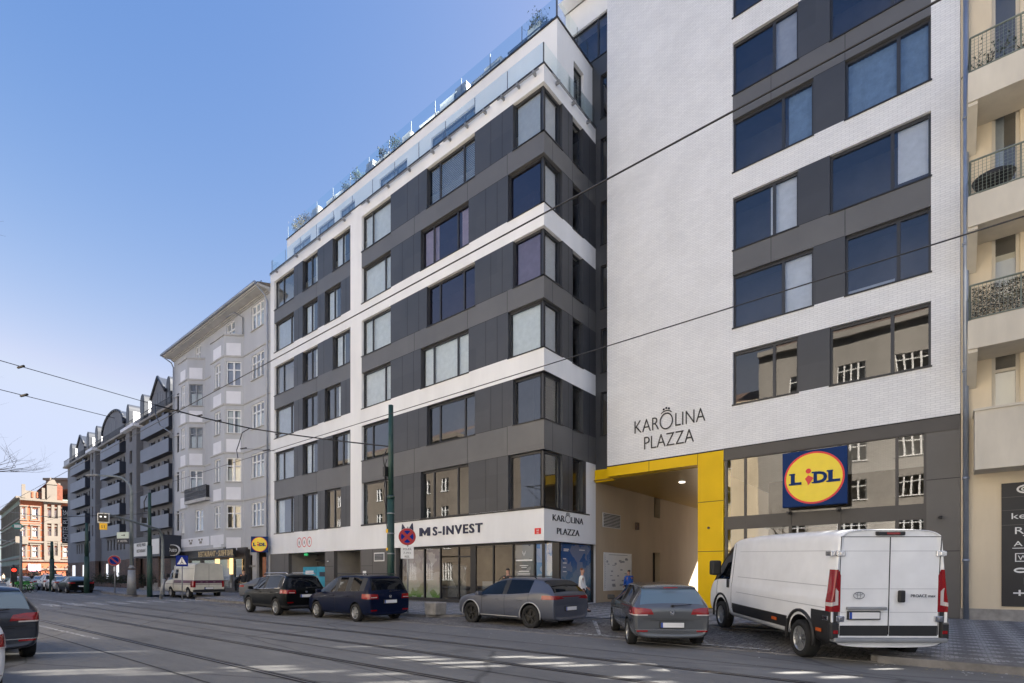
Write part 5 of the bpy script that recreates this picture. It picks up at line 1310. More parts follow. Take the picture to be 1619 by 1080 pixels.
m = MB(); m.box(XB1+.05, 60, DT+.9, DT+1.1, .1, 4.0); m.box(XB1+.05, 60, DT+.04, DT+1.1, 4.0, 4.2); m.build('screen_base', 'sidewall_grey', cp)
# ================================================================ vehicles
def mobj(me, name='tmp'):
    o = bpy.data.objects.new(name, me); C.objects.link(o); return o
def evalmesh(o):
    dg = bpy.context.evaluated_depsgraph_get(); return bpy.data.meshes.new_from_object(o.evaluated_get(dg))
def boolean(a, b, op):
    oa, ob = mobj(a.copy()), mobj(b); m = oa.modifiers.new('b', 'BOOLEAN'); m.operation = op; m.object = ob; m.solver = 'EXACT'
    r = evalmesh(oa); bpy.data.objects.remove(oa); bpy.data.objects.remove(ob); return r
def meshof(mb):
    me = bpy.data.meshes.new('m'); me.from_pydata(mb.v, [], mb.f)
    b = bmesh.new(); b.from_mesh(me); bmesh.ops.recalc_face_normals(b, faces=b.faces[:]); b.to_mesh(me); b.free(); return me
def inflate(me, e):
    c = me.copy(); c.update(); ns = [v.normal.copy() for v in c.vertices]
    for v, n in zip(c.vertices, ns): v.co += n*e
    return c
def loft(st, sub=2, crease=(4, 5, 6), cr=.45):
    """stations: x, zb, w, zbelt, wt, ztop, tags(side, top).  x=0 rear, grows forward"""
    NP = 10; v = []; f = []; mt = []; cre = []
    for s in st:
        x, zb, w, zbe, wt, zt = s[:6]; dz = zbe-zb
        half = [(0, zb), (w*.86, zb), (w*.965, zb+dz*.16), (w, zb+dz*.45), (w*.99, zb+dz*.85), (w*.965, zbe), (wt, zt-max(.03, (zt-zbe)*.10)), (wt*.86, zt-.012), (wt*.45, zt+.004), (0, zt+.008)]
        v += [(x, y, z) for y, z in half]+[(x, -y, z) for y, z in half[1:-1]]
    M = 2*NP-2
    def vi(i, j, sg):
        if j == 0 or j == NP-1: return i*M+j
        return i*M+j if sg > 0 else i*M+NP-1+j
    for i in range(len(st)-1):
        for j in range(NP-1):
            for sg in (1, -1):
                a, b, c, d = vi(i, j, sg), vi(i+1, j, sg), vi(i+1, j+1, sg), vi(i, j+1, sg)
                f.append((a, b, c, d) if sg < 0 else (d, c, b, a)); tg = st[i][6] if len(st[i]) > 6 else ''
                k = 0
                if 's' in tg and j == 5: k = 1
                if 'p' in tg and j == 5: k = 4
                if 'w' in tg and j in (6, 7, 8): k = 2
                if 'r' in tg and j in (6, 7, 8): k = 3
                mt.append(k)
                if j in crease: cre.append((a, b))
    for i, fl in ((0, 0), (len(st)-1, 1)):
        for j in range(NP-1):
            if j == 0 or j == NP-2:
                q = [vi(i, 0, 1), vi(i, 1, 1), vi(i, 1, -1)] if j == 0 else [vi(i, NP-1, 1), vi(i, NP-2, 1), vi(i, NP-2, -1)]
            else: q = [vi(i, j, 1), vi(i, j+1, 1), vi(i, j+1, -1), vi(i, j, -1)]
            f.append(tuple(q)); tg = st[i][7] if len(st[i]) > 7 else ''
            mt.append(3 if ('R' in tg and 5 <= j <= 7) else 0)
        for j in range(NP-1):
            for sg in (1, -1): cre.append((vi(i, j, sg), vi(i, j+1, sg)))
    me = bpy.data.meshes.new('loft'); me.from_pydata(v, [], f)
    for k in range(5): me.materials.append(None)
    me.polygons.foreach_set('material_index', mt)
    b = bmesh.new(); b.from_mesh(me); bmesh.ops.recalc_face_normals(b, faces=b.faces[:])
    lay = b.edges.layers.float.new('crease_edge'); S_ = {tuple(sorted(e)) for e in cre}
    for e in b.edges:
        if tuple(sorted((e.verts[0].index, e.verts[1].index))) in S_: e[lay] = cr
    b.to_mesh(me); b.free()
    o = mobj(me); m = o.modifiers.new('s', 'SUBSURF'); m.levels = sub; m.render_levels = sub
    r = evalmesh(o); bpy.data.objects.remove(o); return r
def put(me, name, mat, parent, smooth=True):
    me.materials.clear(); me.materials.append(MATS[mat])
    for p in me.polygons: p.material_index = 0; p.use_smooth = smooth
    me.name = name; o = bpy.data.objects.new(name, me); C.objects.link(o); o.parent = parent; WO[o] = Vector((0, 0, 0))
    if smooth:
        try: me.set_sharp_from_angle(angle=R(35))
        except Exception: pass
    return o
def split_by(me, fn):
    """split a mesh into {key: mesh} by fn(poly)"""
    keys = {}
    for p in me.polygons: keys.setdefault(fn(p), []).append(p.index)
    out = {}
    for k, idx in keys.items():
        vm = {}; vs = []; fs = []
        for i in idx:
            q = []
            for a in me.polygons[i].vertices:
                if a not in vm: vm[a] = len(vs); vs.append(tuple(me.vertices[a].co))
                q.append(vm[a])
            fs.append(q)
        n = bpy.data.meshes.new(str(k)); n.from_pydata(vs, [], fs); n.update(); out[k] = n
    return out
def wheel(root, x, y, r, rimmat, style, wd=.21, sgn=1):
    t = MB(); rr = r*.68
    t.lathe([(rr, -wd/2), (r*.93, -wd/2), (r, -wd/2+.03), (r, wd/2-.03), (r*.93, wd/2), (rr, wd/2), (rr*.97, wd/2-.03), (rr*.97, -wd/2+.03)], (x, y, r), 'y', 28)
    w = t.build('wheel', 'rubber', root)
    q = MB(); s = 1 if y > 0 else -1; yo = y+s*(wd/2-.012)
    q.lathe([(rr, yo-s*.06), (rr, yo), (rr*.93, yo), (rr*.90, yo-s*.05), (rr*.9, yo-s*.08)], (x, 0, r), 'y', 28)
    q.lathe([(0, yo-s*.085), (rr*.92, yo-s*.085), (rr*.92, yo-s*.09), (0, yo-s*.09)], (x, 0, r), 'y', 24, 1)
    q.lathe([(0, yo+s*.002), (rr*.16, yo+s*.0), (rr*.2, yo-s*.03), (0, yo-s*.04)], (x, 0, r), 'y', 14)
    n = style
    for k in range(n):
        a = 2*math.pi*k/n+.3; wsp = rr*(.17 if n <= 6 else .09)
        for da in ((-.16, .16) if n == 5 else (0,)):
            d = Vector((math.cos(a+da), 0, math.sin(a+da))); e = Vector((-d.z, 0, d.x)); c = Vector((x, 0, r))
            p = [c+d*rr*.14-e*wsp*.45, c+d*rr*.14+e*wsp*.45, c+d*rr*.95+e*wsp*.38, c+d*rr*.95-e*wsp*.38]
            i = q.add([(u.x, yo-s*.005, u.z) for u in p]+[(u.x, yo-s*.04, u.z) for u in p])
            for fc in ((0,1,2,3), (4,5,6,7), (0,1,5,4), (1,2,6,5), (2,3,7,6), (3,0,4,7)): q.face([i+m for m in fc])
    q.build('rim', [rimmat, 'black_plastic'], w); return w
def boxmesh(x0, x1, y0, y1, z0, z1): m = MB(); m.box(x0, x1, y0, y1, z0, z1); return meshof(m)
def prismesh(pts, ax, a0, a1): m = MB(); m.prism(pts, ax, a0, a1); return meshof(m)
def vehicle(name, label, cat, st, L_, wheels, r, paint, rim, style, lamp, lampsplit=None, seams=(), clad=None, cladz=.42, glass_rear='car_glass', plate=(.95, .52), extra=None, sub=2, sill=.1, group=None, archr=.055, crease=(4, 5, 6), wy=.09, cr=.45, stripes=None, fog=None, lampmat='tail_red', wheelw=.21, side_glass='car_glass', lampd=.42):
    """origin at the rear axle's ground point under the middle; +x is forward"""
    root = thing(name, label, cat, (0, 0, 0)); W_ = max(s[2] for s in st)
    me = loft(st, sub, crease, cr)
    tag_m = {}
    for wx in wheels:
        for s in (1, -1):
            c = MB(); c.lathe([(0, s*(W_-.34)), (r+archr, s*(W_-.34)), (r+archr, s*(W_+.2)), (0, s*(W_+.2))], (wx, 0, r+.01), 'y', 32); me = boolean(me, meshof(c), 'DIFFERENCE')
    me.update()
    def cls(p):
        c = p.center
        if any((c.x-wx)**2+(c.z-r-.01)**2 < (r+archr+.004)**2 and abs(c.y) > W_-.36 and (abs(p.normal.y) < .3 or abs(c.y) < W_-.3) for wx in wheels): return 'arch'
        k = p.material_index
        if k == 1: return 'side_window+' if c.y > 0 else 'side_window-'
        return {0: 'body', 2: 'windscreen', 3: 'rear_window', 4: 'pillar'}.get(k, 'body')
    base = me.copy(); parts = split_by(me, cls)
    for k, m in parts.items():
        nm = k.rstrip('+-'); put(m, nm, {'body': paint, 'arch': 'black_plastic', 'side_window': side_glass, 'windscreen': 'car_glass', 'rear_window': glass_rear, 'pillar': 'black_plastic'}[nm], root, nm != 'arch')
    xr = min(v.co.x for v in base.vertices); xf = max(v.co.x for v in base.vertices)
    skin8 = inflate(base, .008); skin2 = inflate(base, .0025)
    for s in (1, -1):
        for pts, mt in ([(lamp, lampmat)]+([(lampsplit, 'tail_clear')] if lampsplit else [])):
            k = boolean(skin8 if mt == lampmat else inflate(base, .013), prismesh([(s*a, b) for a, b in pts], 'x', xr-.1, xr+lampd), 'INTERSECT')
            if len(k.polygons): put(k, 'tail_light', mt, root)
        if fog:
            k = boolean(skin8, prismesh([(s*a, b) for a, b in fog], 'x', xr-.1, xr+.2), 'INTERSECT')
            if len(k.polygons): put(k, 'reflector', 'tail_red', root)
    if clad:
        k = boolean(inflate(base, .011), boxmesh(xr-.1, xf+.1, -2, 2, 0, cladz), 'INTERSECT')
        if len(k.polygons):
            # keep the arches open
            for wx in wheels:
                for s in (1, -1):
                    c = MB(); c.lathe([(0, s*(W_-.4)), (r+archr-.004, s*(W_-.4)), (r+archr-.004, s*(W_+.3)), (0, s*(W_+.3))], (wx, 0, r+.01), 'y', 32); k = boolean(k, meshof(c), 'DIFFERENCE')
            put(k, 'lower_cladding', clad, root)
    sm = None
    for x, z0, z1 in seams:
        for s in (1, -1):
            k = boolean(skin2, boxmesh(x-.006, x+.006, s*.5, s*1.3, z0, z1), 'INTERSECT')
            if len(k.polygons): put(k, 'door_seam', 'joint', root, False)
    # tailgate shut line
    if stripes:
        for x0, x1, z0, z1, mt in stripes:
            k = boolean(inflate(base, .005), boxmesh(x0, x1, -2, 2, z0, z1), 'INTERSECT'); put(k, 'stripe', mt, root)
    for i, wx in enumerate(wheels):
        for s in (1, -1): wheel(root, wx, s*(W_-wy-.02), r, rim, style, wheelw)
    # number plate
    if plate:
        def tail_x(z):
            c = [v.co.x for v in base.vertices if abs(v.co.z-z) < .12 and abs(v.co.y) < .4]; return min(c)
        px_, pz_ = tail_x(plate[1]), plate[1]; yy = plate[2] if len(plate) > 2 else 0
        b = MB(); b.box(px_-.035, px_+.05, yy-.28, yy+.28, pz_-.075, pz_+.075); p = b.build('surround', 'black_plastic', root)
        b = MB(); b.box(px_-.045, px_-.036, yy-.26, yy+.26, pz_-.055, pz_+.055); p = b.build('number_plate', 'plate_white', root); b = MB(); b.box(px_-.047, px_-.0452, yy+.215, yy+.26, pz_-.055, pz_+.055); b.build('country_band', 'plate_blue', p)
    if extra: extra(root, base, skin8, xr, W_)
    return root
def mirror(root, x, w, z, mat, s=(1, -1), h=.13):
    for k in s:
        b = MB(); b.box(x-.05, x+.09, k*(w-.01), k*(w+.19), z-h/2, z+h/2); b.build('mirror', mat, root, bevel=.03)
def handles(root, xs, w, z, mat):
    for x in xs:
        for s in (1, -1): b = MB(); b.box(x-.09, x+.09, s*(w-.004), s*(w+.028), z-.014, z+.014); b.build('door_handle', mat, root, bevel=.008)
def badge(root, x, z, mat='chrome', r=.055, cross=True):
    b = MB(); 
    for k in range(20):
        t0, t1 = 2*math.pi*k/20, 2*math.pi*(k+1)/20
        b.quad((x, r*math.cos(t0), z+r*math.sin(t0)), (x, r*math.cos(t1), z+r*math.sin(t1)), (x, .78*r*math.cos(t1), z+.78*r*math.sin(t1)), (x, .78*r*math.cos(t0), z+.78*r*math.sin(t0)))
    if cross:
        for s in (1, -1):
            b.tube([(x, s*r*.62, z+r*.6), (x, s*r*.3, z-r*.65), (x, 0, z+r*.05)], r*.1, 5)
    b.build('badge', mat, root, recalc=False)
def wiper(root, x, z, l=.42):
    b = MB(); b.tube([(x, .0, z), (x-.01, -l, z+.03)], .012, 6); b.tube([(x-.02, -.02, z+.0), (x+.03, 0, z)], .03, 6); b.build('wiper', 'black_plastic', root)
# --- hatchback (both hatchbacks and the white one are this shape)
#       x     zb    w    zbelt  wt   ztop   strips
def hatch_st():
    return [(-.80,.34,.74,.62,.60,.66,''), (-.82,.27,.80,.86,.70,.93,''), (-.76,.24,.86,.97,.74,1.00,'r'), (-.58,.22,.885,1.02,.64,1.36,'r'), (-.42,.20,.89,1.02,.62,1.44,'p'), (-.10,.20,.89,1.01,.63,1.470,'s'),
            (.55,.19,.89,.99,.64,1.482,'s'), (1.02,.19,.89,.98,.64,1.480,'p'), (1.07,.19,.89,.98,.64,1.478,'s'), (1.55,.19,.89,.97,.62,1.44,'sw'), (1.95,.19,.89,.965,.66,1.25,'sw'), (2.42,.20,.89,.96,.74,1.00,''),
            (2.95,.20,.88,.88,.72,.93,''), (3.28,.22,.82,.76,.66,.82,''), (3.42,.28,.72,.60,.58,.66,'')]
def hatch_extra(glow=False):
    def e(root, base, skin, xr, W_):
        mirror(root, 2.05, .89, 1.02, 'black_plastic'); handles(root, (.42, 1.42), .885, .86, 'black_plastic')
        badge(root, xr-.012, .84); wiper(root, -.82, 1.0)
        k = boolean(inflate(base, .02), boxmesh(-.62, -.36, -.62, .62, 1.38, 1.6), 'INTERSECT'); put(k, 'roof_spoiler', root.get('paint', 'paint_grey'), root)
        b = MB(); b.box(-.66, -.62, -.16, .16, 1.395, 1.415); b.build('brake_light', 'tail_red', root)
        for z, w in ((.66, .50), (.70, .66)):
            k = boolean(inflate(base, .003), boxmesh(-1, -.6, -w, w, z-.008, z+.004), 'INTERSECT')
            if len(k.polygons): put(k, 'tailgate_seam', 'joint', root, False)
        k = boolean(inflate(base, .004), boxmesh(-.9, -.4, -.83, .83, .44, .455), 'INTERSECT'); put(k, 'bumper_trim', 'chrome' if glow else 'joint', root)
    return e
GOLF_LAMP = [(.42, .80), (.47, .92), (.66, .95), (.95, .96), (.95, .80)]
GOLF_SPLIT = [(.55, .775), (.55, .80), (.95, .80), (.95, .775)]
hatch = vehicle('hatchback', 'grey metallic hatchback parked at an angle in front of the passage', 'car', hatch_st(), 4.2, (0, 2.575), .315, 'paint_grey', 'alloy', 5, GOLF_LAMP, GOLF_SPLIT,
                seams=((.0, .5, .98), (1.03, .3, .98), (2.02, .3, .95)), clad='black_plastic', cladz=.33, glass_rear='car_glass_clear', plate=(0, .56), extra=hatch_extra(True), fog=[(.55, .40), (.55, .44), (.8, .44), (.8, .40)])
# --- compact people carrier
van_st = [(-.83,.34,.76,.66,.62,.70,''), (-.86,.27,.82,.92,.72,.99,''), (-.80,.24,.87,1.04,.76,1.07,'r'), (-.64,.22,.895,1.08,.68,1.52,'r'), (-.50,.21,.90,1.08,.66,1.61,'p'), (-.30,.20,.90,1.07,.66,1.64,'s'),
          (.50,.20,.90,1.05,.67,1.660,'p'), (.58,.20,.90,1.05,.67,1.660,'s'), (1.30,.20,.90,1.03,.67,1.650,'p'), (1.38,.20,.90,1.03,.67,1.645,'s'), (1.75,.20,.90,1.01,.65,1.58,'sw'), (2.25,.20,.90,1.0,.68,1.30,'sw'), (2.72,.20,.90,.99,.76,1.04,''),
          (3.10,.21,.88,.90,.72,.95,''), (3.38,.23,.82,.78,.66,.83,''), (3.52,.30,.72,.62,.58,.68,'')]
def mpv_extra(root, base, skin, xr, W_):
    mirror(root, 2.3, .90, 1.06, 'paint_navy'); handles(root, (.55, 1.5), .895, .90, 'paint_navy'); badge(root, xr-.012, .90)
    for s in (1, -1): b = MB(); b.tube([(-.35, s*.6, 1.655), (-.3, s*.61, 1.70), (1.6, s*.61, 1.70), (1.7, s*.6, 1.63)], .018, 6); b.build('roof_rail', 'black_plastic', root)
    k = boolean(inflate(base, .02), boxmesh(-.72, -.45, -.64, .64, 1.54, 1.8), 'INTERSECT'); put(k, 'roof_spoiler', 'paint_navy', root)
    wiper(root, -.86, 1.08)
mpv = vehicle('minivan', 'dark navy people carrier with silver five spoke wheels, parked behind the black off-roader', 'car', van_st, 4.4, (0, 2.68), .32, 'paint_navy', 'alloy', 5,
              [(.50, .82), (.52, .98), (.70, .99), (.95, 1.0), (.95, .82)], [(.56, .86), (.56, .885), (.80, .885), (.80, .86)], seams=((.02, .5, 1.05), (1.34, .3, 1.03), (2.25, .3, 1.0)), clad='black_plastic', cladz=.33, plate=(0, .72), extra=mpv_extra, fog=[(.55, .40), (.55, .44), (.8, .44), (.8, .40)])
# --- compact off-roader
suv_st = [(-.83,.42,.76,.72,.62,.78,''), (-.86,.34,.82,.98,.72,1.05,''), (-.80,.30,.88,1.07,.76,1.10,'r'), (-.60,.28,.905,1.12,.66,1.54,'r'), (-.44,.26,.91,1.12,.64,1.63,'p'), (-.20,.25,.91,1.11,.65,1.665,'s'),
          (.62,.25,.91,1.08,.66,1.680,'s'), (1.08,.25,.91,1.06,.66,1.675,'p'), (1.14,.25,.91,1.06,.66,1.672,'s'), (1.60,.25,.91,1.05,.64,1.62,'sw'), (2.02,.25,.91,1.04,.68,1.38,'sw'), (2.46,.26,.91,1.03,.77,1.09,''),
          (2.98,.27,.90,.97,.75,1.03,''), (3.34,.30,.84,.84,.68,.90,''), (3.48,.38,.74,.66,.60,.72,'')]
def suv_extra(root, base, skin, xr, W_):
    mirror(root, 2.1, .91, 1.10, 'paint_black'); handles(root, (.45, 1.45), .905, .94, 'paint_black'); badge(root, xr-.012, .96)
    for s in (1, -1):
        b = MB(); b.tube([(-.45, s*.58, 1.66), (-.35, s*.60, 1.73), (1.55, s*.60, 1.73), (1.7, s*.58, 1.64)], .020, 6); b.build('roof_rail', 'chrome', root)
        b = MB(); b.tube([(-.42, s*.885, 1.12), (.6, s*.892, 1.09), (1.6, s*.892, 1.06), (2.3, s*.885, 1.04)], .014, 6); b.build('window_trim', 'chrome', root)
        b = MB(); b.tube([(-.50, s*.87, 1.16), (-.46, s*.68, 1.58), (.2, s*.665, 1.645), (1.5, s*.66, 1.61), (2.3, s*.80, 1.14)], .012, 6); b.build('window_trim', 'chrome', root)
    k = boolean(inflate(base, .02), boxmesh(-.68, -.42, -.62, .62, 1.56, 1.8), 'INTERSECT'); put(k, 'roof_spoiler', 'paint_black', root)
    wiper(root, -.86, 1.12)
suv = vehicle('off_roader', 'black compact off-roader with chrome window line and roof rails, first in the kerbside row', 'car', suv_st, 4.43, (0, 2.6), .35, 'paint_black', 'alloy', 10,
              [(.44, .90), (.46, 1.04), (.70, 1.05), (.95, 1.06), (.95, .90)], [(.50, .925), (.50, .95), (.74, .95), (.74, .925)], seams=((.02, .5, 1.1), (1.1, .3, 1.06), (2.1, .3, 1.0)), clad='black_plastic', cladz=.42, plate=(0, .80), extra=suv_extra, fog=[(.55, .52), (.55, .56), (.8, .56), (.8, .52)])
# --- low coupe-like crossover
cro_st = [(-.84,.36,.78,.68,.66,.74,''), (-.90,.28,.84,.92,.76,1.01,''), (-.84,.25,.89,1.04,.78,1.10,'r'), (-.62,.23,.92,1.09,.67,1.36,'r'), (-.34,.22,.925,1.10,.62,1.49,''), (.02,.21,.925,1.08,.62,1.535,'s'),
          (.62,.21,.925,1.03,.63,1.56,'s'), (1.08,.21,.925,1.01,.64,1.56,'p'), (1.14,.21,.925,1.005,.64,1.558,'s'), (1.62,.21,.925,.99,.62,1.50,'sw'), (2.10,.21,.925,.985,.67,1.27,'sw'), (2.50,.22,.92,.98,.77,1.06,''),
          (3.02,.23,.91,.95,.76,1.01,''), (3.38,.25,.84,.84,.68,.91,''), (3.52,.32,.72,.66,.60,.73,'')]
def cro_extra(root, base, skin, xr, W_):
    mirror(root, 2.15, .925, 1.03, 'paint_slate'); handles(root, (.42, 1.45), .92, .86, 'paint_slate')
    k = boolean(inflate(base, .012), boxmesh(-1.1, -.6, -.9, .9, .975, 1.005), 'INTERSECT'); put(k, 'light_bar', 'tail_red', root)
    k = boolean(inflate(base, .03), boxmesh(-.66, -.42, -.66, .66, 1.30, 1.7), 'INTERSECT'); put(k, 'roof_spoiler', 'black_plastic', root)
    for s in (1, -1): b = MB(); b.tube([(.0, s*.60, 1.53), (.1, s*.60, 1.59), (1.5, s*.60, 1.59), (1.65, s*.59, 1.47)], .016, 6); b.build('roof_rail', 'black_plastic', root)
    for wx in (0, 2.68):
        for s in (1, -1):
            b = MB(); pts = [(wx+.425*math.cos(t), s*.93, .375+.425*math.sin(t)) for t in [math.pi*(k/16) for k in range(-1, 18)]]; b.tube(pts, .02, 6); b.build('arch_trim', 'paint_silver', root)
    for s in (1, -1): b = MB(); b.box(.5, 2.2, s*.915, s*.935, .33, .355); b.build('sill_strip', 'paint_silver', root)
cro = vehicle('crossover', 'matt slate grey crossover with black wheels, parked in front of the estate agency', 'car', cro_st, 4.46, (0, 2.68), .36, 'paint_slate', 'alloy_black', 5,
              [(.34, .93), (.62, 1.01), (.98, 1.03), (.98, .90), (.70, .90)], None, seams=((.08, .5, 1.05), (1.1, .3, .99), (2.15, .3, .97)), clad='black_plastic', cladz=.36, plate=(0, .62), extra=cro_extra)
# --- dark saloon for the far row and estate shape
sed_st = [(-.98,.34,.72,.66,.60,.72,''), (-1.02,.26,.80,.90,.72,.98,''), (-.95,.23,.86,.97,.74,1.04,''), (-.55,.21,.89,1.0,.70,1.07,'r'), (-.05,.20,.90,1.0,.61,1.36,'r'), (.25,.20,.90,.99,.60,1.42,'s'),
          (1.1,.19,.90,.97,.61,1.44,'p'), (1.18,.19,.90,.97,.61,1.44,'s'), (1.6,.19,.90,.96,.60,1.41,'sw'), (2.5,.20,.90,.95,.76,1.0,''), (3.2,.21,.88,.86,.72,.92,''), (3.6,.26,.78,.68,.62,.74,'')]
sed = vehicle('saloon_car', 'black saloon parked nearest in the row by the hotel', 'car', sed_st, 4.6, (0, 2.75), .32, 'paint_black', 'alloy', 5, [(.45, .82), (.45, .93), (.95, .95), (.95, .82)], None, clad=None, plate=(0, .60), glass_rear='car_glass_clear')
# --- big white panel van
def bigvan():
    zt = 2.43; st = [(-.98,.40,.97,1.30,.80,zt-.03,''), (-1.02,.36,1.0,1.32,.86,zt-.03,''), (-.96,.34,1.015,1.32,.89,zt,''), (0.3,.32,1.02,1.32,.90,zt+.02,''), (2.2,.32,1.02,1.32,.90,zt+.02,''), (3.35,.32,1.02,1.32,.89,zt-.02,''), (3.46,.32,1.02,1.32,.885,zt-.05,'s'),
                   (3.95,.32,1.02,1.31,.84,zt-.28,'sw'), (4.45,.32,1.02,1.30,.88,1.72,'sw'), (4.72,.33,1.01,1.22,.90,1.42,''), (5.02,.34,.97,1.02,.84,1.18,''), (5.14,.38,.88,.82,.76,.96,'')]
    def ex(root, base, skin, xr, W_):
        def slab(nm, mt, x0, x1, y0, y1, z0, z1, e=.006, sm=False):
            k = boolean(inflate(base, e), boxmesh(x0, x1, y0, y1, z0, z1), 'INTERSECT')
            if len(k.polygons): return put(k, nm, mt, root, sm)
        xb = xr-.05
        # rear doors: seams
        slab('door_seam', 'joint', xb, xr+.2, -.006, .010, .58, 2.29, .004)
        for s in (1, -1):
            slab('door_seam', 'joint', xb, xr+.12, s*.855-.006, s*.855+.006, .58, 2.29, .004)
            slab('door_seam', 'joint', xb, xr+.2, min(.0, s*.86), max(0, s*.86), 2.285, 2.297, .004)
            slab('door_seam', 'steel_shadow', xb, xr+.2, min(.02*s, s*.83), max(.02*s, s*.83), 2.04, 2.048, .003)
            slab('door_seam', 'steel_shadow', xb, xr+.2, min(.02*s, s*.83), max(.02*s, s*.83), 1.38, 1.388, .003); slab('door_seam', 'steel_shadow', xb, xr+.2, min(.02*s, s*.83), max(.02*s, s*.83), .97, .978, .003)
            slab('lower_cladding', 'black_plastic', xb, xr+.5, min(s*.015, s*.84), max(s*.015, s*.84), .56, .74, .008)
            slab('side_cladding', 'black_plastic', xr+.02, -.40, min(s*.87, s*1.2), max(s*.87, s*1.2), .38, .98, .016)
            slab('side_cladding', 'black_plastic', .52, 3.3, min(s*.9, s*1.2), max(s*.9, s*1.2), .50, .74, .012)
            for z0, z1 in ((2.045, 2.055), (1.415, 1.43), (1.03, 1.045)): slab('body_crease', 'steel_shadow', -.8, 3.05, min(s*.8, s*1.2), max(s*.8, s*1.2), z0, z1, .003)
            slab('door_seam', 'joint', 3.36, 3.372, min(s*.8, s*1.2), max(s*.8, s*1.2), .6, 2.25, .004)
            slab('door_seam', 'joint', 4.35, 4.362, min(s*.8, s*1.2), max(s*.8, s*1.2), .6, 1.5, .004)
            b = MB(); b.box(3.50, 3.62, s*1.015, s*1.045, 1.12, 1.34); b.build('door_handle', 'black_plastic', root, bevel=.02)
            b = MB(); b.box(4.05, 4.3, s*1.0, s*1.26, 1.42, 1.82); b.build('mirror', 'black_plastic', root, bevel=.05)
            for x in (1.0, -.68): b = MB(); b.box(x-.1, x+.1, s*1.028, s*1.042, .60, .66) if x > 0 else b.box(x-.08, x+.08, s*1.03, s*1.046, .60, .66); b.build('side_marker', 'orange_mark', root)
            for z in (2.0, .86):
                b = MB(); b.box(xr-.012, xr+.05, s*.78, s*.92, z-.05, z+.05); b.box(xr-.03, xr-.012, s*.83, s*.88, z-.03, z+.03); b.box(xr+.05, xr+.22, s*.93, s*1.0 if z > 1 else s*1.045, z-.04, z+.04); b.build('hinge', 'chrome', root, bevel=.008)
            b = MB(); pts = [(.0+.50*math.cos(t), s*1.02, .41+.50*math.sin(t)) for t in [math.pi*k/14 for k in range(-1, 16)]]; b.tube(pts, .035, 6); pts = [(4.035+.52*math.cos(t), s*1.02, .41+.52*math.sin(t)) for t in [math.pi*k/14 for k in range(-1, 16)]]; b.tube(pts, .03, 6); explode(b.build('arch_trim', 'black_plastic', root))
            b = MB(); b.box(xr-.03, xr+.1, s*.88, s*1.02, .50, .80); b.build('corner_bumper', 'black_plastic', root, bevel=.03)
            b = MB(); b.box(xr-.036, xr-.02, s*.9, s*.98, .60, .66); b.build('reflector', 'tail_red', root)
        b = MB(); b.box(xr-.07, xr+.1, -.97, .97, .45, .53); b.build('bumper_step', 'steel_grey', root, bevel=.02)
        b = MB(); b.box(xr-.035, xr+.05, -.22, .26, 2.315, 2.385); o_ = b.build('high_brake_light', 'black_plastic', root, bevel=.015); b = MB(); b.box(xr-.042, xr-.034, -.12, .1, 2.33, 2.365); b.build('lens', 'tail_red', o_)
        b = MB(); b.box(xr-.05, xr+.02, -.24, -.14, 1.15, 1.36); b.build('door_handle', 'black_plastic', root, bevel=.02)
        b = MB(); b.box(xr-.035, xr+.02, .06, .74, 1.02, 1.07); b.build('plate_lamp_strip', 'steel_grey', root, bevel=.01)
        # oval emblem and small lettering
        b = MB(); cy, cz = .54, 1.27
        def ell(cy, cz, ry, rz, th):
            for k in range(24):
                t0, t1 = 2*math.pi*k/24, 2*math.pi*(k+1)/24
                b.quad((xr-.014, cy+ry*math.cos(t0), cz+rz*math.sin(t0)), (xr-.014, cy+ry*math.cos(t1), cz+rz*math.sin(t1)), (xr-.014, cy+(ry-th)*math.cos(t1), cz+(rz-th)*math.sin(t1)), (xr-.014, cy+(ry-th)*math.cos(t0), cz+(rz-th)*math.sin(t0)))
        ell(cy, cz, .10, .065, .014); ell(cy, cz, .035, .06, .011); ell(cy, cz+.03, .065, .028, .010); b.build('badge', 'steel_grey', root, recalc=False)
        text('lettering', 'PROACE max', .075, (xr-.012, -.56, 1.24), (0, -1, 0), (0, 0, 1), 'ink', root, .006, .42)
    return vehicle('panel_van', 'long white high-roof panel van parked at an angle in front of the supermarket', 'van', st, 6.3, (0, 4.035), .36, 'paint_white', 'alloy', 12,
                   [(.84, .98), (.84, 1.62), (.88, 1.72), (1.1, 1.72), (1.1, .98)], [(.88, 1.10), (.88, 1.34), (.93, 1.40), (.93, 1.16), (1.1, 1.12), (1.1, 1.06)], seams=(), plate=(0, .92, .44), extra=ex, archr=.10, lampd=.17, crease=(4, 5, 6), cr=.75, wheelw=.235, sub=3)
plain('steel_shadow', (.42,.43,.45), .5, var=0)
bvan = bigvan()
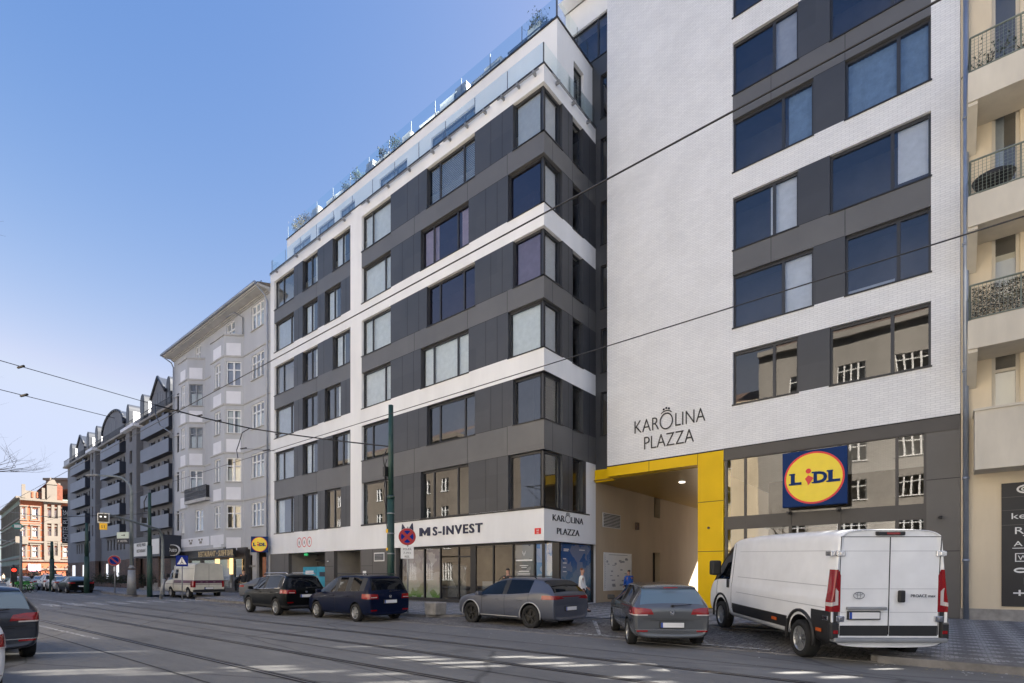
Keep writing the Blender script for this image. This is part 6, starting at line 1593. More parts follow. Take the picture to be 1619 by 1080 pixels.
# --- older cream van with a purple stripe
def oldvan():
    zt = 2.30; st = [(-.88,.42,.90,1.20,.80,zt-.05,''), (-.92,.38,.93,1.2,.82,zt-.04,''), (-.86,.36,.955,1.2,.85,zt,''), (.4,.35,.96,1.2,.85,zt+.02,''), (2.5,.35,.96,1.2,.84,zt,''), (2.62,.35,.96,1.2,.83,zt-.04,'s'), (2.95,.35,.96,1.2,.80,zt-.22,'sw'), (3.5,.35,.96,1.2,.84,1.55,'sw'), (3.75,.36,.95,1.12,.84,1.28,''), (4.25,.38,.92,.95,.80,1.08,''), (4.38,.42,.84,.78,.72,.9,'')]
    def ex(root, base, skin, xr, W_):
        def slab(nm, mt, x0, x1, y0, y1, z0, z1, e=.006):
            k = boolean(inflate(base, e), boxmesh(x0, x1, y0, y1, z0, z1), 'INTERSECT')
            if len(k.polygons): put(k, nm, mt, root, False)
        slab('door_seam', 'joint', xr-.05, xr+.2, -.006, .006, .6, 2.2, .004)
        for s in (1, -1):
            slab('door_seam', 'joint', 2.45, 2.46, min(s*.8, s*1.2), max(s*.8, s*1.2), .6, 2.1, .007); slab('side_window', 'car_glass', 2.55, 2.58, 0, 0, 0, 0) if False else None
            slab('side_window', 'car_glass', 1.75, 2.3, min(s*.7, s*1.2), max(s*.7, s*1.2), 1.3, 1.9, .006)
            b = MB(); b.box(3.05, 3.2, s*.95, s*1.18, 1.35, 1.62); b.build('mirror', 'black_plastic', root, bevel=.03)
            slab('door_seam', 'joint', xr+.1, 2.4, min(s*.8, s*1.2), max(s*.8, s*1.2), 1.93, 1.94, .004)
        b = MB(); b.box(xr-.1, xr+.05, -.95, .95, .42, .58); b.build('bumper', 'black_plastic', root, bevel=.02)
        text('lettering', '- -  - ', .1, (xr-.012, 0, 1.05), (0, -1, 0), (0, 0, 1), 'sign_white', root, .004, .9)
    return vehicle('delivery_van', 'old cream van with a purple stripe parked outside the restaurant', 'van', st, 5.2, (0, 3.0), .33, 'paint_cream', 'hubcap', 8, [(.80, .72), (.80, 1.12), (1.1, 1.12), (1.1, .72)], None, plate=(0, .66), extra=ex, archr=.08, cr=.7, sub=2,
                   stripes=((-1, 2.4, .98, 1.18, 'purple_stripe'), (-1, 5, .90, .93, 'purple_stripe')))
ovan = oldvan()
def place(o, rx, ry_, hd, z=0, tilt=0, tiltp=0):
    """rear axle middle at (rx, ry), heading in degrees"""
    o.location = (rx, ry_, z); o.rotation_euler = (R(tilt), R(tiltp), R(hd))
def place_rl(o, px, py, hd, w, z=0, **k):      # rear LEFT wheel contact given in the photo
    g = G(px, py, z); h = R(hd); right = Vector((math.sin(h), -math.cos(h))); c = Vector((g.x, g.y))+right*w; place(o, c.x, c.y, hd, z, **k); return c
place_rl(hatch, 996, 1018, 127, .76, .0, tiltp=-1.2)
place_rl(mpv, 563, 983, 179, .80, 0)
place_rl(suv, 437, 973, 178.5, .81, 0)
place_rl(cro, 840, 994, 176, .82, .0)
place_rl(bvan, 1272, 1038, 128.5, .91, 0, tiltp=-2.2)
place_rl(ovan, 299, 946, 181, .86, .03)
for o_, k_ in ((hatch, .94), (mpv, .95), (suv, .955), (cro, .965)): o_.scale = (k_, k_, k_)
def recolor(root, mats):
    def go(o):
        if o.type == 'MESH':
            for k, v in mats.items():
                if any(m and m.name == k for m in o.data.materials):
                    o.data = o.data.copy()
                    for i, m in enumerate(o.data.materials):
                        if m and m.name == k: o.data.materials[i] = MATS[v]
        for c in o.children: go(c)
    go(root)
def car2(src, label, cat, x, y, hd, paint, frm, group=None):
    r = dup(src, (x, y, 0), R(hd), label, cat)
    if paint: recolor(r, {frm: paint})
    if group: r['group'] = group
    return r
# dark hatchback at the left edge and the white one in front of it
g1_ = car2(hatch, 'dark blue-grey hatchback cut by the left edge of the view', 'car', -13.75, 1.08, 180, 'paint_dark', 'paint_grey'); g1_.rotation_euler = (0, 0, R(180))
g2_ = car2(hatch, 'white hatchback of which only a rear corner shows at the lower left', 'car', -9.2, .12, 180, 'paint_white', 'paint_grey'); g2_.rotation_euler = (0, 0, R(180))
far = 'cars parked along the hotel kerb'
sed.location = (-57.0, 10.8, 0); sed.rotation_euler = (0, 0, R(180)); sed['group'] = far
car2(sed, 'silver saloon just beyond the black saloon by the hotel', 'car', -62.3, 10.75, 180, 'paint_silver', 'paint_black', far)
car2(suv, 'tall white off-roader in the row by the hotel', 'car', -68.0, 10.9, 180, 'paint_white', 'paint_black', far)
car2(sed, 'pale silver saloon between two white cars in the far row', 'car', -73.6, 10.9, 180, 'paint_silver', 'paint_black', far)
car2(hatch, 'white hatchback at the far end of the row by the hotel', 'car', -68.5, 8.6, 178, 'paint_white', 'paint_grey', far)
car2(sed, 'grey car half hidden behind the pedestrian and the black off-roader', 'car', -32.9, 15.2, 25, 'paint_grey2', 'paint_black')
# ================================================================ people
def skin(name, chains, mat, parent, sub=1):
    """chains: list of [(x,y,z,r), ...]; chains whose first point coincides with a known point are joined there"""
    vs = []; rs = []; es = []; idx = {}
    def pt(p):
        k = tuple(round(c, 4) for c in p[:3])
        if k not in idx: idx[k] = len(vs); vs.append(Vector(p[:3])); rs.append(p[3])
        return idx[k]
    for ch in chains:
        ii = [pt(p) for p in ch]; es += list(zip(ii[:-1], ii[1:]))
    me = bpy.data.meshes.new(name); me.from_pydata([tuple(v) for v in vs], es, [])
    o = mobj(me, name); m = o.modifiers.new('s', 'SKIN'); m.use_smooth_shade = True
    for i, r in enumerate(rs):
        rr = r if isinstance(r, tuple) else (r, r); o.data.skin_vertices[0].data[i].radius = rr
    o.data.skin_vertices[0].data[0].use_root = True
    q = o.modifiers.new('u', 'SUBSURF'); q.levels = sub; q.render_levels = sub
    r_ = evalmesh(o); bpy.data.objects.remove(o)
    r_.materials.clear(); r_.materials.append(MATS[mat])
    for p in r_.polygons: p.use_smooth = True
    ob = bpy.data.objects.new(name, r_); C.objects.link(ob); ob.parent = parent; WO[ob] = Vector((0, 0, 0)); return ob
def person(label, loc, facing, h=1.7, top='cloth_black', legs='cloth_black', hair='hair_dark', stride=.25, larm=(0, 0), rarm=(0, 0), elbow=(.2, .2), lean=0, shoes='ink', coat=.0, extra=None, long_hair=False, fat=1.0):
    """x forward, y left; arms=(swing forward angle) for left and right"""
    t = thing('person', label, 'person', (0, 0, 0)); s = h/1.75
    def P(x, y, z, r): return (x*s, y*s, z*s, (r[0]*s, r[1]*s) if isinstance(r, tuple) else r*s)
    hip = .93; lx = lambda z: lean*(z-hip)
    pel = P(0, 0, hip, (.13*fat, .15*fat)); ch = [[pel, P(lx(1.12), 0, 1.12, (.11*fat, .135*fat)), P(lx(1.34), 0, 1.34, (.115*fat, .16*fat)), P(lx(1.44), 0, 1.44, (.07, .085)), P(lx(1.52), 0, 1.52, .052), P(lx(1.60)+.01, 0, 1.60, (.075, .068)), P(lx(1.68)+.01, 0, 1.68, (.088, .075)), P(lx(1.74), 0, 1.735, (.055, .05))],
                   [P(lx(1.60)+.01, 0, 1.60, .07), P(lx(1.6)+.105, 0, 1.615, .014)]]
    legch = []; shoech = []
    for sd, st in ((1, stride), (-1, -stride)):
        hp = P(0, sd*.095, hip-.08, .085*fat); kn = P(st*.55+.04, sd*.10, .50+.02*abs(st), .058); an = P(st*1.1-(.12 if st < 0 else 0), sd*.10, .09+(.07 if st < 0 else 0), .038); to = P(st*1.1+.17-(.14 if st < 0 else 0), sd*.11, .035, .03)
        ch.append([pel, hp, kn, an, to]); legch.append([pel, P(0, sd*.095, hip-.08, .098*fat), kn[:3]+(.073*s,), (an[0], an[1], an[2]+.03, .062*s)])
        shoech.append([(an[0]-.03, an[1], an[2]-.025, .045*s), (an[0]+.05, an[1], max(.04, an[2]-.05), .045*s), (to[0], to[1], .04, .036*s)])
    armch = []
    for sd, sw, el in ((1, larm[0], elbow[0]), (-1, rarm[0], elbow[1])):
        sh = P(lx(1.40), sd*.19, 1.40, .058); a = sw; e = (sh[0]+.28*s*math.sin(a), sd*.235*s, sh[2]-.28*s*math.cos(a)); b = a+el
        w = (e[0]+.24*s*math.sin(b), sd*.225*s, e[2]-.24*s*math.cos(b)); d = Vector((math.sin(b), 0, -math.cos(b)))
        ch.append([P(lx(1.34), 0, 1.34, .1), sh, (*e, .042*s), (*w, .028*s), tuple(Vector(w)+d*.075*s)+(((.018*s), (.036*s)),)])
        palm = Vector(w)+d*.075*s; kx = Vector((math.cos(b), 0, math.sin(b)))
        for q in range(4):   # fingers
            o_ = kx*((q-1.5)*.019*s); l = (.07, .078, .074, .058)[q]*s
            ch.append([tuple(palm)+((.018*s, .036*s),), tuple(palm+o_+d*.02*s)+(.009*s,), tuple(palm+o_+d*l*.65-Vector((0, sd*.012*s, 0)))+(.008*s,), tuple(palm+o_*1.05+d*l-Vector((0, sd*.03*s, 0)))+(.007*s,)])
        ch.append([tuple(palm)+((.018*s, .036*s),), tuple(palm+kx*.042*s-d*.03*s)+(.010*s,), tuple(palm+kx*.058*s+d*.012*s)+(.008*s,)])
        armch.append([P(lx(1.34), 0, 1.34, (.125*fat, .17*fat)), sh[:3]+(.075*s,), (*e, .058*s), (w[0]-d.x*.02, w[1], w[2]-d.z*.02, .045*s)])
    body = skin('body', ch, 'skin', t, 1)
    jk = [[P(0, 0, hip-.06-coat, (.155*fat, .18*fat)), P(0, 0, hip+.05, (.15*fat, .17*fat)), P(lx(1.14), 0, 1.14, (.135*fat, .16*fat)), P(lx(1.34), 0, 1.34, (.125*fat, .17*fat)), P(lx(1.46), 0, 1.46, (.07, .08))]]+armch
    skin('jacket', jk, top, t, 2); skin('trousers', legch, legs, t, 2)
    for c in shoech: skin('shoe', [c], shoes, t, 1)
    hc = [[P(lx(1.7)-.03, 0, 1.66 if not long_hair else 1.58, (.085, .082)), P(lx(1.7)-.015, 0, 1.72, (.092, .082)), P(lx(1.74), 0, 1.765, (.05, .045))]]
    skin('hair', hc, hair, t, 2)
    fc = MB()
    for sd in (1, -1):
        fc.lathe([(0, -.004), (.011*s, 0), (0, .004)], (lx(1.64)*s+.098*s, sd*.03*s, 1.645*s), 'x', 8)
        fc.box(lx(1.62)*s-.01*s, lx(1.62)*s+.02*s, sd*.07*s, sd*.082*s, 1.60*s, 1.66*s, 1)
    fc.box(lx(1.56)*s+.085*s, lx(1.56)*s+.092*s, -.022*s, .022*s, 1.565*s, 1.572*s, 2); fc.build('face_detail', ['ink', 'skin', 'tail_red'], body)
    if extra: extra(t, s)
    t.location = loc; t.rotation_euler = (0, 0, facing); return t
g = G(920.5, 968, pz(-9, 16.5)); 
person('woman with auburn hair, white jacket and dark purple trousers walking past the shop corner', (g.x, g.y, pz(g.x, g.y)), R(20), 1.66, 'cloth_white', 'cloth_purple', 'hair_brown', .16, (-.1, 0), (-.1, 0), (1.0, .5), coat=.06, fat=1.12)
def bag(t, s):
    b = MB(); b.box(-.34*s, -.13*s, -.15*s, .15*s, 1.02*s, 1.44*s); b.build('backpack_flap', 'cloth_black', t, bevel=.05)
x_ = XC+1.2; yy_ = Yx(994, x_); 
person('person in a bright blue jacket standing at the plan board in the passage', (x_, yy_, .18), R(150), 1.62, 'cloth_blue', 'cloth_black', 'hair_dark', .05, (.1, 0), (.1, 0), (.3, .3), coat=.05, fat=1.2)
person('person in black seen behind the slate crossover by the agency window', (*G(803, 966, .15).xy, .15), R(100), 1.68, 'cloth_black', 'cloth_black', 'hair_dark', .1, (.2, 0), (.1, 0))
g = G(385, 943, .13); person('pedestrian in a black jacket and tan trousers with a backpack by the cream van', (g.x, g.y, .13), R(165), 1.78, 'cloth_black', 'cloth_tan', 'hair_dark', .28, (.4, 0), (-.4, 0), (.3, .3), shoes='cloth_tan')
# waiting group far off by the rental bikes
fl_ = [(19, 926, 'cloth_red', 'pedestrian in a red jacket waiting far off at the crossing', -70), (30, 931, 'cloth_red', 'pedestrian in a dark red top behind the green bicycles', 20), (36, 931, 'cloth_black', 'pedestrian in black between two red-clad ones behind the green bicycles', 60),
       (41, 930, 'skin', 'pedestrian in a peach top behind the green bicycles', 100), (50.5, 932, 'cloth_black', 'tall pedestrian all in black beside the far white hatchback', 10), (5, 922, 'cloth_tan', 'pedestrian in a tan coat at the far left crossing', 40)]
for px, py, c_, lb, a in fl_:
    g = G(px, py, 0); person(lb, (g.x, g.y, 0), R(a), 1.72, c_, 'cloth_black', 'hair_dark', .1)
# ================================================================ rental bicycles
def bicycle():
    t = thing('bicycle', 'green rental bicycle nearest in the row at the far crossing', 'bicycle', (0, 0, 0), group='green rental bicycles')
    for x in (-.52, .52):
        w = MB(); w.tube([(x+.33*math.cos(2*math.pi*k/20), 0, .34+.33*math.sin(2*math.pi*k/20)) for k in range(21)], .022, 6); 
        for k in range(8): w.tube([(x, 0, .34), (x+.32*math.cos(math.pi*k/4), 0, .34+.32*math.sin(math.pi*k/4))], .004, 4)
        w.build('wheel', 'rubber', t)
    f = MB(); f.tube([(-.52, 0, .34), (-.15, 0, .32), (.35, 0, .75), (.52, 0, .34)], .025); f.tube([(-.15, 0, .32), (-.25, 0, .85)], .022); f.tube([(-.52, 0, .34), (-.22, 0, .7)], .016); f.tube([(.35, 0, .75), (.32, 0, 1.0)], .02)
    f.box(-.85, -.25, -.05, .05, .70, .75); f.build('frame', 'bike_green', t)
    s = MB(); s.box(-.38, -.12, -.08, .08, .86, .92); s.build('saddle', 'black_plastic', t, bevel=.02)
    h = MB(); h.tube([(.25, -.28, 1.03), (.33, -.1, 1.0), (.33, .1, 1.0), (.25, .28, 1.03)], .015); h.build('handlebar', 'black_plastic', t)
    b = MB(); b.box(.4, .72, -.18, .18, .72, .98); b.build('basket', 'bike_green', t, bevel=.02); return t
bk = bicycle(); 
for i, (px, py, a) in enumerate(((33, 937, 200), (42, 937, 195), (49, 936, 205), (27, 935, 190))):
    g = G(px, py, 0); o = bk if i == 0 else dup(bk, (0, 0, 0), 0, ['', 'green rental bicycle second from the left post, beside the black-clad group', 'green rental bicycle closest to the far white hatchback', 'green rental bicycle leaning farthest left at the far crossing'][i])
    o.location = (g.x, g.y, 0); o.rotation_euler = (0, 0, R(a))
# ================================================================ poles, signs, lamps
def cyl_pole(mb, p, z0, z1, r0, r1, m=0, n=14): mb.tube([(p[0], p[1], z0), (p[0], p[1], z1)], [r0, r1], n, m)
# big green tram pole
TP = Vector((X(618, 13.0), 13.0, 0)); t = thing('tram_pole', 'thick dark green tram wire pole behind the navy people carrier', 'pole', TP)
m = MB(); cyl_pole(m, TP, .1, 4.65, .145, .140); cyl_pole(m, TP, 4.65, 8.35, .112, .095); m.lathe([(.15, 4.6), (.155, 4.7), (.112, 4.76)], TP, 'z', 14); m.build('pole', 'pole_green', t)
m = MB(); 
for z in (3.2, 2.4, 4.66, 4.0): m.lathe([(.152, z), (.152, z+.05)], TP, 'z', 14)
m.build('clamp_band', 'steel_grey', t)
m = MB(); m.box(TP.x-.26, TP.x-.12, TP.y-.2, TP.y+.12, 5.5, 5.9); m.box(TP.x-.3, TP.x-.26, TP.y-.1, TP.y-.02, 5.4, 5.5); m.tube([TP+Vector((-.2, -.1, 5.5)), TP+Vector((-.32, -.12, 4.9)), TP+Vector((-.2, -.1, 4.2)), TP+Vector((-.16, -.05, 3.2)), TP+Vector((-.16, -.05, .3))], .018, 6)
m.tube([TP+Vector((-.12, -.1, 6.6)), TP+Vector((-.35, -.12, 6.3)), TP+Vector((-.28, -.1, 5.9))], .02, 6); m.tube([TP+Vector((-.12, -.1, 6.2)), TP+Vector((-.2, -.12, 6.0)), TP+Vector((-.22, -.1, 5.9))], .02, 6); m.build('switch_box', 'black_metal', t)
m = MB(); m.box(TP.x-.12, TP.x+.0, TP.y-.155, TP.y-.14, 3.25, 3.4); m.build('sticker', 'signal_yellow', t); m = MB(); m.box(TP.x-.11, TP.x+.0, TP.y-.155, TP.y-.14, 2.55, 2.65); m.build('sticker', 'signal_yellow', t)
# no-stopping sign and its plate
def disc_sign(parent, c, n, r, kindf):
    n = Vector(n).normalized(); u = Vector((0, 0, 1)).cross(n).normalized(); up = Vector((0, 0, 1)); c = Vector(c)
    FF = lambda a, d, z: tuple(c+u*a+n*d+up*z); K = 40
    def ring(r0, m0, d): q = MB(FF); q.prism([(r0*math.cos(2*math.pi*k/K), r0*math.sin(2*math.pi*k/K)) for k in range(K)], 'y', d-.006, d); return q.build(*m0)
    q = MB(FF); q.prism([(r*math.cos(2*math.pi*k/K), r*math.sin(2*math.pi*k/K)) for k in range(K)], 'y', -.02, 0); pl_ = q.build('sign_plate', 'sign_white', parent)
    q = MB(FF); q.prism([(r*.985*math.cos(2*math.pi*k/K), r*.985*math.sin(2*math.pi*k/K)) for k in range(K)], 'y', 0, .004); q.build('red_ring', 'sign_red', pl_)
    q = MB(FF); q.prism([(r*.72*math.cos(2*math.pi*k/K), r*.72*math.sin(2*math.pi*k/K)) for k in range(K)], 'y', .004, .007); q.build('blue_field', 'sign_blue', pl_)
    q = MB(FF)
    for a in ((R(45), R(135)) if kindf == 'stop' else (R(135),)):
        d = Vector((math.cos(a), math.sin(a))); e = Vector((-d.y, d.x)); w = r*(.17 if kindf == 'stop' else .11); L_ = r*.78
        q.prism([tuple(d*L_+e*w), tuple(-d*L_+e*w), tuple(-d*L_-e*w), tuple(d*L_-e*w)], 'y', .007, .010 if a < 1 else .0105)
    q.build('red_bar', 'sign_red', pl_)
SP = Vector((X(644.5, 12.75), 12.75, 0)); t = thing('road_sign', 'round red and blue no-stopping sign on a thin pole beside the tram pole', 'traffic sign', SP)
m = MB(); cyl_pole(m, SP, .1, 3.4, .032, .032); m.build('pole', 'steel_grey', t)
nn = Vector((.86, -.62, 0)); disc_sign(t, SP+Vector((.035, -.05, 3.02)), nn, .325, 'stop')
u_ = Vector((0, 0, 1)).cross(nn).normalized(); cc = SP+Vector((.035, -.05, 2.42)); q = MB(lambda a, d, z: tuple(cc+u_*a+nn*d+Vector((0, 0, z)))); q.box(-.24, .24, -.015, 0, -.23, .23); pp_ = q.build('text_plate', 'sign_white', t)
for i, s_ in enumerate(('PO-P\u00c1', '7-19 h', 'RES.')): text('lettering', s_, .11, cc+nn*.004+Vector((0, 0, .09-i*.14)), u_, (0, 0, 1), 'ink', pp_, .002)
# block of concrete under the shop window
g = G(683, 972, .15); t = MB(); p = [(g.x-.6, g.y), (g.x+.35, g.y+.1)]
t.prism([(g.x-.45, .13), (g.x+.10, .13), (g.x+.14, .58), (g.x-.50, .58)], 'y', g.y+.05, g.y+.6); o_ = t.build('concrete_block', 'concrete', bevel=.03); tag(o_, 'square concrete block on the pavement below the agency window', 'block')
# street lamp with tapered grey base
LP = G(208, 941, .13); t = thing('street_lamp', 'tall grey street lamp with curved arm on the corner island', 'street lamp', LP)
m = MB(); cyl_pole(m, LP, .13, 1.9, .30, .22); m.lathe([(.22, 1.9), (.14, 2.0), (.12, 2.1)], LP, 'z', 14); m.build('base', 'steel_grey', t)
m = MB(); dirv = (PY(168, 740, LP.y-2.0)-Vector((LP.x, LP.y, 0))); top_ = Z(208, 770, LP.y); au = Vector((-.86, -.5, 0))
pts = [(LP.x, LP.y, 2.0), (LP.x, LP.y, top_-.4)]; 
for k in range(1, 9): a = math.pi/2*k/8; pts.append(tuple(Vector((LP.x, LP.y, top_-.4))+au*(1.5*(1-math.cos(a)))+Vector((0, 0, 1.2*math.sin(a)))))
pts.append(tuple(Vector(pts[-1])+au*1.3+Vector((0, 0, .12)))); m.tube(pts, [.12, .10]+[.07]*9, 10); m.build('pole', 'pole_grey', t)
hd = Vector(pts[-1]); m = MB(lambda a, d, z: tuple(hd+au*a+Vector((-au.y, au.x, 0))*d+Vector((0, 0, z)))); m.box(-.1, .9, -.13, .13, -.06, .08); m.build('lamp_head', 'steel_grey', t, bevel=.03)
sg_ = PY(200, 845, LP.y-.4); m = MB(); cs = Vector((LP.x-.55, LP.y-.3, 0)); us = Vector((.9, .43, 0)); FF = lambda a, d, z: tuple(Vector((LP.x+.1, LP.y-.3, 0))+us*a+Vector((.43, -.9, 0))*d+Vector((0, 0, z)))
dt = thing('direction_sign', 'pale direction board with an arrow above a dark board on the street lamp', 'sign', (LP.x-.6, LP.y-.3, 3.6)); zc1, zc2 = Z(200, 848, LP.y), Z(200, 857, LP.y)
m = MB(FF); m.box(-.85, .2, 0, .04, zc1-.22, zc1+.22); m.build('arrow_board', 'sign_pale', dt); m = MB(FF); m.box(-.45, -.2, .04, .045, zc1-.02, zc1+.02); m.prism([(-.22, zc1-.08), (-.1, zc1), (-.22, zc1+.08)], 'y', .04, .045); m.build('arrow', 'ink', dt)
m = MB(FF); m.box(-.85, .2, 0, .04, zc2-.2, zc2+.18); m.build('dark_board', 'hotel_navy', dt); text('lettering', 'P  HOTEL', .2, FF(-.33, .045, zc2-.06), us, (0, 0, 1), 'sign_white', dt, .004)
# green pole and signal gantry
GP = G(236.5, 943, .13); t = thing('tram_pole', 'dark green tram pole standing left of the signal gantry on the island', 'pole', GP); m = MB(); zt_ = Z(236.5, 779, GP.y); cyl_pole(m, GP, .1, 3.5, .16, .15); cyl_pole(m, GP, 3.5, zt_, .12, .09); m.build('pole', 'pole_green', t)
m = MB(); m.tube([GP+Vector((0, 0, 5.6)), GP+Vector((-.5, -.3, 5.65))], .03, 6); m.tube([GP+Vector((-.35, -.2, 5.6)), GP+Vector((-.4, -.2, 6.3)), GP+Vector((-.15, -.1, 6.7))], .03, 6); m.box(GP.x-.55, GP.x-.2, GP.y-.4, GP.y-.1, 5.0, 5.35); m.build('insulator_bracket', 'black_metal', t)
MP = G(257, 943, .13); t = thing('signal_gantry', 'grey curved mast arm carrying a tram signal over the street', 'traffic light', MP); yM = MP.y
m = MB(); e1 = Z(257, 838, yM); AE = Vector((*G(0, 0, 0).xy, 0)); ra, rb = ray(163.5); 
# arm end lies 7 m towards the street
ye_ = yM-4.6; EP = Vector((X(163.5, ye_), ye_, Z(163.5, 811, ye_)))
b0 = Vector((MP.x, MP.y, e1-.9)); dirA = (EP-Vector((MP.x, MP.y, e1))); pts = [(MP.x, MP.y, .1), (MP.x, MP.y, 1.2), tuple(b0)]
for k in range(1, 7): a = math.pi/2*k/6; pts.append(tuple(b0+Vector((dirA.x, dirA.y, 0)).normalized()*(1.0*(1-math.cos(a)))+Vector((0, 0, .9*math.sin(a)))))
pts.append(tuple(EP)); m.tube(pts, [.13, .11, .085]+[.075]*6+[.05], 10); m.build('mast', 'pole_grey', t)
n_ = Vector((.93, -.36, 0)); u2 = Vector((0, 0, 1)).cross(n_).normalized(); c_ = EP+Vector((0, 0, -.25))
FF = lambda a, d, z: tuple(c_+u2*a+n_*d+Vector((0, 0, z)))
m = MB(FF); m.box(-.25, .25, -.02, 0, -.27, .24); h_ = m.build('backing_board', 'sign_white', t); m = MB(FF); m.box(-.2, .2, 0, .12, -.2, .19); m.build('signal_head', 'black_plastic', t)
m = MB(FF); m.box(-.13, -.05, .12, .13, .01, .08); m.build('lens', 'sign_glow', t); m = MB(FF); m.box(.05, .13, .12, .13, .01, .08); m.build('lens', 'sign_glow', t)
m = MB(FF); m.box(-.16, .16, -.02, .04, -.62, -.28); q_ = m.build('yellow_plate', 'signal_yellow', t); text('lettering', 'S1', .2, FF(0, .045, -.53), u2, (0, 0, 1), 'ink', q_, .004)
m = MB(); q2 = G(254, 946, .13); m.tube([(q2.x, q2.y, .1), (q2.x+.25, q2.y+.1, 1.3)], .1, 8); tag(m.build('leaning_bollard', 'steel_grey'), 'short leaning grey bollard at the foot of the signal gantry', 'bollard')
# pedestrian crossing sign
cp = G(288, 947, .1); t = thing('road_sign', 'square blue pedestrian crossing sign on a thin pole before the cream van', 'traffic sign', cp); zc = Z(288, 887, cp.y)
m = MB(); cyl_pole(m, cp, .05, zc+.3, .035, .035); m.build('pole', 'steel_grey', t)
n_ = Vector((.8, -.6, 0)); u3 = Vector((0, 0, 1)).cross(n_).normalized(); c3 = Vector((cp.x, cp.y, zc))+n_*.05; FF = lambda a, d, z: tuple(c3+u3*a+n_*d+Vector((0, 0, z)))
m = MB(FF); m.box(-.33, .33, -.015, 0, -.33, .33); q_ = m.build('sign_plate', 'sign_blue', t); m = MB(FF); m.prism([(-.26, -.2), (.26, -.2), (0, .25)], 'y', 0, .004); m.build('white_triangle', 'sign_white', q_)
m = MB(FF); m.tube([(-.07, .008, -.17), (0, .008, -.03), (0, .008, .08)], .018, 5); m.tube([(.08, .008, -.17), (0, .008, -.03)], .018, 5); m.lathe([(0, .004), (.028, .004), (.028, .012), (0, .012)], (0, 0, .13), 'y', 8); m.build('walking_figure', 'ink', q_)
# far no-stopping sign by the hotel
fp_ = G(181.5, 937, .13); t = thing('road_sign', 'round red-rimmed no-parking sign by the hotel kerb', 'traffic sign', fp_); zc = Z(180, 886.5, fp_.y)
m = MB(); cyl_pole(m, fp_, .1, zc-.1, .04, .04); m.build('pole', 'steel_grey', t); disc_sign(t, Vector((fp_.x, fp_.y, zc))+Vector((.05, -.05, 0)), (.93, -.37, 0), .42, 'one')
m = MB(); m.box(fp_.x-.04, fp_.x+.3, fp_.y-.08, fp_.y-.04, zc-.85, zc-.5); m.build('text_plate', 'sign_white', t)
# distant poles
for px, py, ztp, lb in ((137, 938, 700, 'dark green tram pole in front of the hotel corner'), (82, 934, 856, 'dark green tram pole in front of the orange house')):
    q = G(px, py, .1); t = thing('tram_pole', lb, 'pole', q); m = MB(); zt_ = Z(px, ztp if px < 100 else 864, q.y) if px < 100 else Z(137, 827, q.y); cyl_pole(m, q, .1, 3, .19, .17); cyl_pole(m, q, 3, zt_, .14, .1); m.build('pole', 'pole_green', t)
q = Vector((X(33, 7.5), 7.5, 0)); t = thing('street_lamp', 'slim grey lamp post in front of the orange house', 'street lamp', q); m = MB(); cyl_pole(m, q, 0, Z(33, 840, 7.5), .11, .08); m.build('pole', 'pole_grey', t)
m = MB(); zz = Z(33, 860, 7.5); m.tube([(q.x, q.y, zz), (q.x-2.0, q.y-1.2, zz+.4)], .05, 6); m.build('arm', 'pole_grey', t)
q = Vector((X(21, 6.2), 6.2, 0)); t = thing('traffic_light', 'distant traffic light showing red', 'traffic light', q); m = MB(); cyl_pole(m, q, 0, 2.3, .06, .06); m.build('pole', 'black_metal', t); zc = Z(20, 904, 6.2)
m = MB(); m.box(q.x, q.x+.3, q.y-.17, q.y+.17, zc-.75, zc+.35); m.build('signal_head', 'black_plastic', t); m = MB(); m.lathe([(0, .3), (.13, .3), (.13, .34), (0, .34)], (q.x, q.y, zc+.12), 'x', 12); m.build('lens', 'red_glow', t)
# hanging green lozenge sign on wires
zc_ = PY(28, 832, 7.0); m = MB(); FF = None; n_ = Vector((1, -.2, 0)).normalized(); u4 = Vector((0, 0, 1)).cross(n_).normalized(); FF = lambda a, d, z: tuple(zc_+u4*a+n_*d+Vector((0, 0, z)))
hs = thing('hanging_sign', 'teal lozenge sign hanging from the wires at the far left', 'sign', zc_); k_ = dep(28, 7.0)/FX
m = MB(FF); m.prism([(-7.5*k_, 0), (-3*k_, 4.5*k_), (3*k_, 4.5*k_), (7.5*k_, 0), (3*k_, -4.5*k_), (-3*k_, -4.5*k_)], 'y', 0, .05); m.build('board', 'sign_teal', hs); m = MB(FF); m.box(-4*k_, 4*k_, .05, .06, -.12, .12); m.build('lettering_bar', 'sign_white', hs)
# blue container in the garage
cx0, cx1 = X(468, D-.3), X(511, D-.3); m = MB(); m.box(cx0, cx1, D+.2, D+1.4, .22, 2.1); o_ = m.build('container', 'cargo_blue', bevel=.02)
ct = thing('storage_cabinet', 'bright blue metal cabinet inside the garage entrance', 'cabinet', (cx0, D+.2, .2)); C.objects.unlink(o_); C.objects.link(o_); o_.name = 'cabinet_body'; o_.parent = ct; 
for v in o_.data.vertices: v.co -= Vector((cx0, D+.2, .2))
m = MB(front(D+.2)); m.box((cx0+cx1)/2-.012, (cx0+cx1)/2+.012, .0, .01, .25, 2.05); m.build('door_seam', 'joint', ct); m = MB(front(D+.2)); m.box(cx0+(cx1-cx0)*.62, cx0+(cx1-cx0)*.88, .002, .008, 1.45, 1.75); m.build('printed_label', 'hotel_navy', ct)
m = MB(front(D+.2)); m.box(cx0+(cx1-cx0)*.1, cx0+(cx1-cx0)*.4, .002, .008, 1.6, 1.85); m.build('printed_label', 'sign_white', ct)
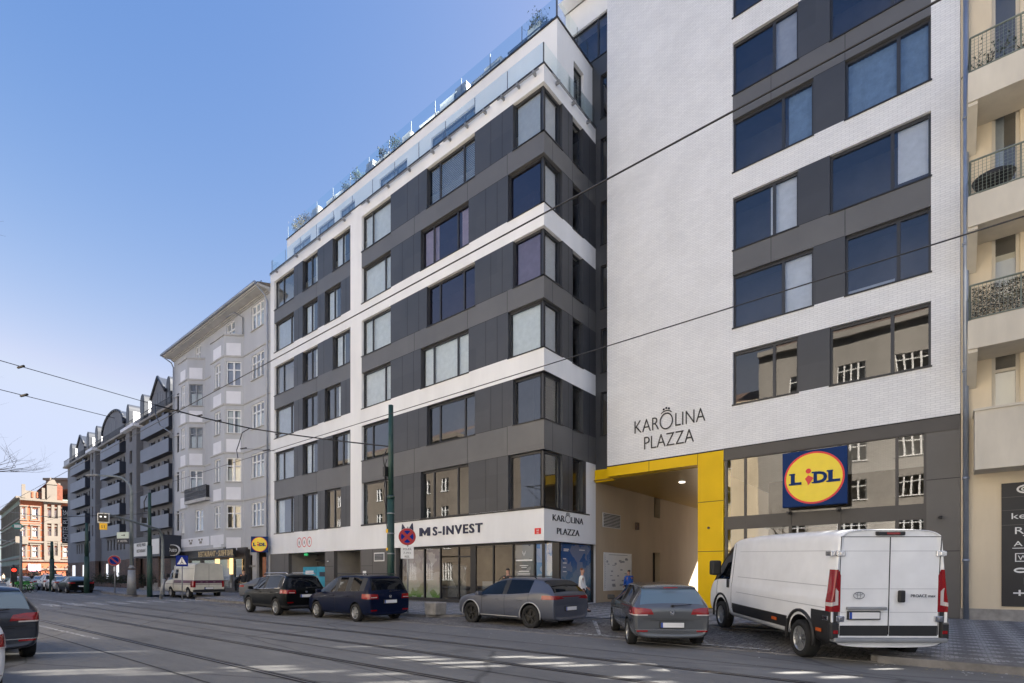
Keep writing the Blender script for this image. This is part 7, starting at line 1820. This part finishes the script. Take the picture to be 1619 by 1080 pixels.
# ================================================================ overhead wires
def wire(name, label, pts, r=.012, mat='black_metal', cat='overhead wire', sag=0):
    P_ = [Vector(p) for p in pts]; Q = []
    for a, b in zip(P_[:-1], P_[1:]):
        for k in range(12): q = a.lerp(b, k/12); q.z -= sag*4*(k/12)*(1-k/12); Q.append(q)
    Q.append(P_[-1]); m = MB(); m.tube(Q, r, 6, 0, False); return tag(m.build(name, mat), label, cat)
wire('contact_wire', 'upper black tram contact wire over the near track', [(60, 4.77+.0, 5.47), (-150, 4.0, 5.47)], .0085)
wire('contact_wire', 'lower black tram contact wire over the far track', [(60, 7.95, 5.37), (-150, 7.0, 5.37)], .0085)
B_ = PY(245, 640, 6.0); A_ = Vector((TP.x-.1, TP.y-.05, 6.72)); C_ = PY(-160, 533, .8) if False else PY(0, 570, 2.0)+(PY(0, 570, 2.0)-B_)*.6
wire('span_wire', 'thick insulated span cable from the green pole out over the tracks', [A_, PY(400, 678, 9.6), B_], .026, sag=.04)
wire('span_wire', 'thin upper wire running out of the view at the left', [B_, PY(0, 570, 2.0), C_], .010)
D1 = PY(165, 657, 4.3); wire('span_wire', 'thin lower wire with an insulator at the left edge', [D1+(D1-PY(0, 616, 1.9))*.12, PY(0, 616, 1.9), PY(0, 616, 1.9)+(PY(0, 616, 1.9)-D1)*.6], .009)
for lb, ps in (('black jumper cable looping from the span down to the contact wire', [PY(395, 677, 9.5), PY(383, 684, 9.2), PY(378, 700, 8.9), PY(374, 712, 8.6), PY(376, 724, 8.3)]), ('black jumper cable looping beside the hotel balconies', [B_, PY(246, 655, 5.9), PY(253, 673, 5.8), PY(273, 686, 5.4)])): wire('jumper_cable', lb, ps, .018)
wire('span_wire', 'thin stay wire crossing in front of the grey tenement', [PY(383, 709, 8.8), PY(435, 713, 8.4)], .011)
wire('span_wire', 'cross street span wire near the orange house', [PY(-60, 800, 4.0), PY(82, 818, 6.5), PY(237, 812, 13)], .02)
for i, (px, py, y) in enumerate(((33, 580, 2.4), (38, 625, 2.3), (385, 709, 8.8), (421, 712, 8.5), (277, 649, 6.6), (315, 657, 7.6), (345, 665, 8.2), (440, 686, 10.2), (520, 694, 11.2))):
    q = PY(px, py, y); m = MB(); m.tube([q-Vector((.14, .04, 0)), q+Vector((.14, .04, .0))], [.03, .03], 8); tag(m.build('wire_insulator', 'black_metal'), ['small insulator on the thin upper wire at the far left', 'small insulator on the thin lower wire at the far left', 'clamp where the stay wire leaves the jumper cable', 'insulator on the stay wire nearer the white block',
        'insulator on the span cable just right of the hotel', 'insulator on the span cable before the left bay', 'insulator on the span cable before the right bay', 'insulator on the span cable in front of the white block edge', 'insulator on the span cable close to the green pole'][i], 'insulator')
# ================================================================ trees and plants
def bare_tree(name, label, base, h, spread, seed, lean=(0, 0), r0=.16, levels=5, limb=None):
    random.seed(seed); t = thing(name, label, 'tree', base); tk = MB(); br = MB()
    def grow(p, d, l, r, lv):
        pts = [p]; rs = [r]; n = 4
        for k in range(n):
            d = (d+Vector((random.uniform(-1, 1), random.uniform(-1, 1), random.uniform(-.5, .9)))*.16).normalized(); p = p+d*l/n; pts.append(p); rs.append(r*(1-.45*(k+1)/n))
        (tk if lv == levels else br).tube(pts, rs, 8 if lv > 3 else (5 if lv > 1 else 3), 0, False)
        if lv == 0: return
        for k in range(3 if lv > 1 else 4):
            a = random.uniform(0, 6.28); s = spread*random.uniform(.6, 1.1); q = Vector((math.cos(a), math.sin(a), 0)); nd = (d*(1-s*.45)+q*s+Vector((0, 0, .15))).normalized(); i = random.choice((2, 3, 4)) if k else 4
            grow(pts[i], nd, l*random.uniform(.6, .82), rs[i]*.72, lv-1)
    grow(Vector(base), Vector((lean[0], lean[1], 1)).normalized(), h*.33, r0, levels)
    if limb:
        for p_, d_, l_ in limb: grow(Vector(p_), Vector(d_).normalized(), l_, .085, 4)
    tk.build('trunk', 'bark', t); br.build('crown', 'bark', t); return t
bare_tree('bare_tree', 'leafless street tree whose twigs reach in at the left edge', (-25.2, -1.9, .1), 11, .85, 5, (-.05, .12), .17, 6, [((-25.2, -1.5, 3.6), (0, 1, .55), 2.1), ((-25.1, -1.4, 3.9), (.1, 1, .25), 2.3), ((-25.3, -1.2, 4.2), (-.2, 1, .8), 2.2)])
bare_tree('bare_tree', 'leafless street tree mirrored in the right end of the supermarket glass', (3.6, -2.4, .1), 9.5, .7, 8, (0, .05), .17, 6)
bare_tree('bare_tree', 'leafless street tree mirrored in the agency windows', (-9.5, -3.0, .1), 10, .7, 12, (0, 0), .17, 5)
def shrub(name, label, c, r, mat, seed, pot=None, n=260, sz=.05, group=None, h=1.0):
    random.seed(seed); c = Vector(c); t = thing(name, label, 'plant', c, group=group); f = MB(); z0 = pot or 0
    for k in range(n):
        v = Vector((random.gauss(0, .45), random.gauss(0, .45), abs(random.gauss(.5, .3))*h))*r; e = [Vector((random.uniform(-1, 1), random.uniform(-1, 1), random.uniform(-1, 1)))*sz for _ in range(3)]; i = f.add([c+v+Vector((0, 0, z0))+q for q in e]); f.face((i, i+1, i+2), random.choice((0, 0, 1)))
    f.build('foliage', [mat, 'bark'], t, recalc=False); s = MB()
    for k in range(4): a = random.uniform(0, 6.28); s.tube([c+Vector((0, 0, z0*.8)), c+Vector((math.cos(a)*r*.35, math.sin(a)*r*.35, z0+r*h*.6))], .012, 4)
    s.build('stem', 'bark', t)
    if pot: p = MB(); p.lathe([(0, 0), (.13, 0), (.18, pot), (.15, pot), (.14, pot-.05), (0, pot-.05)], c, 'z', 12); p.build('pot', 'mid_panel', t)
for i, (px, r, mt) in enumerate(((470, .45, 'leaf_dry'), (478, .6, 'leaf_dry'), (487, .5, 'bark'), (548, .4, 'leaf_dark'), (566, .55, 'leaf_green'), (608, .5, 'leaf_dark'), (627, .55, 'leaf_green'), (853, .6, 'leaf_green'))):
    shrub('potted_plant', ['dry grass in a pot at the left end of the roof terrace', 'round dry bush in a pot on the roof terrace', 'brown leafless bush in a pot on the roof terrace', 'small dark evergreen in a pot on the roof terrace', 'green pot plant left of the middle of the roof terrace', 'dark pot plant in the middle of the roof terrace', 'spiky green pot plant on the roof terrace', 'leafy pot plant by the corner of the roof terrace'][i], (X(px, YP+.32), YP+.32, ZT+.0), r*.85, mt, 30+i, .45, 520, .06, 'roof terrace plants', 1.2)
# terrace furniture
def bench(label, x, w, mat):
    t = thing('terrace_bench', label, 'bench', (x, YP+.45, ZT)); 
    for n_, b in (('seat', (x, x+w, YP+.12, YP+.55, ZT+.38, ZT+.45)), ('backrest', (x, x+w, YP+.55, YP+.6, ZT+.45, ZT+.9))): m = MB(); m.box(*b); m.build(n_, mat, t)
    for a in (x+.04, x+w-.1):
        for y in (YP+.14, YP+.5): m = MB(); m.box(a, a+.06, y, y+.05, ZT, ZT+.38); m.build('leg', mat, t)
bench('dark bench behind the roof glass above the widest penthouse window', X(742, YP), 2.0, 'mid_panel'); bench('long dark bench behind the roof glass near the corner', X(800, YP), 2.4, 'dark_panel'); bench('pale bench behind the roof glass above the middle windows', X(660, YP), 1.6, 'white_frame'); bench('wooden bench behind the roof glass left of centre', X(590, YP), 1.4, 'stone_trim')
random.seed(44)
for i, px in enumerate((496, 520, 535, 582, 640, 700, 722, 770, 838)):
    x = X(px, YP+.35); w = random.uniform(.7, 1.3); m = MB(); m.box(x, x+w, YP+.15, YP+.55, ZT, ZT+.55+random.random()*.25); m.box(x+.04, x+w-.04, YP+.19, YP+.51, ZT+.56, ZT+.9) if i % 3 == 0 else None
    tag(m.build('planter_box', ['mid_panel', 'stone_trim', 'white_frame'][i % 3]), ['leftmost box planter of the roof terrace, dark grey', 'stone coloured box planter near the left end of the roof terrace', 'white box planter beside the pot plants on the roof terrace', 'dark box planter left of the middle of the roof terrace', 'stone coloured box planter in the middle of the roof terrace', 'white box planter right of the pale bench on the roof terrace',
      'dark box planter above the widest penthouse window', 'stone coloured box planter between the two dark benches on the roof', 'white box planter nearest the glazed corner of the roof terrace'][i], 'planter', 'roof terrace planters')
# hedge boxes in front of the hotel
for i, (px) in enumerate((160, 176, 192, 228)):
    shrub('hedge_bush', ['dark bush at the left of the hotel wall', 'dark bush under the lit hotel windows', 'dark bush right of the lit hotel windows', 'dark bush at the hotel steps'][i], (X(px, 17.0), 17.0, .5), 1.25, 'leaf_dark', 60+i, None, 900, .10, 'hotel hedge bushes', .8)
m = MB(); m.box(X(148, 16.6), X(206, 16.6), 16.6, 18.2, .1, .62); tag(m.build('planter_wall', 'rough_brick'), 'low brick planter in front of the hotel', 'planter')
shrub('street_shrub', 'pale yellow-green shrub in front of the orange house', (X(64, 12.2), 12.2, .1), 2.6, 'leaf_dry', 80, None, 900, .16, None, .7)
# plants and chair on the beige balconies
zb3 = bl[3][1]; shrub('potted_plant', 'spiky plant on the top beige balcony', (1.0, 21.3, zb3), .55, 'leaf_dark', 90, .3, 200, .05, 'balcony plants'); shrub('potted_plant', 'leafy plant at the far side of the top beige balcony', (1.75, 21.2, zb3), .4, 'leaf_green', 91, .3, 160, .05, 'balcony plants')
zb2 = bl[2][1]; t = thing('wicker_chair', 'dark round wicker seat on the middle beige balcony', 'chair', (1.1, 21.2, zb2)); m = MB(); m.lathe([(0, .3), (.42, .42), (.5, .58), (.46, .6), (.38, .46), (0, .36)], (1.1, 21.2, zb2), 'z', 20); m.build('seat', 'black_plastic', t)
for a in range(4): m = MB(); c_, s_ = math.cos(a*1.57+.7), math.sin(a*1.57+.7); m.tube([(1.1+.28*c_, 21.2+.28*s_, zb2), (1.1+.2*c_, 21.2+.2*s_, zb2+.36)], .015, 6); m.build('leg', 'black_plastic', t)
# bits of litter and leaves in the gutter: real small pieces
random.seed(17); m = MB()
for k in range(420):
    if k % 2: x, y = random.uniform(-8, 3), random.gauss(11.9, .35)
    else: x, y = random.uniform(-20, 6), random.uniform(9.5, 14)
    z = max(0, (y-11.5)*.028 if x < -1 else 0)+.02; s_ = random.uniform(.008, .028)
    if x > -1 and y > 11.45: y = 11.3-random.random()*.3
    m.quad((x, y, z), (x+s_*1.5, y+s_*.3, z), (x+s_, y+s_*1.2, z+.006), (x-s_*.3, y+s_, z), random.choice((0, 1, 1)))
tag(m.build('leaf_litter', ['trash', 'leaf_dry'], recalc=False), 'scattered leaves and scraps of paper along the parking bay', 'litter', kind='stuff')
